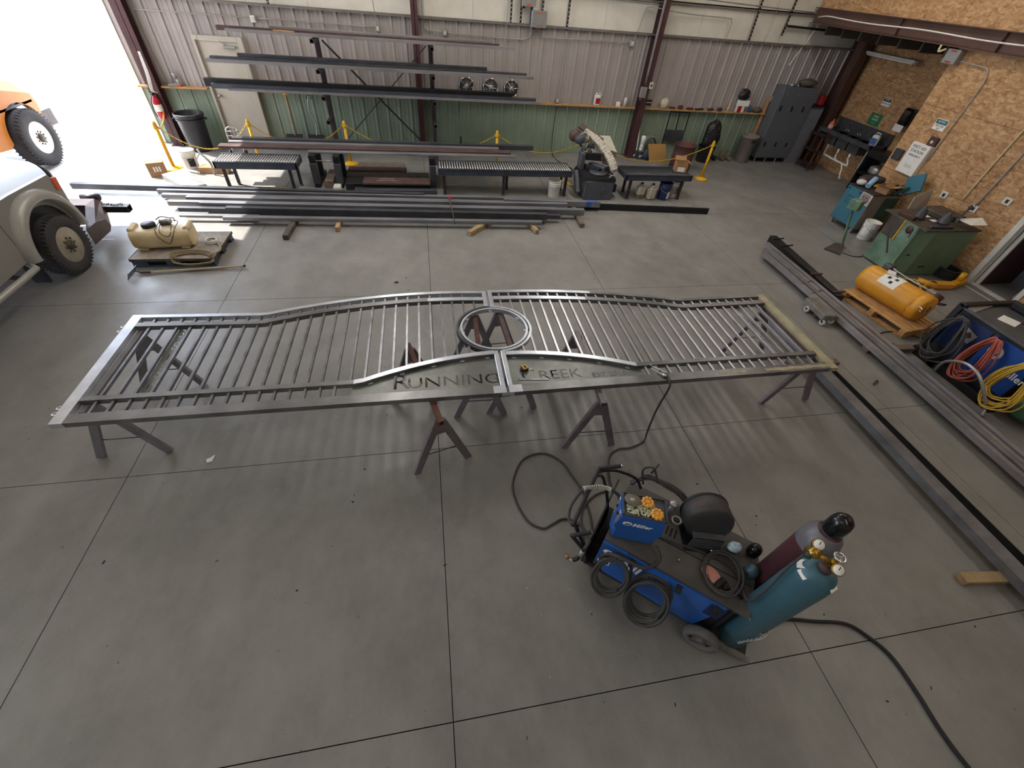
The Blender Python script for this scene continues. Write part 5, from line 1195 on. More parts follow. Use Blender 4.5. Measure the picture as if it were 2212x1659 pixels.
for (y, z) in ((Y0+.33, .78), (Y0+.33, .55), (Y1-.06, .78)): MB().lathe([(.016, 0), (.016, .012), (0, .012)], 8, Matrix.Translation((X0, y, z)) @ Matrix.Rotation(-PI/2, 4, 'Y')).build('latch', 'black', tl)
for (x, y) in ((X0+.05, Y0+.05), (X0+.05, Y1-.05), (X1-.05, Y0+.05), (X1-.05, Y1-.05)): MB().bb(x-.025, x+.025, y-.025, y+.025, 0, .11).build('foot', 'galv', tl)
MB().bb(X0, X1, Y0-.012, Y0, .1, .84).build('side', 'girt', tl); MB().bb(9.78, X1, Y0-.016, Y0-.01, .12, .8).build('side_door', 'tealdk', tl)
MB().bb(X0-.01, X1, Y0-.02, Y1, .84, .865, .003).build('top', 'rackbrown', tl)
MB().box((10.14, 7.76, 1.13), (.05, .36, .36), Matrix.Rotation(R(-32), 3, 'X') @ Matrix.Rotation(R(15), 3, 'Y'), .006).build('tilted_guard', 'teal', tl)
MB().bar((9.95, 7.92, .86), (10.1, 7.76, 1.05), .06, .06).build('guard_arm', 'tealdk', tl)
t = thing('cardboard_box', 'torn open cardboard box on top of the teal cabinet', 'box', (9.82, 8.02, .867), R(20))
for (c, d_) in (((0, -.12, .07), (.3, .005, .14)), ((0, .12, .07), (.3, .005, .14)), ((-.15, 0, .07), (.005, .24, .14)), ((.15, 0, .07), (.005, .24, .14)), ((0, 0, .003), (.3, .24, .005))): MB().box(c, d_).build('side', 'cardboard', t, True)
MB().box((0, -.18, .16), (.3, .14, .005), Matrix.Rotation(R(-15), 3, 'X')).build('flap', 'cardboard', t, True); MB().box((-.2, 0, .15), (.12, .24, .005), Matrix.Rotation(R(20), 3, 'Y')).build('flap', 'cardboard', t, True)
mat('rollblue', '#8fb4dc', .7, var=.06)
one('towel_roll', MB().cyl((9.52, 8.2, .93), (9.72, 8.3, 1.05), .055, 16), 'rollblue', 'light blue paper roll lying on the teal cabinet', 'paper roll')
one('white_rag', MB().grid(crumple((9.55, 8.42, .93), .11, .1, .06, seed=4), 14, 9), 'offwhite', 'crumpled white rag on the teal cabinet', 'rag')
one('yellow_pad', MB().box((9.88, 8.3, .9), (.16, .1, .04), Matrix.Rotation(.5, 3, 'Z'), .005), 'yellow', 'yellow pad on the teal cabinet behind the blue roll', 'pad')
one('dark_cloth', MB().grid(crumple((9.85, 8.5, .96), .35, .16, .1, seed=6), 18, 10), 'rackbrown', 'dark brown cloth heaped at the back of the teal cabinet', 'cloth')
mb = MB(); random.seed(9)
for k in range(10): mb.box((10.18+random.uniform(-.1, .1), 8.05+random.uniform(-.14, .14), .9+random.uniform(0, .1)), (.09, .05, .06), Matrix.Rotation(random.uniform(0, 3), 3, 'Z'), .01)
one('machine_head', mb, 'blacksteel', 'black greasy mechanism on top of the teal cabinet by the wall', 'machine part')
# ---- green ironworker
iw = thing('ironworker', 'big worn green ironworker machine against the OSB wall', 'machine', (9.6, 6.5, 0)); mat('iwgreen', '#83a08a', .5, .1, var=.2, scale=3, col2='#4d6a52', amt=(.25, .7)); mat('iwgreen2', '#6b8268', .5, .1, var=.15, scale=2); mat('iwgrime', '#4d463f', .55, .2, var=.3, scale=6)
MB().prism([(8.9, 6.16), (9.14, 6.04), (10.1, 6.04), (10.1, 6.95), (8.9, 6.8)], .02, .9).build('body', 'iwgreen2', iw)
MB().add([(8.895, 6.8, .03), (8.895, 6.16, .03), (8.895, 6.16, .9), (8.895, 6.8, .9), (8.87, 6.8, .03), (8.87, 6.16, .03), (8.87, 6.16, .9), (8.87, 6.8, .9)], [(0, 1, 2, 3), (4, 5, 6, 7), (0, 1, 5, 4), (1, 2, 6, 5), (2, 3, 7, 6), (3, 0, 4, 7)]).build('front_plate', 'iwgreen', iw)
MB().bb(8.855, 8.872, 6.18, 6.46, .62, .92, .004).build('upper_panel', 'iwgreen', iw); MB().bb(8.855, 8.872, 6.47, 6.79, .55, .92, .004).build('punch_plate', 'iwgrime', iw)
MB().bb(8.84, 8.86, 6.46, 6.48, .55, .93).build('edge_strip', 'yellow', iw)
MB().lathe([(.07, 0), (.07, .012), (.03, .02), (0, .02)], 18, Matrix.Translation((8.855, 6.3, .82)) @ Matrix.Rotation(-PI/2, 4, 'Y')).build('gauge', 'redprimer', iw)
MB().bb(8.852, 8.856, 6.22, 6.24, .7, .78).bb(8.94, 9.02, 6.095, 6.1, .4, .42).bb(9.35, 9.5, 6.033, 6.04, .18, .2).build('slots', 'black', iw)
MB().bb(8.86, 10.12, 6.02, 6.98, .9, .93, .004).build('table', 'iwgrime', iw)
MB().bar((9.0, 6.12, .95), (9.5, 6.1, .95), .06, .05, (0, 0, 1), .006).build('guide_bar', 'darksteel', iw); MB().bar((9.0, 6.45, .96), (8.95, 6.75, .96), .1, .07, (0, 0, 1), .01).build('die_block', 'rust', iw)
MB().bar((8.86, 6.4, .3), (8.86, 6.64, .62), .02, .02).build('grime_streak', 'iwgrime', iw)
for (x, y, s) in ((9.2, 6.55, 1), (9.5, 6.3, 1)):
    MB().lathe([(.1*s, 0), (.1*s, .05), (.085*s, .055), (.085*s, .12), (.07*s, .125), (.07*s, .17), (.03*s, .18), (.03*s, .22), (0, .22)], 20, Matrix.Translation((x, y, .93))).build('ram', 'darksteel', iw)
for (x, y) in ((9.1, 6.72), (9.45, 6.62), (9.42, 6.42), (9.75, 6.5)): MB().box((x, y, .94), (.13, .1, .006), Matrix.Rotation(x*3, 3, 'Z')).build('note', 'paper', iw)
MB().bb(9.6, 10.1, 6.4, 6.95, .93, 1.02, .01).build('top_cover', 'iwgrime', iw)
one('open_end_wrench', MB().bar((9.62, 6.2, 1.0), (9.88, 6.33, 1.2), .035, .014).tube([(9.86, 6.35, 1.25), (9.87, 6.31, 1.2), (9.93, 6.33, 1.2), (9.96, 6.38, 1.25)], .016, 6), 'darksteel', 'dark open ended wrench sticking up from the green machine', 'wrench')
one('work_sheet', MB().add([(9.72, 6.0, 1.035), (10.1, 6.0, 1.035), (10.16, 6.2, 1.09), (9.72, 6.3, 1.03), (9.72, 6.0, 1.037), (10.1, 6.0, 1.037), (10.16, 6.2, 1.092), (9.72, 6.3, 1.032)], [(0, 1, 2, 3), (4, 5, 6, 7), (0, 1, 5, 4), (1, 2, 6, 5), (2, 3, 7, 6), (3, 0, 4, 7)]), 'paper', 'folded white sheet of paper on the green machine by the wall', 'paper')
one('steel_sheet', MB().add([(9.55, 7.05, .5), (10.2, 7.2, .5), (10.15, 7.35, 1.2), (9.75, 7.3, 1.05), (9.56, 7.04, .5), (10.21, 7.19, .5), (10.16, 7.34, 1.2), (9.76, 7.29, 1.05)], [(0, 1, 2, 3), (4, 5, 6, 7), (0, 1, 5, 4), (1, 2, 6, 5), (2, 3, 7, 6), (3, 0, 4, 7)]).bb(9.6, 10.2, 7.0, 7.1, 0, .5), 'galv', 'shiny curved sheet leaning behind the green machine', 'sheet')
t = thing('foot_pedal', 'green foot pedal stand on the floor before the bucket', 'pedal', (8.5, 7.1, 0))
MB().add([(8.2, 7.14, .0), (8.38, 6.87, .0), (8.78, 7.26, .0), (8.58, 7.32, .0), (8.2, 7.14, .03), (8.38, 6.87, .03), (8.78, 7.26, .06), (8.58, 7.32, .06)], [(0, 1, 2, 3), (4, 5, 6, 7), (0, 1, 5, 4), (1, 2, 6, 5), (2, 3, 7, 6), (3, 0, 4, 7)]).build('base', 'iwgrime', t)
MB().bar((8.66, 7.2, .05), (8.62, 7.42, .72), .06, .02, (0, 1, 0), .004).build('column', 'iwgreen', t)
MB().box((8.66, 7.46, .82), (.16, .22, .2), Matrix.Rotation(R(20), 3, 'Z'), .01).build('control_box', 'iwgreen', t); MB().bb(8.58, 8.6, 7.38, 7.55, .9, .91).build('lip', 'pine', t)
one('pedal_cable', MB().tube(spl([(8.5, 6.95, .02), (8.65, 6.8, .012), (8.85, 6.8, .012), (8.92, 6.85, .03)], 6), .008, 6), 'black', 'thin black cable from the foot pedal to the green machine', 'cable')
# ---- yellow hydraulic body on a pallet
yp = pallet(7.62, 4.85, 1.25, .78, 'new pine pallet under the yellow hydraulic cylinder', 'palletwood', 'palletwood', 'palletwood', R(97), boards=7, gap=.035)
yc = thing('hydraulic_body', 'yellow cylindrical hydraulic body with taped papers on the pine pallet', 'machine', (7.62, 4.95, .142), R(100))
M = Matrix.Translation((0, 0, .22)) @ Matrix.Rotation(PI/2, 4, 'Y')
MB().lathe([(0, -.5), (.15, -.5), (.2, -.47), (.22, -.42), (.22, .3), (.21, .42)], 32, M).build('barrel', 'amber', yc, True) if False else None
AX = Vector((1, 0, 0))
MB().lathe([(0, -.42), (.18, -.42), (.215, -.38), (.22, -.34), (.22, .5), (.2, .56), (0, .56)], 32, M).build('barrel', 'amber', yc, True)
MB().lathe([(0, -.54), (.205, -.54), (.235, -.5), (.235, -.4), (.22, -.38)], 8, M).build('end_housing', 'amber', yc, True)
text_mesh('1 0', .16, .001, frame3((-.542, 0, .22), (0, -1, 0), (0, 0, 1))).build('painted_number', 'ink', yc, True)
gx = lambda a, x: Vector((x, .2225*math.cos(a), .22+.2225*math.sin(a)))
MB().grid(lambda u, v: gx(.45+1.5*u, -.04+.3*v), 12, 2).build('taped_paper', 'paper', yc, True)
for (a, x) in ((.7, .06), (1.1, .03), (1.0, .14), (1.5, .1)):
    MB().grid(lambda u, v: gx(a+.22*u, x+.05*v)*1.0+Vector((0, 0, .002)), 4, 1).build('photo_print', 'ink', yc, True)
MB().box((.24, -.02, .45), (.12, .16, .012), Matrix.Rotation(.5, 3, 'Z')).build('tag_bag', 'paper', yc, True)
MB().grid(lambda u, v: gx(1.9+.25*u, .36+.07*v)+Vector((0, 0, .002)), 4, 1).build('sticker', 'paper', yc, True)
MB().box((.42, -.2, .42), (.14, .12, .14), None, .015).build('valve_block', 'bluesteel', yc, True)
MB().tube(spl([(.38, -.2, .46), (.25, -.19, .44), (.0, -.18, .43), (-.3, -.18, .43)], 5), .012, 8).build('pipe', 'galv', yc, True); MB().box((-.36, -.2, .4), (.14, .1, .1), None, .012).build('fitting', 'galv', yc, True)
MB().tube(spl([(-.53, .17, .26), (-.57, .2, .24), (-.57, .22, .3), (-.5, .2, .3)], 5), .01, 6).build('hook', 'chrome', yc, True)
MB().lathe([(0, 0), (.09, 0), (.09, .18), (0, .18)], 18, Matrix.Translation((-.35, -.42, .16)) @ Matrix.Rotation(R(30), 4, 'X')).build('red_motor', 'rust', yc, True)
mb = MB()
for k in range(6): mb.tube(spl([(-.3, -.22, .25+.02*k), (-.1, -.4-.02*k, .3), (.15, -.42-.03*k, .2+.02*k), (.3, -.3, .22), (.35, -.24, .3)], 6), .012, 6)
mb.tube(spl([(-.38, -.45, .2), (-.5, -.55, .22), (-.45, -.62, .16), (-.3, -.58, .12)], 6), .01, 6); mb.build('hoses', 'black', yc, True)
MB().tube(spl([(-.2, -.3, .3), (.05, -.45, .36), (.3, -.35, .25)], 6), .014, 6).build('yellow_hose', 'chainyellow', yc, True)
MB().bar((-.35, -.5, .0), (-.35, -.5, .24), .16, .1, (1, 0, 0), .006).build('stand_box', 'black', yc, True)
# yellow arm and hose coil by the doorway
t = thing('yellow_arm', 'yellow bent steel arm with pins lying by the doorway', 'machine part', (9.6, 5.58, 0))
MB().bar((9.15, 5.62, .06), (9.75, 5.55, .06), .14, .1, (0, 0, 1), .008).build('arm', 'amber', t); MB().bar((9.72, 5.55, .06), (10.2, 5.68, .06), .12, .1, (0, 0, 1), .008).build('arm_end', 'amber', t)
MB().cyl((9.1, 5.72, .1), (9.28, 5.46, .1), .05, 14).build('pin', 'amber', t); MB().cyl((9.98, 5.64, .11), (9.98, 5.64, .26), .05, 14).build('pin', 'yellow', t); MB().bb(9.3, 9.4, 5.56, 5.64, .11, .112).build('slot', 'black', t)
one('dark_block', MB().box((8.85, 5.65, .05), (.3, .14, .1), Matrix.Rotation(.3, 3, 'Z'), .008), 'bluesteel', 'dark grey block on the floor left of the yellow arm', 'block')
mb = MB()
for k in range(4): mb.tube(circ((10.08, 5.98, .03+.045*k), .2-.006*k, 24), .024, 7, closed=True)
one('hose_coil', mb, 'rubber', 'thick black hose coiled on the floor beside the door frame', 'hose')
# bars leaning in the back room
for k in range(6):
    x = 10.75+.1*k; one('leaning_tube', MB().rtube((x, 5.1-.03*k, .0+.02), (x+.35, 4.95-.05*k, 1.9), .05, .05, .005), 'millsteel', ('first', 'second', 'third', 'fourth', 'fifth', 'sixth')[k]+' grey steel tube from the door frame leaning behind the doorway', 'steel bar', 'tubes leaning behind the doorway')
# ================================================================ right foreground: long tubes, dolly, generator
def ltube(a, b, w, h, z, m, lab, grp=None, ang=False):
    return one('long_tube', MB().rtube((*a, z+h/2), (*b, z+h/2), w, h, .006), m, lab, 'steel bar', grp)
G = 'bundle of long tubes on the right'
for k in range(4):
    ltube((6.46+.1*k, 6.8+.12*k), (6.31+.1*k, -1.2), .07, .075+.012*(k % 2), .085, ('barsteel', 'millsteel', 'barsteel', 'galvbar')[k] if mat('galvbar', '#9a99a0', .35, .5, var=.2, scale=2) else 'barsteel', ('leftmost', 'second', 'third', 'rightmost')[k]+' of the four long grey tubes bundled on the right of the floor', G)
t = thing('black_channel', 'black painted steel channel with clips lying beside the tube bundle', 'steel beam', (7.1, 6.4, 0))
MB().bar((7.14, 7.5, .075), (6.93, 5.2, .075), .15, .15, (0, 0, 1), .004).build('beam', 'black', t)
for (y) in (7.3, 7.0): MB().bar((7.0, y, .16), (7.22, y-.02, .19), .02, .02).build('clip', 'blacksteel', t)
for y in (5.9, 5.3): MB().bb(6.86, 7.1, y, y+.04, .15, .17).build('strap', 'rustbar', t)
one('tube_tie', MB().bar((6.42, 5.6, .166), (6.8, 5.72, .166), .008, .004).bar((6.41, 5.3, .166), (6.79, 5.42, .166), .008, .004), 'black', 'thin black ties round the tube bundle', 'tie')
ltube((5.2, 4.6), (5.12, -1.0), .16, .1, .08, 'millsteel', 'single wide grey tube lying near the gate end')
one('thin_angle', MB().bar((5.5, 4.3, .04), (5.48, -.8, .04), .012, .08), 'blacksteel', 'thin black bar on edge beside the single wide tube', 'steel bar')
one('floor_timber', MB().bar((4.66, .76, .04), (6.9, .5, .04), .1, .078, (0, 0, 1), .006), 'oldpine', 'pale timber under the near ends of the long tubes', 'timber')
one('floor_timber', MB().bar((6.4, 3.95, .04), (7.25, 3.9, .04), .12, .078, (0, 0, 1), .006), 'oldwood', 'weathered timber under the tube bundle beside the pallet', 'timber')
one('bearer', MB().bar((4.9, 3.75, .04), (5.7, 3.7, .04), .1, .078, (0, 0, 1), .006), 'oldwood', 'timber under the single wide tube by the gate corner', 'timber')
one('loose_bolt', MB().cyl((5.95, 3.25, .02), (6.05, 3.3, .02), .012, 6).cyl((6.03, 3.29, .02), (6.05, 3.3, .02), .022, 6), 'rustbar', 'loose bolt on the floor right of the gate corner', 'bolt')
t = thing('dolly', 'small grey block dolly on casters touching the tube bundle', 'dolly', (6.25, 4.88, 0))
MB().bar((6.28, 5.15, .13), (6.24, 4.62, .13), .22, .1, (0, 0, 1), .012).build('block', 'oldgrey', t) if mat('oldgrey', '#77736c', .7, var=.3, scale=8) else 0
for (x, y) in ((6.16, 5.0), (6.17, 4.63), (6.38, 5.02), (6.36, 4.66)):
    MB().lathe([(0, -.022), (.045, -.022), (.05, -.012), (.05, .012), (.045, .022), (0, .022)], 18, Matrix.Translation((x, y, .05)) @ Matrix.Rotation(PI/2, 4, 'Y')).build('caster', 'offwhite', t); MB().bb(x-.03, x+.03, y-.02, y+.02, .05, .085).build('fork', 'rustbar', t)
MB().box((6.19, 4.82, .06), (.06, .07, .06), Matrix.Rotation(.3, 3, 'Z'), .01).build('bracket', 'rust', t)
# ---- blue engine welder draped with hoses
gw = thing('engine_welder', 'blue engine driven welder on a skid draped with hoses', 'welder', (7.7, 3.1, 0)); mat('millerblue', '#1f4a98', .35, .05, var=.1, scale=3); mat('deepblue', '#182a55', .4, .05, var=.15, scale=3); mat('topgrey', '#54565a', .5, .2, var=.15)
MB().bb(7.28, 8.2, 2.68, 3.84, .1, .84, .01).build('body', 'black', gw)
MB().bb(7.265, 7.282, 3.3, 3.78, .3, .8, .004).build('side_panel', 'deepblue', gw); MB().bb(7.265, 7.282, 2.69, 3.27, .22, .8, .004).build('side_panel', 'millerblue', gw)
MB().bb(7.26, 8.22, 2.66, 3.86, .84, .87, .006).build('top', 'topgrey', gw)
MB().bb(7.25, 7.35, 3.8, 3.88, 0, .9, .004).build('corner_post', 'black', gw); MB().bb(7.25, 8.2, 3.78, 3.86, .86, .92, .01).build('top_rail', 'black', gw); MB().bar((8.0, 3.75, .93), (8.05, 2.7, .93), .09, .1, (0, 0, 1), .02).build('exhaust_guard', 'black', gw)
MB().cyl((8.05, 3.1, .9), (8.05, 3.1, 1.02), .05, 12).cyl((8.1, 2.85, .9), (8.1, 2.85, 1.0), .06, 12).build('caps', 'black', gw)
MB().box((7.62, 3.45, .875), (.22, .2, .004), Matrix.Rotation(.35, 3, 'Z')).build('paper', 'paper', gw); MB().box((7.8, 3.35, .885), (.08, .1, .03), Matrix.Rotation(.35, 3, 'Z'), .005).build('red_box', 'rust', gw)
MB().bb(7.4, 7.75, 2.7, 2.98, .871, .876).build('grating', 'blacksteel', gw); MB().bar((7.3, 3.72, .875), (7.7, 3.82, .885), .1, .012).build('trim', 'galv', gw)
M = frame3((7.264, 2.98, .55), (0, -1, 0), (0, 0, 1))
MB().lathe([(0, 0), (.09, 0), (.09, .0015), (0, .0015)], 24, frame3((7.265, 3.12, .62), (0, -1, 0), (0, 0, 1))).build('emblem_disc', 'paper', gw)
mb = MB()
for k in range(3): mb.add([frame3((7.263, 3.12, .62), (0, -1, 0), (0, 0, 1)) @ Vector(p) for p in ((-.05+.032*k, -.04, .001), (-.03+.032*k, -.04, .001), (-.015+.032*k, .04, .001), (-.035+.032*k, .04, .001))], [(0, 1, 2, 3)])
mb.build('emblem', 'millerblue', gw)
text_mesh('Miller', .13, .001, frame3((7.263, 2.78, .5), (0, -1, 0), (0, 0, 1)), bold=.002).build('lettering', 'paper', gw)
MB().box((7.263, 3.5, .6), (.003, .17, .15), Matrix.Rotation(R(12), 3, 'X')).build('decal', 'galv', gw); MB().box((7.261, 3.5, .61), (.003, .08, .06), Matrix.Rotation(R(45), 3, 'X')).build('decal_mark', 'redprimer', gw)
MB().bb(7.2, 8.3, 3.5, 3.6, 0, .1).bb(7.2, 8.3, 2.7, 2.8, 0, .1).bb(7.2, 7.3, 2.6, 3.9, 0, .12).build('skid', 'black', gw)
for (y) in (3.72, 3.2, 2.6): MB().bb(7.17, 7.27, y-.03, y+.03, .74, .8, .006).build('hose_hook', 'black', gw)
def hosecoil(y0, wid, drop, n, r, m, lab, seed, x=7.2, top=.8):
    rnd = random.Random(seed); mb = MB()
    for k in range(n):
        w = wid*(.75+.3*rnd.random()); d = drop*(.8+.25*rnd.random()); sh = rnd.uniform(-.05, .05); xo = x-.05-.1*rnd.random()
        pts = [(x-.02, y0+.01*k-.03, top+.01*rnd.random()), (xo, y0+w*.35+sh, top-d*.3), (xo-.03, y0+w*.4+sh, top-d*.75), (xo-.06, y0+sh, top-d), (xo-.03, y0-w*.5+sh, top-d*.8), (xo, y0-w*.4+sh, top-d*.35)]
        mb.tube(spl(pts, 6, True), r, 6, closed=True)
    return one('hose_coil', mb, m, lab, 'hose', 'hoses hung on the blue welder')
mat('hosered', '#a8503f', .5, var=.12); mat('hoseyellow', '#c59e2f', .5, var=.1)
hosecoil(3.62, .42, .66, 9, .012, 'cable', 'dark grey cable coil hung on the welder corner', 1)
hosecoil(3.16, .3, .62, 9, .011, 'hosered', 'red hose coil hung in the middle of the blue welder', 2)
hosecoil(2.66, .4, .66, 9, .011, 'hoseyellow', 'yellow hose coil hung on the blue welder', 3)
pts = [(7.2, 3.42, .02)]+[(7.0+.06*math.sin(PI*k/12), 3.4-.74*k/12, .02+.5*math.sin(PI*k/12)) for k in range(1, 12)]+[(7.1, 2.62, .02)]
one('bent_hoop', MB().tube(spl([(7.16, 3.42, .03), (6.98, 3.32, .3), (6.92, 3.12, .46), (6.9, 2.9, .46), (6.95, 2.72, .3), (7.05, 2.62, .12), (7.02, 2.55, .02)], 6), .02, 10), 'galv', 'bent grey steel hoop standing before the blue welder', 'hoop')
t = thing('green_tank', 'dark green tank cylinder lying at the right edge beside the welder', 'tank', (7.45, 2.4, 0)); MB().lathe([(0, -.3), (.1, -.3), (.17, -.24), (.18, .3), (.1, .36), (0, .36)], 24, Matrix.Translation((7.62, 2.42, .26)) @ Matrix.Rotation(R(90), 4, 'Y') @ Matrix.Diagonal((1.1, 1.1, 1.2, 1))).build('shell', 'tankgreen', t) if mat('tankgreen', '#3f5f4a', .4, .05, var=.15) else 0
one('hose_loop', MB().tube(spl([(7.15, 3.98, .012), (6.98, 4.12, .012), (7.0, 4.3, .012), (7.3, 4.35, .012), (7.7, 4.1, .03)], 6), .01, 6), 'cable', 'thin dark hose looping on the floor below the pine pallet', 'hose')
# ================================================================ welding cart
CO = Vector((1.19, 1.325, 0)); CA = math.atan2(-.639, .769)
CM = Matrix.Translation(CO) @ Matrix.Rotation(CA, 4, 'Z')
mat('deck', '#57534f', .55, .15, var=.2, scale=6); mat('cartblack', '#262528', .5, .2, var=.2, scale=5); mat('blueb', '#2a62b5', .32, .05, var=.07, scale=4)
wc = thing('welding_machine', 'blue wheeled welding power source with dusty black top deck', 'welding machine', CO, CA)
def lp(name, mb, m, par=None): return mb.build(name, m, par or wc, True)
lp('base_frame', MB().bb(-.1, 1.1, .0, .62, .1, .14, .004), 'cartblack')
lp('case', MB().bb(.02, 1.0, .02, .6, .14, .62, .006), 'cartblack')
dk = lp('deck', MB().prism([(0, 0), (1.0, 0), (1.1, .0), (1.1, .62), (0, .62)], .625, .65), 'deck')
lp('deck_slot', MB().lathe([(0, 0), (.04, 0), (.04, .0015), (0, .0015)], 16, Matrix.Translation((1.0, .115, .65)) @ Matrix.Diagonal((1, .55, 1, 1))), 'black', dk)
lp('deck_slot', MB().lathe([(0, 0), (.035, 0), (.035, .0015), (0, .0015)], 16, Matrix.Translation((.985, .47, .65)) @ Matrix.Diagonal((1, .55, 1, 1))), 'rustbar', dk)
lp('deck_seam', MB().bb(.02, 1.08, .235, .243, .65, .653), 'cartblack', dk)
for k in range(3): lp('louvre', MB().bb(.4+.035*k, .415+.035*k, .3, .38, .65, .652), 'black', dk)
sp = lp('side_panel', MB().add([(.0, -.012, .62), (.0, -.012, .3), (.1, -.012, .16), (.88, -.012, .14), (.96, -.012, .62), (.0, .0, .62), (.0, .0, .3), (.1, .0, .16), (.88, .0, .14), (.96, .0, .62)], [(0, 1, 2, 3, 4), (5, 6, 7, 8, 9), (0, 1, 6, 5), (1, 2, 7, 6), (2, 3, 8, 7), (3, 4, 9, 8), (4, 0, 5, 9)]), 'blueb')
lp('corner_bracket', MB().bb(.86, .97, -.02, -.011, .42, .6, .002), 'deepblue', sp)
lp('panel_top_edge', MB().bb(0, .2, -.02, .03, .6, .63, .004), 'blueb', sp)
text_mesh('Miller', .15, .001, frame3((.3, -.0135, .46), (1, 0, 0), (0, 0, 1)), bold=.003, shear=.15).build('lettering', 'paper', sp, True)
def emblem(c, x, y, w, par, local=True):
    F = frame3(c, x, y); MB().lathe([(0, 0), (w, 0), (w, .001), (0, .001)], 22, F @ Matrix.Diagonal((1, .72, 1, 1))).build('emblem_disc', 'paper', par, local)
    mb = MB()
    for k in range(3): mb.add([F @ Vector(p) for p in ((w*(-.55+.36*k), -.4*w, .0016), (w*(-.33+.36*k), -.4*w, .0016), (w*(-.2+.36*k), .4*w, .0016), (w*(-.42+.36*k), .4*w, .0016))], [(0, 1, 2, 3)])
    mb.build('emblem', 'millerblue', par, local)
emblem((.09, -.0135, .5), (1, 0, 0), (0, 0, 1), .06, sp)
lp('warning_label', MB().bb(.02, .12, -.014, -.012, .3, .4), 'paper', sp); lp('warning_label', MB().bb(.03, .11, -.015, -.013, .31, .37), 'ink', sp)
for x in (.25, .62, .9): lp('hook', MB().bb(x-.02, x+.02, -.07, -.01, .58, .61, .004), 'cartblack'); 
lp('front_plate', MB().bb(-.1, -.085, .0, .62, .1, .6), 'cartblack'); lp('front_panel', MB().bb(.0, .02, .02, .6, .14, .62), 'topgrey')
lp('foot_plate', MB().bb(1.0, 1.33, .0, .62, .04, .055), 'cartblack'); [lp('foot_lip', MB().bb(1.0, 1.36, y, y+.04, .04, .08), 'oldgrey') for y in (-.02, .6)]; [lp('back_post', MB().bb(1.0, 1.03, y, y+.04, .05, .6), 'cartblack') for y in (.02, .56)]
for y in (-.075, .695):
    M = Matrix.Translation((.97, y, .135)) @ Matrix.Rotation(PI/2, 4, 'X')
    wh = MB().lathe([(.095, -.035), (.125, -.035), (.135, -.022), (.135, .022), (.125, .035), (.095, .035), (.09, 0)], 28, M, cap=False).build('wheel', 'wheelgrey', wc, True) if mat('wheelgrey', '#6a6663', .7, var=.12) else 0
    mb = MB(); mb.lathe([(0, -.03), (.03, -.03), (.03, .03), (0, .03)], 14, M)
    for k in range(5):
        a = 2*PI*k/5+.3; mb.bar(M @ Vector((.02*math.cos(a), .02*math.sin(a), 0)), M @ Vector((.1*math.cos(a), .1*math.sin(a), 0)), .045, .03, M.to_3x3() @ Vector((0, 0, 1)))
    mb.build('spokes', 'wheelgrey', wh, True); MB().lathe([(0, -.006), (.098, -.006), (.098, .006), (0, .006)], 20, M).build('disc', 'cartblack', wh, True)
for y in (.08, .54): lp('caster', MB().lathe([(0, -.02), (.05, -.02), (.05, .02), (0, .02)], 16, Matrix.Translation((.0, y, .05)) @ Matrix.Rotation(PI/2, 4, 'X')), 'rubber')
hb = lp('handle', MB().tube(spl([(-.06, .0, .12), (-.1, -.06, .4), (-.21, -.235, .86), (-.215, -.25, .9), (-.19, -.235, .92), (-.11, -.165, .92)], 5), .016, 10), 'cartblack')
lp('handle_bar', MB().tube(spl([(-.11, -.05, .45), (-.235, -.14, .86), (-.25, -.13, .9), (-.262, .33, .95), (-.25, .37, .96), (-.12, .45, 1.0)], 5), .016, 10), 'cartblack', hb)
lp('handle_leg', MB().tube(spl([(-.255, .3, .94), (-.2, .33, .9), (-.08, .36, .5), (-.07, .36, .15)], 5), .014, 10), 'cartblack', hb)
lp('handle_brace', MB().tube(spl([(-.255, .34, .95), (-.15, .46, .9), (.02, .56, .8), (.1, .58, .68)], 5), .013, 10), 'cartblack', hb)
lp('grip_cap', MB().cyl((-.112, -.167, .92), (-.104, -.16, .92), .015, 10).cyl((-.121, .449, 1.0), (-.112, .455, 1.002), .015, 10), 'chrome', hb)
# ---- wire feeder
FM = CM @ Matrix.Translation((.04, .035, .65)) @ Matrix.Rotation(R(20), 4, 'Z')
wf = thing('wire_feeder', 'blue wire feeder box with tray of parts on the cart deck', 'wire feeder', FM.translation, CA+R(20))
def fp(name, mb, m, par=None): return mb.build(name, m, par or wf, True)
fp('case', MB().prism([(.0, .0), (.31, 0), (.33, .06), (.33, .19), (.0, .19), (-.02, .1)], .02, .36), 'blueb')
fp('lower_case', MB().bb(.0, .32, .02, .17, 0, .03), 'cartblack')
fp('side_door', MB().add([(.0, -.004, .36), (.31, -.004, .36), (.34, -.004, .2), (.3, -.004, .05), (.06, -.004, .05), (.03, -.004, .14), (-.03, -.004, .2), (.0, .004, .36), (.31, .004, .36), (.34, .004, .2), (.3, .004, .05), (.06, .004, .05), (.03, .004, .14), (-.03, .004, .2)], [tuple(range(7)), tuple(range(7, 14))]+[(i, (i+1) % 7, 7+(i+1) % 7, 7+i) for i in range(7)]), 'blueb')
text_mesh('Miller', .062, .0008, frame3((.17, -.0055, .26), (1, 0, 0), (0, 0, 1)), bold=.001, shear=.15).build('lettering', 'paper', wf, True)
emblem((.06, -.0055, .265), (1, 0, 0), (0, 0, 1), .036, wf)
fp('tray_rim', MB().bb(0, .32, 0, .008, .36, .38).bb(0, .32, .182, .19, .36, .38).bb(0, .008, 0, .19, .36, .38).bb(.312, .32, 0, .19, .36, .38), 'topgrey')
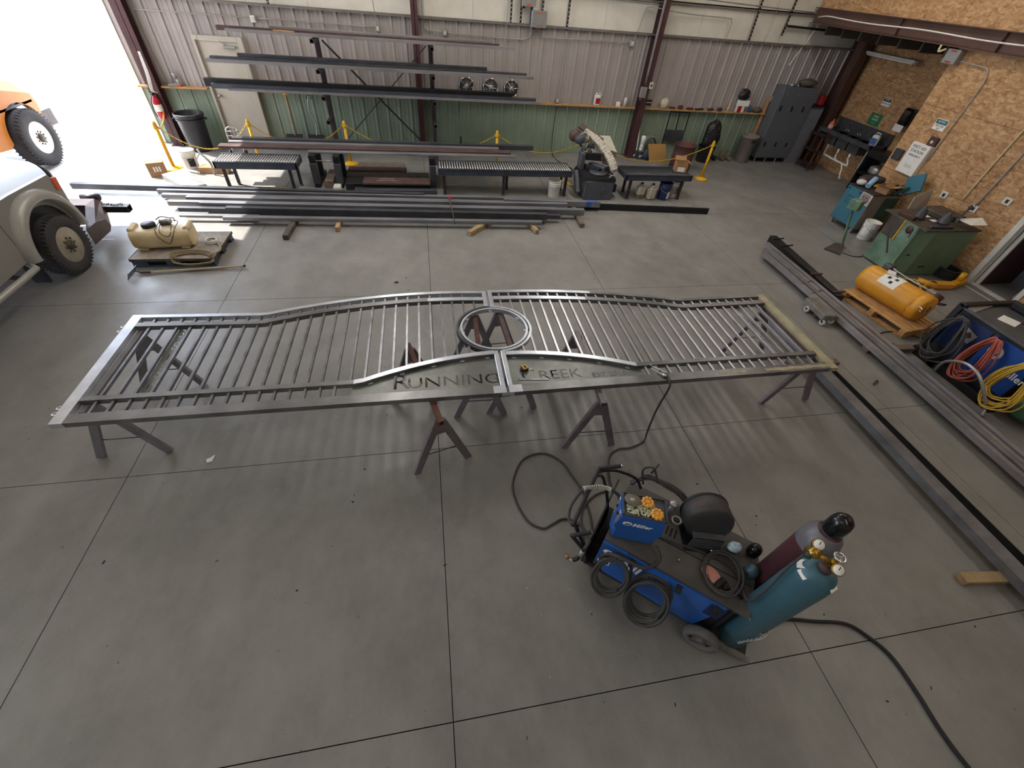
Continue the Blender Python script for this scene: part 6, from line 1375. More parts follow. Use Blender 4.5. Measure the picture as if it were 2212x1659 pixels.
fp('front_face', MB().bb(-.012, .0, .02, .17, .1, .34, .003), 'galv'); fp('front_knobs', MB().lathe([(.014, 0), (.012, .015), (0, .015)], 10, Matrix.Translation((-.012, .06, .28)) @ Matrix.Rotation(-PI/2, 4, 'Y')).lathe([(.014, 0), (.012, .015), (0, .015)], 10, Matrix.Translation((-.012, .12, .28)) @ Matrix.Rotation(-PI/2, 4, 'Y')), 'black')
fp('tray_floor', MB().bb(.008, .312, .008, .182, .3605, .3625), 'topgrey')
mb = MB(); random.seed(21)
for k in range(260):
    p = Vector((random.uniform(.03, .24), random.uniform(.02, .13), .366+random.uniform(0, .012))); mb.box(p, (.012, .009, .007), Matrix.Rotation(random.uniform(0, 3), 3, 'Z'))
gran = tag(fp('granules', mb, 'granule') if mat('granule', '#c9cdb4', .7, var=.12, scale=30) else None, kind='stuff')
t = thing('cutting_disc', 'grey abrasive cutting disc leaning in the feeder tray', 'disc', FM @ Vector((.07, .13, .385)), CA+R(20)); F = Matrix.Rotation(R(-12), 4, 'X')
MB().lathe([(.012, 0), (.062, 0), (.062, .004), (.012, .004)], 28, F).build('disc', 'discgrey', t, True) if mat('discgrey', '#6d6a5c', .8, var=.15, scale=30) else 0
MB().lathe([(.006, .0045), (.022, .0045), (.022, .006), (.006, .006)], 18, F).build('centre_label', 'galv', t, True)
def flower(x, y, lab):
    t = thing('orange_rosette', lab, 'knob', FM @ Vector((x, y, .376)), CA, 'orange rosette knobs in the feeder tray')
    for k in range(9):
        a = 2*PI*k/9; MB().lathe([(0, -.008), (.01, -.006), (.013, .006), (.008, .018), (0, .02)], 8, Matrix.Translation((.034*math.cos(a), .034*math.sin(a), .01)) @ Matrix.Diagonal((1.3, 1.3, 1, 1))).build('petal', 'amberpl', t, True)
    MB().lathe([(0, 0), (.026, 0), (.024, .022), (.01, .028), (0, .026)], 14).build('centre', 'amberpl', t, True)
mat('amberpl', '#e2a13f', .5, var=.08)
flower(.18, .13, 'orange rosette knob nearer the cutting disc in the feeder tray'); flower(.245, .045, 'orange rosette knob at the outer corner of the feeder tray')
# ---- wire spool housing and bracket
SM = CM @ Matrix.Translation((.62, .49, .65)) @ Matrix.Rotation(R(25), 4, 'Z')
ss = thing('spool_housing', 'round dark grey wire spool housing standing on the cart deck', 'spool', SM.translation, CA+R(25))
M = Matrix.Translation((0, 0, .2)) @ Matrix.Rotation(R(78), 4, 'X')
MB().lathe([(0, -.1), (.165, -.1), (.18, -.085), (.18, .075), (.17, .09), (.12, .1), (0, .1)], 40, M).build('drum', 'spoolgrey', ss, True) if mat('spoolgrey', '#3d3b3e', .5, .1, var=.15) else 0
MB().lathe([(.181, -.085), (.186, -.08), (.186, -.065), (.181, -.06)], 40, M, cap=False).build('rim', 'blacksteel', ss, True)
MB().grid(lambda u, v: M @ Vector((.1815*math.cos(2.0+.5*u), .1815*math.sin(2.0+.5*u), -.02+.06*v)), 6, 1).build('label', 'bumperbrown', ss, True)
br = MB().bb(-.12, .12, -.17, -.16, 0, .15, .002).bb(-.12, .12, -.17, -.1, .14, .15).build('bracket', 'topgrey', ss, True)
for k in range(3): MB().lathe([(0, 0), (.007, 0), (.007, .001), (0, .001)], 10, Matrix.Translation((-.05+.05*k, -.1705, .08)) @ Matrix.Rotation(PI/2, 4, 'X')).build('hole', 'black', br, True)
MB().lathe([(0, 0), (.016, 0), (.012, .02), (0, .022)], 6, Matrix.Translation((.06, -.19, .02))).build('bolt', 'chrome', br, True)
MB().bb(-.15, .15, -.2, .02, 0, .012).build('foot', 'blacksteel', ss, True)
def wl_(pts): return [CM @ Vector(p) for p in pts]
one('stem_fitting', MB().lathe([(0, 0), (.035, 0), (.035, .02), (0, .022)], 18, CM @ Matrix.Translation((.37, .47, .83))).cyl(CM @ Vector((.37, .47, .65)), CM @ Vector((.37, .47, .83)), .02, 10), 'galv', 'round pale knob on a stem behind the feeder', 'knob')
one('wire_ring', MB().tube(wl_(circ((.45, .45, .68), .035, 16)), .007, 6, closed=True), 'offwhite', 'small pale ring lying beside the spool housing', 'ring')
# ---- cables about the cart
mb = MB(); rnd = random.Random(4)
for k in range(9):
    mb.tube(wl_(spl([(.0+.02*rnd.random(), .55+.05*rnd.random(), .7), (.1, .6+.05*rnd.random(), .78+.06*rnd.random()), (.28, .62+.04*rnd.random(), .78+.05*rnd.random()), (.45, .6+.05*rnd.random(), .72+.05*rnd.random()), (.5, .55, .67)], 5)), .01, 6)
mb.tube(wl_(spl([(.1, .58, .75), (.05, .6, .9), (.12, .62, .95), (.2, .6, .82)], 5)), .009, 6); mb.tube(wl_([(.12, .6, .9), (.14, .64, 1.0)]), .01, 6)
one('cable_bundle', mb, 'cable', 'bundle of black cables piled behind the wire feeder', 'cable')
def coil(c, ax1, ax2, r1, r2, n, rr, lab, seed, m='cable', jit=.02, axn=(0, 1, 0)):
    rnd = random.Random(seed); mb = MB(); c = Vector(c); a1, a2, an = Vector(ax1), Vector(ax2), Vector(axn); P = []
    for k in range(n*14):
        t_ = 2*PI*k/14; s_ = 1+.12*math.sin(t_*.37+seed)+jit*rnd.uniform(-1, 1)
        P.append(c+a1*(r1*s_*math.cos(t_))+a2*(r2*s_*math.sin(t_))+an*(.02*math.sin(t_*.21+seed)-.012*(k/14 % 4)))
    mb.tube(wl_(spl(P, 2)), rr, 7); return one('cable_coil', mb, m, lab, 'cable', 'cable coils on the welding cart')
coil((.47, -.12, .38), (1, -.05, .08), (.05, .5, .86), .14, .18, 7, .013, 'thick dark cable coil hanging on the blue side panel', 1)
coil((.16, -.11, .42), (1, -.1, 0), (.1, .45, .88), .12, .17, 4, .012, 'dark cable coil hanging by the warning label', 2)
coil((.86, .2, .665), (1, 0, 0), (0, 1, 0), .13, .16, 3, .009, 'thin cable coil lying on the deck around the pink pad', 3, axn=(0, 0, -1))
one('feed_cable', MB().tube(wl_(spl([(.36, .12, .72), (.42, .05, .68), (.35, -.06, .66), (.2, -.08, .66), (.08, -.07, .6), (.02, -.06, .45)], 6)), .013, 7), 'cable', 'dark cable bending over the deck edge from the feeder', 'cable')
one('gas_hose', MB().tube(wl_(spl([(.36, .22, .7), (.5, .26, .665), (.7, .3, .665), (.92, .3, .67), (1.0, .2, .675), (1.03, .07, .74), (1.04, .04, .85), (1.045, .06, 1.05), (1.045, .1, 1.25), (1.06, .13, 1.41)], 6)), .008, 7), 'cable', 'thin grey gas hose sweeping from the deck up to the regulator', 'hose')
one('welding_lead', MB().tube(wl_(spl([(-.3, .13, .95), (-.33, .0, .85), (-.29, -.1, .8), (-.2, -.12, .85), (-.1, -.18, .84), (-.11, -.25, .78)], 6)), .012, 7), 'cable', 'welding lead draped over the cart handle to the torch', 'cable')
mb = MB(); P = wl_(spl([(-.3, .125, .95), (-.2, .2, .96), (-.11, .235, .95)], 10)); one('strain_spring', MB().tube(P, .012, 8), 'black', 'black core of the striped coil spring on the lead', 'hose')
for k, p in enumerate(P[:-1]):
    d = (P[k+1]-p).normalized(); u = d.orthogonal().normalized(); w_ = d.cross(u); mb.tube([p+u*(.0145*math.cos(a))+w_*(.0145*math.sin(a)) for a in [2*PI*i/10 for i in range(10)]], .004, 4, closed=True)
one('coil_spring', mb, 'offwhite', 'white coil spring around the lead at the cart handle', 'spring')
one('lead_tail', MB().tube(wl_(spl([(-.11, .235, .95), (-.04, .25, .9), (.0, .2, .86), (.05, .2, .84)], 6)), .014, 7), 'cable', 'dark lead end entering the wire feeder', 'cable')
t = thing('welding_torch', 'black welding torch with copper nozzle hanging from the handle', 'torch', CM @ Vector((-.14, -.28, .6)))
MB().tube(wl_(spl([(-.105, -.25, .8), (-.11, -.265, .74), (-.12, -.275, .68), (-.14, -.28, .64)], 5)), [.013]*10+[.016]*3+[.018]*3, 10).build('grip', 'black', t)
MB().tube(wl_(spl([(-.14, -.28, .64), (-.155, -.28, .61), (-.18, -.28, .61)], 5)), .009, 8).build('neck', 'chrome', t)
MB().cyl(CM @ Vector((-.18, -.28, .61)), CM @ Vector((-.215, -.275, .63)), .013, 12).build('nozzle', 'copper', t) if mat('copper', '#b87a5a', .35, .7, var=.15) else 0
MB().tube(wl_([(-.107, -.255, .79), (-.113, -.268, .73)]), .0165, 10).build('label', 'galv', t)
# ---- bits on the deck
mat('pinkpad', '#c58a7c', .6, var=.15, scale=12)
one('pink_pad', MB().lathe([(0, 0), (.06, 0), (.065, .008), (.06, .016), (0, .018)], 24, CM @ Matrix.Translation((.79, .15, .675)) @ Matrix.Rotation(R(-25), 4, 'Z') @ Matrix.Diagonal((1.25, .85, 1, 1))), 'pinkpad', 'dusty pink oval pad lying on the cart deck', 'pad')
one('black_grinder_part', MB().box(CM @ Vector((.86, .12, .68)), (.1, .05, .05), Matrix.Rotation(.4, 3, 'Z'), .012).box(CM @ Vector((.9, .13, .67)), (.05, .07, .04), None, .01), 'black', 'small black part lying beside the pink pad', 'machine part')
one('plastic_wrapper', MB().grid(crumple(tuple(CM @ Vector((.9, .46, .69))), .06, .045, .04, 14, 9, .5, 5), 14, 9), 'wrapper', 'crumpled clear blue plastic wrapper on the cart deck', 'wrapper') if mat('wrapper', '#b9d3e2', .25, var=.2, scale=40) else 0
def capx(x, y, m, lab):
    t = thing('valve_cap', lab, 'cap', CM @ Vector((x, y, .651))); MB().lathe([(.048, 0), (.05, .01), (.05, .06), (.044, .085), (.03, .105), (.012, .115), (0, .117)], 22).build('dome', m, t, True)
    for s in (-1, 1): MB().lathe([(0, 0), (.012, 0), (.012, .002), (0, .002)], 10, Matrix.Rotation(R(200 if s > 0 else 20), 4, 'Z') @ Matrix.Translation((.0495, 0, .055)) @ Matrix.Rotation(PI/2, 4, 'Y') @ Matrix.Diagonal((1.4, 1, 1, 1))).build('hole', 'ink', t, True)
mat('capblack', '#1b1a1c', .2, .1, var=.3, scale=30); mat('capteal', '#3d5a63', .35, .1, var=.15)
capx(1.045, .52, 'capblack', 'glossy black cylinder cap on the deck corner'); capx(1.045, .33, 'capteal', 'teal grey cylinder cap on the deck beside the gas cylinders')
one('deck_bolts', MB().cyl(CM @ Vector((.55, .13, .651)), CM @ Vector((.55, .13, .69)), .006, 6), 'chrome', 'small bright bolt standing on the cart deck', 'bolt')
# ---- gas cylinders
def cylinder(c, r, h, m, lab):
    t = thing('gas_cylinder', lab, 'gas cylinder', (c[0], c[1], .056))
    MB().lathe([(0, .0), (r*.9, .0), (r, .02), (r, h-.16), (r*.97, h-.1), (r*.85, h-.05), (r*.6, h-.012), (r*.38, h)], 36).build('shell', m, t, True)
    return t
mat('cylteal', '#3f6673', .4, .1, var=.12, scale=5); mat('cylmaroon', '#4c2a2f', .45, .1, var=.2, scale=4); mat('shoulder', '#6b6a6e', .4, .1, var=.15)
t1 = cylinder((2.185, .665), .12, 1.32, 'cylteal', 'teal gas cylinder with brass regulator and gauges chained to the cart')
MB().lathe([(.072, 1.285), (.078, 1.295), (.06, 1.310)], 24, cap=False).build('neck_tape', 'cyltape', t1, True) if mat('cyltape', '#55b4c0', .4, var=.08) else 0
MB().lathe([(.04, 1.310), (.042, 1.370), (0, 1.370)], 16).build('neck', 'rustbar', t1, True)
MB().cyl((0, 0, 1.350), (0, 0, 1.430), .016, 10).build('valve', 'brass', t1, True) if mat('brass', '#b08a3c', .3, .8, var=.15) else 0
hw = MB().tube(circ((.035, .012, 1.440), .03, 18), .007, 6, closed=True)
for k in range(3): a = 2*PI*k/3; hw.cyl((.035, .012, 1.440), (.035+.03*math.cos(a), .012+.03*math.sin(a), 1.440), .004, 5)
hw.build('hand_wheel', 'chrome', t1, True)
rgp = MB().cyl((0, 0, 1.400), (-.09, .07, 1.410), .018, 12).lathe([(0, -.03), (.035, -.03), (.035, .02), (.02, .04), (0, .04)], 16, Matrix.Translation((-.085, .07, 1.410)) @ Matrix.Rotation(R(30), 4, 'X')).build('regulator', 'brass', t1, True)
for (x, y, z) in ((-.02, -.045, 1.420), (-.05, .1, 1.440)):
    M = Matrix.Translation((x, y, z)) @ Matrix.Rotation(R(25), 4, 'X') @ Matrix.Rotation(R(-20), 4, 'Y')
    g = MB().lathe([(0, 0), (.034, 0), (.034, .02), (.03, .023), (0, .021)], 20, M).build('gauge', 'brass', rgp, True); MB().lathe([(0, .0235), (.029, .0235), (.029, .0245), (0, .0245)], 20, M).build('dial', 'paper', rgp, True); MB().bar(M @ Vector((0, 0, .026)), M @ Vector((.015, .015, .026)), .004, .001).build('needle', 'ink', rgp, True)
MB().cyl((-.1, .08, 1.410), (-.13, .05, 1.400), .018, 10).build('hose_nut', 'tealdk', t1, True)
for (a, z, s) in ((2.5, 1.270, .05), (3.1, 1.260, .045), (-1.270, 1.260, .04)):
    p = Vector((.1*math.cos(a), .1*math.sin(a), z-.0)); MB().box(p, (.004, .06, s), Matrix.Rotation(a, 3, 'Z') @ Matrix.Rotation(R(-50), 3, 'Y')).build('label', 'paper', t1, True)
t2 = cylinder((2.36, .86), .116, 1.36, 'cylmaroon', 'maroon gas cylinder with glossy black cap behind the teal one')
MB().lathe([(.119, 1.180), (.115, 1.260), (.1, 1.312), (.071, 1.350)], 30, cap=False).build('shoulder', 'shoulder', t2, True)
MB().lathe([(.05, 1.350), (.055, 1.360), (.055, 1.380)], 20).build('collar', 'shoulder', t2, True)
MB().lathe([(.06, 1.370), (.064, 1.380), (.064, 1.460), (.056, 1.500), (.036, 1.525), (0, 1.532)], 26).build('cap', 'capblack', t2, True)
mb = MB()
chs = [((2.02, .62, .63), (2.13, .55, .5)), ((2.13, .55, .5), (2.25, .56, .5)), ((2.14, .548, .48), (2.06, .58, .3))]
for i, (a, b) in enumerate(((Vector((2.05, .645, .62)), Vector((2.19, .525, .47))), (Vector((2.19, .525, .47)), Vector((2.31, .61, .52))), (Vector((2.19, .525, .47)), Vector((2.09, .555, .27))))):
    n = int((b-a).length/.017); 
    for k in range(n):
        c = a+(b-a)*(k+.5)/n; d = (b-a).normalized(); u = d.orthogonal().normalized(); w_ = d.cross(u) if k % 2 else u
        mb.tube([c+d*(.013*math.cos(q))+w_*(.0075*math.sin(q)) for q in [2*PI*j/8 for j in range(8)]], .0026, 4, closed=True)
one('safety_chain', mb, 'chrome', 'bright steel chain holding the gas cylinders on the cart', 'chain')
# ================================================================ wall clutter and back corner things
EB = [((2.6, 13.1, 3.33), .32, .34, 'upper grey electrical box high on the back wall struts'), ((2.875, 13.1, 2.95), .37, .31, 'large grey electrical box below the upper one on the struts')]
for (c, w_, h, lb) in EB:
    t = thing('electrical_box', lb, 'electrical box', (c[0], c[1], c[2]-h/2)); MB().bb(c[0]-w_/2, c[0]+w_/2, 13.0, 13.14, c[2]-h/2, c[2]+h/2, .005).build('case', 'galv', t)
    for dz in (-h/2+.04, h/2-.04): MB().bb(c[0]-.06, c[0]+.06, 12.998, 13.0, c[2]+dz-.012, c[2]+dz+.012).build('label', 'orangelens', t)
    for s in (-1, 1): MB().bb(c[0]+s*.1-.025, c[0]+s*.1+.025, 13.08, 13.14, c[2]-h/2-.04, c[2]-h/2+.01).build('bracket', 'redprimer', t)
def sbox(x, z, lab, w_=.09, h=.12, m='galv'):
    t = thing('switch_box', lab, 'electrical box', (x, 13.15, z-h/2), 0, 'small boxes on the back wall'); MB().bb(x-w_/2, x+w_/2, 13.1, 13.2, z-h/2, z+h/2, .005).build('case', m, t); MB().bb(x-w_*.3, x+w_*.3, 13.096, 13.1, z-h*.3, z+h*.3).build('cover', 'offwhite', t)
sbox(-3.6, 2.57, 'white switch box on the wall conduit above the steel door', m='white'); sbox(-.92, 2.56, 'grey junction box on the conduit left of the rack column'); sbox(.63, 2.57, 'grey junction box on the conduit right of the rack column'); sbox(5.39, 2.62, 'grey junction box beside the conduit column', .12, .13)
sbox(3.6, 1.31, 'low outlet box on the ledge with black cord', .09, .11)
Y = 13.155
conduit([(-5.92, Y, 1.3), (-5.98, Y, 2.0), (-5.98, Y, 2.5), (-5.95, Y, 2.58), (-5.85, Y, 2.59), (-5.0, Y, 2.59), (-3.65, Y, 2.585)], 'pale conduit bending down to the ledge near the bay column')
conduit([(-3.55, Y, 2.585), (-2.2, Y, 2.585), (-.97, Y, 2.575)], 'pale conduit running level behind the top of the rack', n=3)
conduit([(-3.63, Y, 2.63), (-3.68, Y, 3.2), (-3.7, Y, 3.9)], 'thin conduit rising from the white switch box')
conduit([(-.93, Y, 2.62), (-.98, Y, 3.2), (-1.0, Y, 3.9)], 'thin conduit rising left of the rack column')
conduit([(-.9, Y, 2.5), (-.86, Y, 2.0), (-.85, Y, 1.26)], 'thin conduit dropping behind the rack to the ledge')
conduit([(.12, Y, 3.9), (.12, Y, 2.75), (.16, Y, 2.62), (.3, Y, 2.58), (.58, Y, 2.575)], 'conduit elbow beside the rack column')
conduit([(.68, Y, 2.56), (1.4, Y, 2.55), (2.4, Y, 2.54), (2.62, Y, 2.56), (2.74, Y, 2.66), (2.76, 13.08, 2.79)], 'conduit running level into the large electrical box')
conduit([(2.96, 13.08, 2.79), (2.95, Y, 2.68), (3.05, Y, 2.62), (3.3, Y, 2.61), (4.4, Y, 2.62), (5.33, Y, 2.62)], 'conduit running level from the large box toward the conduit column')
conduit([(5.42, Y, 2.69), (5.5, Y, 2.95), (5.55, Y, 3.25), (5.66, Y, 3.33), (5.9, 12.95, 3.33)], 'conduit rising from the box to the conduit column')
conduit([(2.05, Y, 1.3), (2.1, Y, 2.2), (2.12, Y, 3.9)], 'thin vertical conduit left of the large electrical box', .008)
conduit([(3.6, Y, 1.36), (3.62, Y, 2.2), (3.62, Y, 2.75)], 'thin vertical conduit above the cord outlet', .008)
conduit([(5.33, Y, 2.55), (5.3, Y, 2.0), (5.28, Y, 1.28)], 'thin vertical conduit below the box beside the column', .008)
for k, (dx, z0) in enumerate(((-.12, 1.85), (-.09, 1.8))): conduit([(5.88+.03*k, 12.86, 3.9), (5.88+.03*k, 12.86, 2.8), (5.88+.03*k, 12.86, z0)], ('outer', 'inner')[k]+' bright conduit on the front of the maroon column', .012, 'galv', 3)
for (z, lb) in ((3.42, 'lower'), (3.52, 'upper')): conduit([(3.1, 13.1, z+.05), (4.5, 13.1, z), (5.86, 12.92, z-.03)], lb+' conduit running from the box struts to the maroon column', .012, 'galv', 3)
conduit([(6.12, 13.0, 3.3), (7.0, Y, 3.26), (7.85, Y, 3.25), (7.97, Y, 3.2), (7.98, Y, 3.0), (7.96, Y, 2.72)], 'conduit elbow on the insulation right of the maroon column')
conduit([(6.1, 12.98, 3.6), (7.5, 13.1, 3.55), (10.2, 13.1, 3.5)], 'long pipe along the upper girt toward the corner', .014, 'galv', 3)
conduit([(9.1, 13.15, 2.75), (9.15, 13.15, 3.2), (9.1, 13.15, 3.7)], 'thin wire on the insulation above the ledge boxes', .006)
# on the column
t = thing('column_switch', 'cream switch plate on the maroon conduit column', 'switch', (6.08, 12.88, 1.75)); MB().bb(6.03, 6.13, 12.86, 12.89, 1.72, 1.87, .004).build('plate', 'offwhite', t); MB().bb(6.06, 6.1, 12.856, 12.86, 1.77, 1.82).build('toggle', 'black', t)
t = thing('disconnect_box', 'grey red handled disconnect box on the maroon column', 'electrical box', (5.9, 12.85, 1.45)); MB().bb(5.8, 5.95, 12.78, 12.9, 1.52, 1.76, .006).build('case', 'galv', t); MB().box((5.84, 12.78, 1.5), (.09, .1, .07), Matrix.Rotation(.4, 3, 'Z'), .01).build('handle', 'redprimer', t)
text_mesh('EXIT', .05, .001, frame3((5.99, 12.897, 1.42), (1, 0, 0), (0, 0, 1))) if False else None
# things on the ledge
ZL = 1.241
def ledge(name, mb, m, lab, cat, grp=None): return one(name, mb, m, lab, cat, grp)
t = thing('oil_jug', 'white oil jug with red label on the wall ledge', 'jug', (4.72, 13.12, ZL)); MB().box((0, 0, .12), (.17, .09, .24), None, .02).lathe([(.03, .23), (.02, .29), (0, .29)], 12, Matrix.Translation((-.04, 0, 0))).build('body', 'white', t, True); MB().box((.01, -.047, .11), (.12, .003, .13)).build('label', 'red', t, True); MB().tube([(.0, 0, .24), (.06, 0, .3), (.09, 0, .26), (.08, 0, .15)], .012, 8).build('handle', 'white', t, True)
one('ledge_cup', MB().bb(5.3, 5.4, 13.08, 13.18, ZL, ZL+.1, .006), 'paper', 'small white carton on the ledge left of the column', 'box')
one('white_bottle', MB().lathe([(.05, 0), (.05, .17), (.035, .2), (.035, .22), (0, .22)], 16, Matrix.Translation((5.55, 13.12, ZL))), 'offwhite', 'plain white bottle on the ledge beside the maroon column', 'bottle')
for k in range(3):
    t = thing('spray_can', ('left', 'middle', 'right')[k]+' of the three black capped cans on the ledge', 'spray can', (6.12+.085*k, 13.12, ZL), 0, 'cans on the ledge by the column'); MB().lathe([(.036, 0), (.037, .13), (.03, .15)], 16).build('body', 'white', t, True); MB().lathe([(.037, .14), (.037, .19), (0, .19)], 14).build('cap', 'black', t, True); MB().lathe([(.0385, .05), (.0385, .12)], 16, cap=False).build('label', 'bluesteel', t, True)
one('cloth_bag', MB().grid(crumple((6.72, 13.11, ZL+.11), .12, .07, .14, 16, 10, .35, 7), 18, 10), 'bagcream', 'cream cloth bag slumped on the ledge', 'bag') if mat('bagcream', '#c9c0a8', .8, var=.15, scale=10) else 0
for k, (x, w_, h, m) in enumerate(((7.0, .16, .05, 'rust'), (7.25, .12, .09, 'rust'), (7.55, .2, .05, 'rust'), (7.85, .3, .04, 'rackbrown'), (8.2, .2, .06, 'darksteel'), (8.5, .12, .08, 'rackbrown'))):
    one('rusty_part', MB().box((x, 13.12, ZL+h/2), (w_, .1, h), Matrix.Rotation(.1*k, 3, 'Z'), .015), m, ('rusty lump nearest the cloth bag on the ledge', 'small upright rusty lump on the ledge', 'flat rusty pair of lumps mid ledge', 'long dark bar of scrap on the ledge', 'dark steel fitting on the ledge', 'brown fitting on the ledge left of the yellow bottle')[k], 'scrap metal', 'scrap on the ledge')
one('yellow_bottle', MB().lathe([(.03, 0), (.03, .09), (.012, .12), (.012, .3), (0, .3)], 12, Matrix.Translation((8.75, 13.12, ZL))), 'pvcyellow', 'small pale yellow bottle with a stem on the ledge', 'bottle')
t = thing('ledge_box', 'red and white box stacked under another on the ledge', 'box', (9.15, 13.12, ZL)); MB().bb(-.14, .08, -.07, .06, 0, .15, .004).build('carton', 'white', t, True); MB().bb(-.142, -.02, -.072, -.0695, .0, .152).build('print', 'red', t, True)
one('white_box', MB().bb(9.0, 9.33, 13.05, 13.19, ZL+.152, ZL+.29, .004), 'paper', 'white box on top of the red and white one', 'box')
one('black_bag', MB().grid(crumple((9.1, 13.11, ZL+.41), .17, .08, .15, 16, 10, .4, 2), 18, 12), 'binbag', 'knotted black plastic bag on top of the ledge boxes', 'bag') if mat('binbag', '#1d1d20', .25, var=.2, bump=.8, bscale=25) else 0
one('blue_bottle', MB().lathe([(.035, 0), (.035, .12), (.015, .15), (.015, .18), (0, .18)], 12, Matrix.Translation((9.45, 13.12, ZL))), 'bluetape', 'blue spray bottle on the ledge right of the boxes', 'bottle')
one('green_pouch', MB().grid(crumple((9.7, 13.12, ZL+.06), .16, .07, .08, 14, 9, .3, 9), 14, 9), 'camo', 'dark green pouch at the right end of the ledge', 'pouch')
t = thing('ledge_pump', 'small brass and steel fitting standing on the left ledge', 'fitting', (-5.62, 13.12, ZL)); MB().cyl((0, 0, 0), (-.02, 0, .16), .03, 10).cyl((-.02, 0, .16), (-.05, -.01, .26), .04, 10).build('body', 'galv', t, True); MB().cyl((0, 0, .0), (0, 0, .05), .045, 10).build('base', 'orangelens', t, True)
one('ledge_clamp', MB().box((-5.75, 13.1, ZL+.03), (.2, .1, .06), Matrix.Rotation(.3, 3, 'Z'), .01), 'galv', 'grey clamp lying on the left ledge', 'clamp')
sbox(10.08, 1.6, 'double outlet box left of the tall locker', .17, .13)
MB()
one('locker_trim', MB().bb(9.93, 10.0, 13.12, 13.19, .0, 1.6, .004), 'pine', 'pale timber strip up the wall beside the tall locker', 'trim')
# black cord from the ledge outlet
one('power_cable', MB().tube(spl([(3.6, 13.08, 1.25), (3.58, 13.08, .8), (3.57, 13.05, .3), (3.6, 12.9, .02), (3.65, 12.4, .012), (3.85, 11.9, .012), (3.95, 11.3, .012)], 6), .01, 6), 'black', 'black power cord hanging from the ledge to the band saw', 'cable')
# white pvc drain by the column
t = thing('pvc_pipe', 'white PVC pipe standing beside the foot of the maroon column', 'pipe', (6.12, 12.95, 0)); MB().tube(spl([(6.05, 12.95, .95), (6.12, 12.95, .5), (6.16, 12.95, .16), (6.14, 12.95, .06), (6.08, 12.95, .04), (6.0, 12.95, .08), (5.99, 12.95, .16)], 6), .024, 10).build('pipe', 'white', t)
t = thing('blower', 'white ribbed blower on a dark base by the green wall', 'blower', (6.25, 12.9, 0)); MB().bb(6.14, 6.38, 12.78, 13.0, 0, .2, .01).build('base', 'darksteel', t)
MB().lathe([(.05, .2), (.06, .22), (.06, .28), (.05, .29), (.06, .3), (.06, .36), (.05, .37), (.06, .38), (.06, .46), (.065, .48), (.065, .58), (0, .6)], 16, Matrix.Translation((6.27, 12.9, 0))).build('ribbed_tube', 'white', t); text_mesh('JET', .08, .001, frame3((6.26, 12.778, .08), (1, 0, 0), (0, 0, 1)), bold=.002).build('lettering', 'paper', t)
t = thing('hose_reel', 'grey coiled hose leaning against the green wall', 'hose', (6.5, 12.95, 0)); mb = MB()
for k in range(4): mb.tube([Vector((6.52+.22*math.cos(a), 13.0-.05*k+.04*math.sin(a), .3+.27*math.sin(a))) for a in [2*PI*i/26 for i in range(26)]], .03, 7, closed=True)
mb.build('coil', 'hosegrey', t) if mat('hosegrey', '#74706d', .6, var=.15) else 0
MB().lathe([(0, 0), (.16, 0), (.16, .1), (0, .1)], 20, Matrix.Translation((6.45, 12.75, .16)) @ Matrix.Rotation(PI/2, 4, 'X')).build('hub', 'palletblue', t)
one('cardboard_sheet', MB().add([(6.44, 12.52, 0), (7.02, 12.58, 0), (6.87, 12.66, .46), (6.3, 12.6, .46), (6.44, 12.5, .0), (7.02, 12.56, .0), (6.87, 12.64, .46), (6.3, 12.58, .46)], [(0, 1, 2, 3), (4, 5, 6, 7), (0, 1, 5, 4), (1, 2, 6, 5), (2, 3, 7, 6), (3, 0, 4, 7)]), 'cardboardlt', 'flat tan cardboard panel leaning by the hose coil', 'cardboard') if mat('cardboardlt', '#b28a52', .75, var=.08, scale=3) else 0
t = thing('open_steel_frame', 'black open steel frame hung on the green wall', 'folding table', (7.3, 13.1, .25))  # unidentified open steel frame with a dark plate
for (a, b) in (((6.98, 1.17), (7.0, .3)), ((7.58, 1.17), (7.6, .3)), ((7.27, 1.17), (7.3, .72)), ((6.98, 1.17), (7.58, 1.17))): MB().bar((a[0], 13.1, a[1]), (b[0], 13.1, b[1]), .02, .03, (0, -1, 0)).build('rail', 'blacksteel', t)
MB().bb(7.02, 7.6, 13.08, 13.1, .43, .72).build('plate', 'darksteel', t)
dr = thing('rusty_drum', 'open cut down rusty steel drum behind the dark conveyor', 'drum', (7.12, 11.98, 0)); MB().lathe([(.28, 0), (.29, .01), (.285, .3), (.295, .31), (.295, .34), (.285, .35), (.285, .62), (.298, .63), (.298, .65), (.28, .65), (.275, .03), (0, .03)], 32).build('shell', 'drumrust', dr, True) if mat('drumrust', '#6a3d38', .6, .2, var=.25, scale=4, col2='#4a3a38') else 0
MB().lathe([(0, .45), (.27, .46)], 24, cap=False).build('ash_fill', 'oldwood', dr, True)
tb = thing('garbage_bag', 'big shiny black garbage bag stuffed in a bin by the green wall', 'garbage bag', (8.28, 12.75, 0)); MB().lathe([(.2, 0), (.24, .4), (.25, .42)], 20, cap=False).build('bin', 'black', tb, True)
MB().grid(crumple((.02, 0, .68), .25, .2, .4, 24, 16, .22, 12, flat=False), 28, 18).build('bag', 'binbag', tb, True)
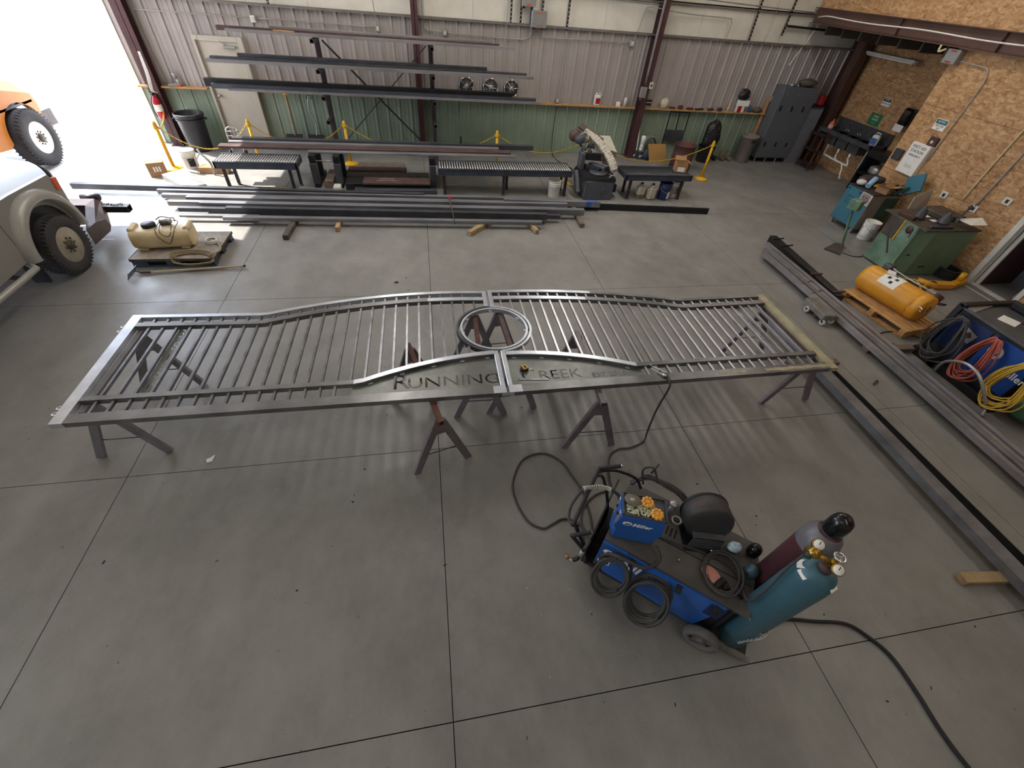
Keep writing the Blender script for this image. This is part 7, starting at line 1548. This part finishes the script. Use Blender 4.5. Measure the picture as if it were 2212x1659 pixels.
gc = thing('trash_can', 'grey brown round trash can beside the tall locker', 'bin', (9.63, 12.83, 0)); MB().lathe([(.19, 0), (.2, .02), (.245, .66), (.26, .67), (.26, .72), (.24, .72), (.195, .03), (0, .03)], 28).build('body', 'cantaupe', gc, True) if mat('cantaupe', '#7c736c', .6, var=.08) else 0
MB().bb(-.06, .06, -.262, -.235, .57, .63, .008).build('handle', 'black', gc, True)
for (x, lb) in ((8.97, 'left'), (9.2, 'right')):
    t = thing('boot', lb+' of the two brown work boots by the green wall', 'boot', (x, 12.95, 0), R(8), 'work boots by the wall'); MB().box((0, -.06, .05), (.1, .26, .1), None, .03).build('foot', 'oldwood', t, True); MB().lathe([(.055, .08), (.06, .25), (.05, .25), (.045, .1)], 14, cap=False).build('shaft', 'oldwood', t, True)
one('black_shoe', MB().box((8.72, 12.9, .06), (.12, .26, .12), None, .04), 'black', 'black shoe beside the garbage bag bin', 'shoe')
# litter on the floor
mat('litter', '#b3aea5', .7, var=.1)
rnd = random.Random(17); mb = MB()
for k in range(30):
    x, y = rnd.uniform(-3, 4), rnd.uniform(.1, 2.7); mb.box((x, y, .003), (rnd.uniform(.005, .014), rnd.uniform(.003, .009), .004), Matrix.Rotation(rnd.uniform(0, 3), 3, 'Z'))
tag(one('floor_grit', mb, 'litter', 'scattered pale grit on the concrete floor', 'grit'), kind='stuff')
mb = MB()
for k in range(40):
    x, y = rnd.uniform(-3, 5), rnd.uniform(-.2, 8); mb.box((x, y, .002), (rnd.uniform(.008, .03), rnd.uniform(.004, .015), .003), Matrix.Rotation(rnd.uniform(0, 3), 3, 'Z'))
tag(one('floor_specks', mb, 'ink', 'scattered dark specks on the concrete floor', 'grit'), kind='stuff')
one('white_scrap', MB().add([(-2.42, 2.93, .003), (-2.36, 2.92, .003), (-2.35, 3.0, .012), (-2.39, 2.97, .004)], [(0, 1, 2, 3)]).box((-2.39, 2.94, .003), (.05, .05, .004), Matrix.Rotation(.4, 3, 'Z')), 'paper', 'torn white scrap on the floor below the RUNNING leaf', 'scrap')
one('dark_scrap', MB().box((-.62, 6.25, .006), (.06, .045, .01), Matrix.Rotation(.5, 3, 'Z')), 'black', 'small black scrap on the open floor beyond the gate', 'scrap')
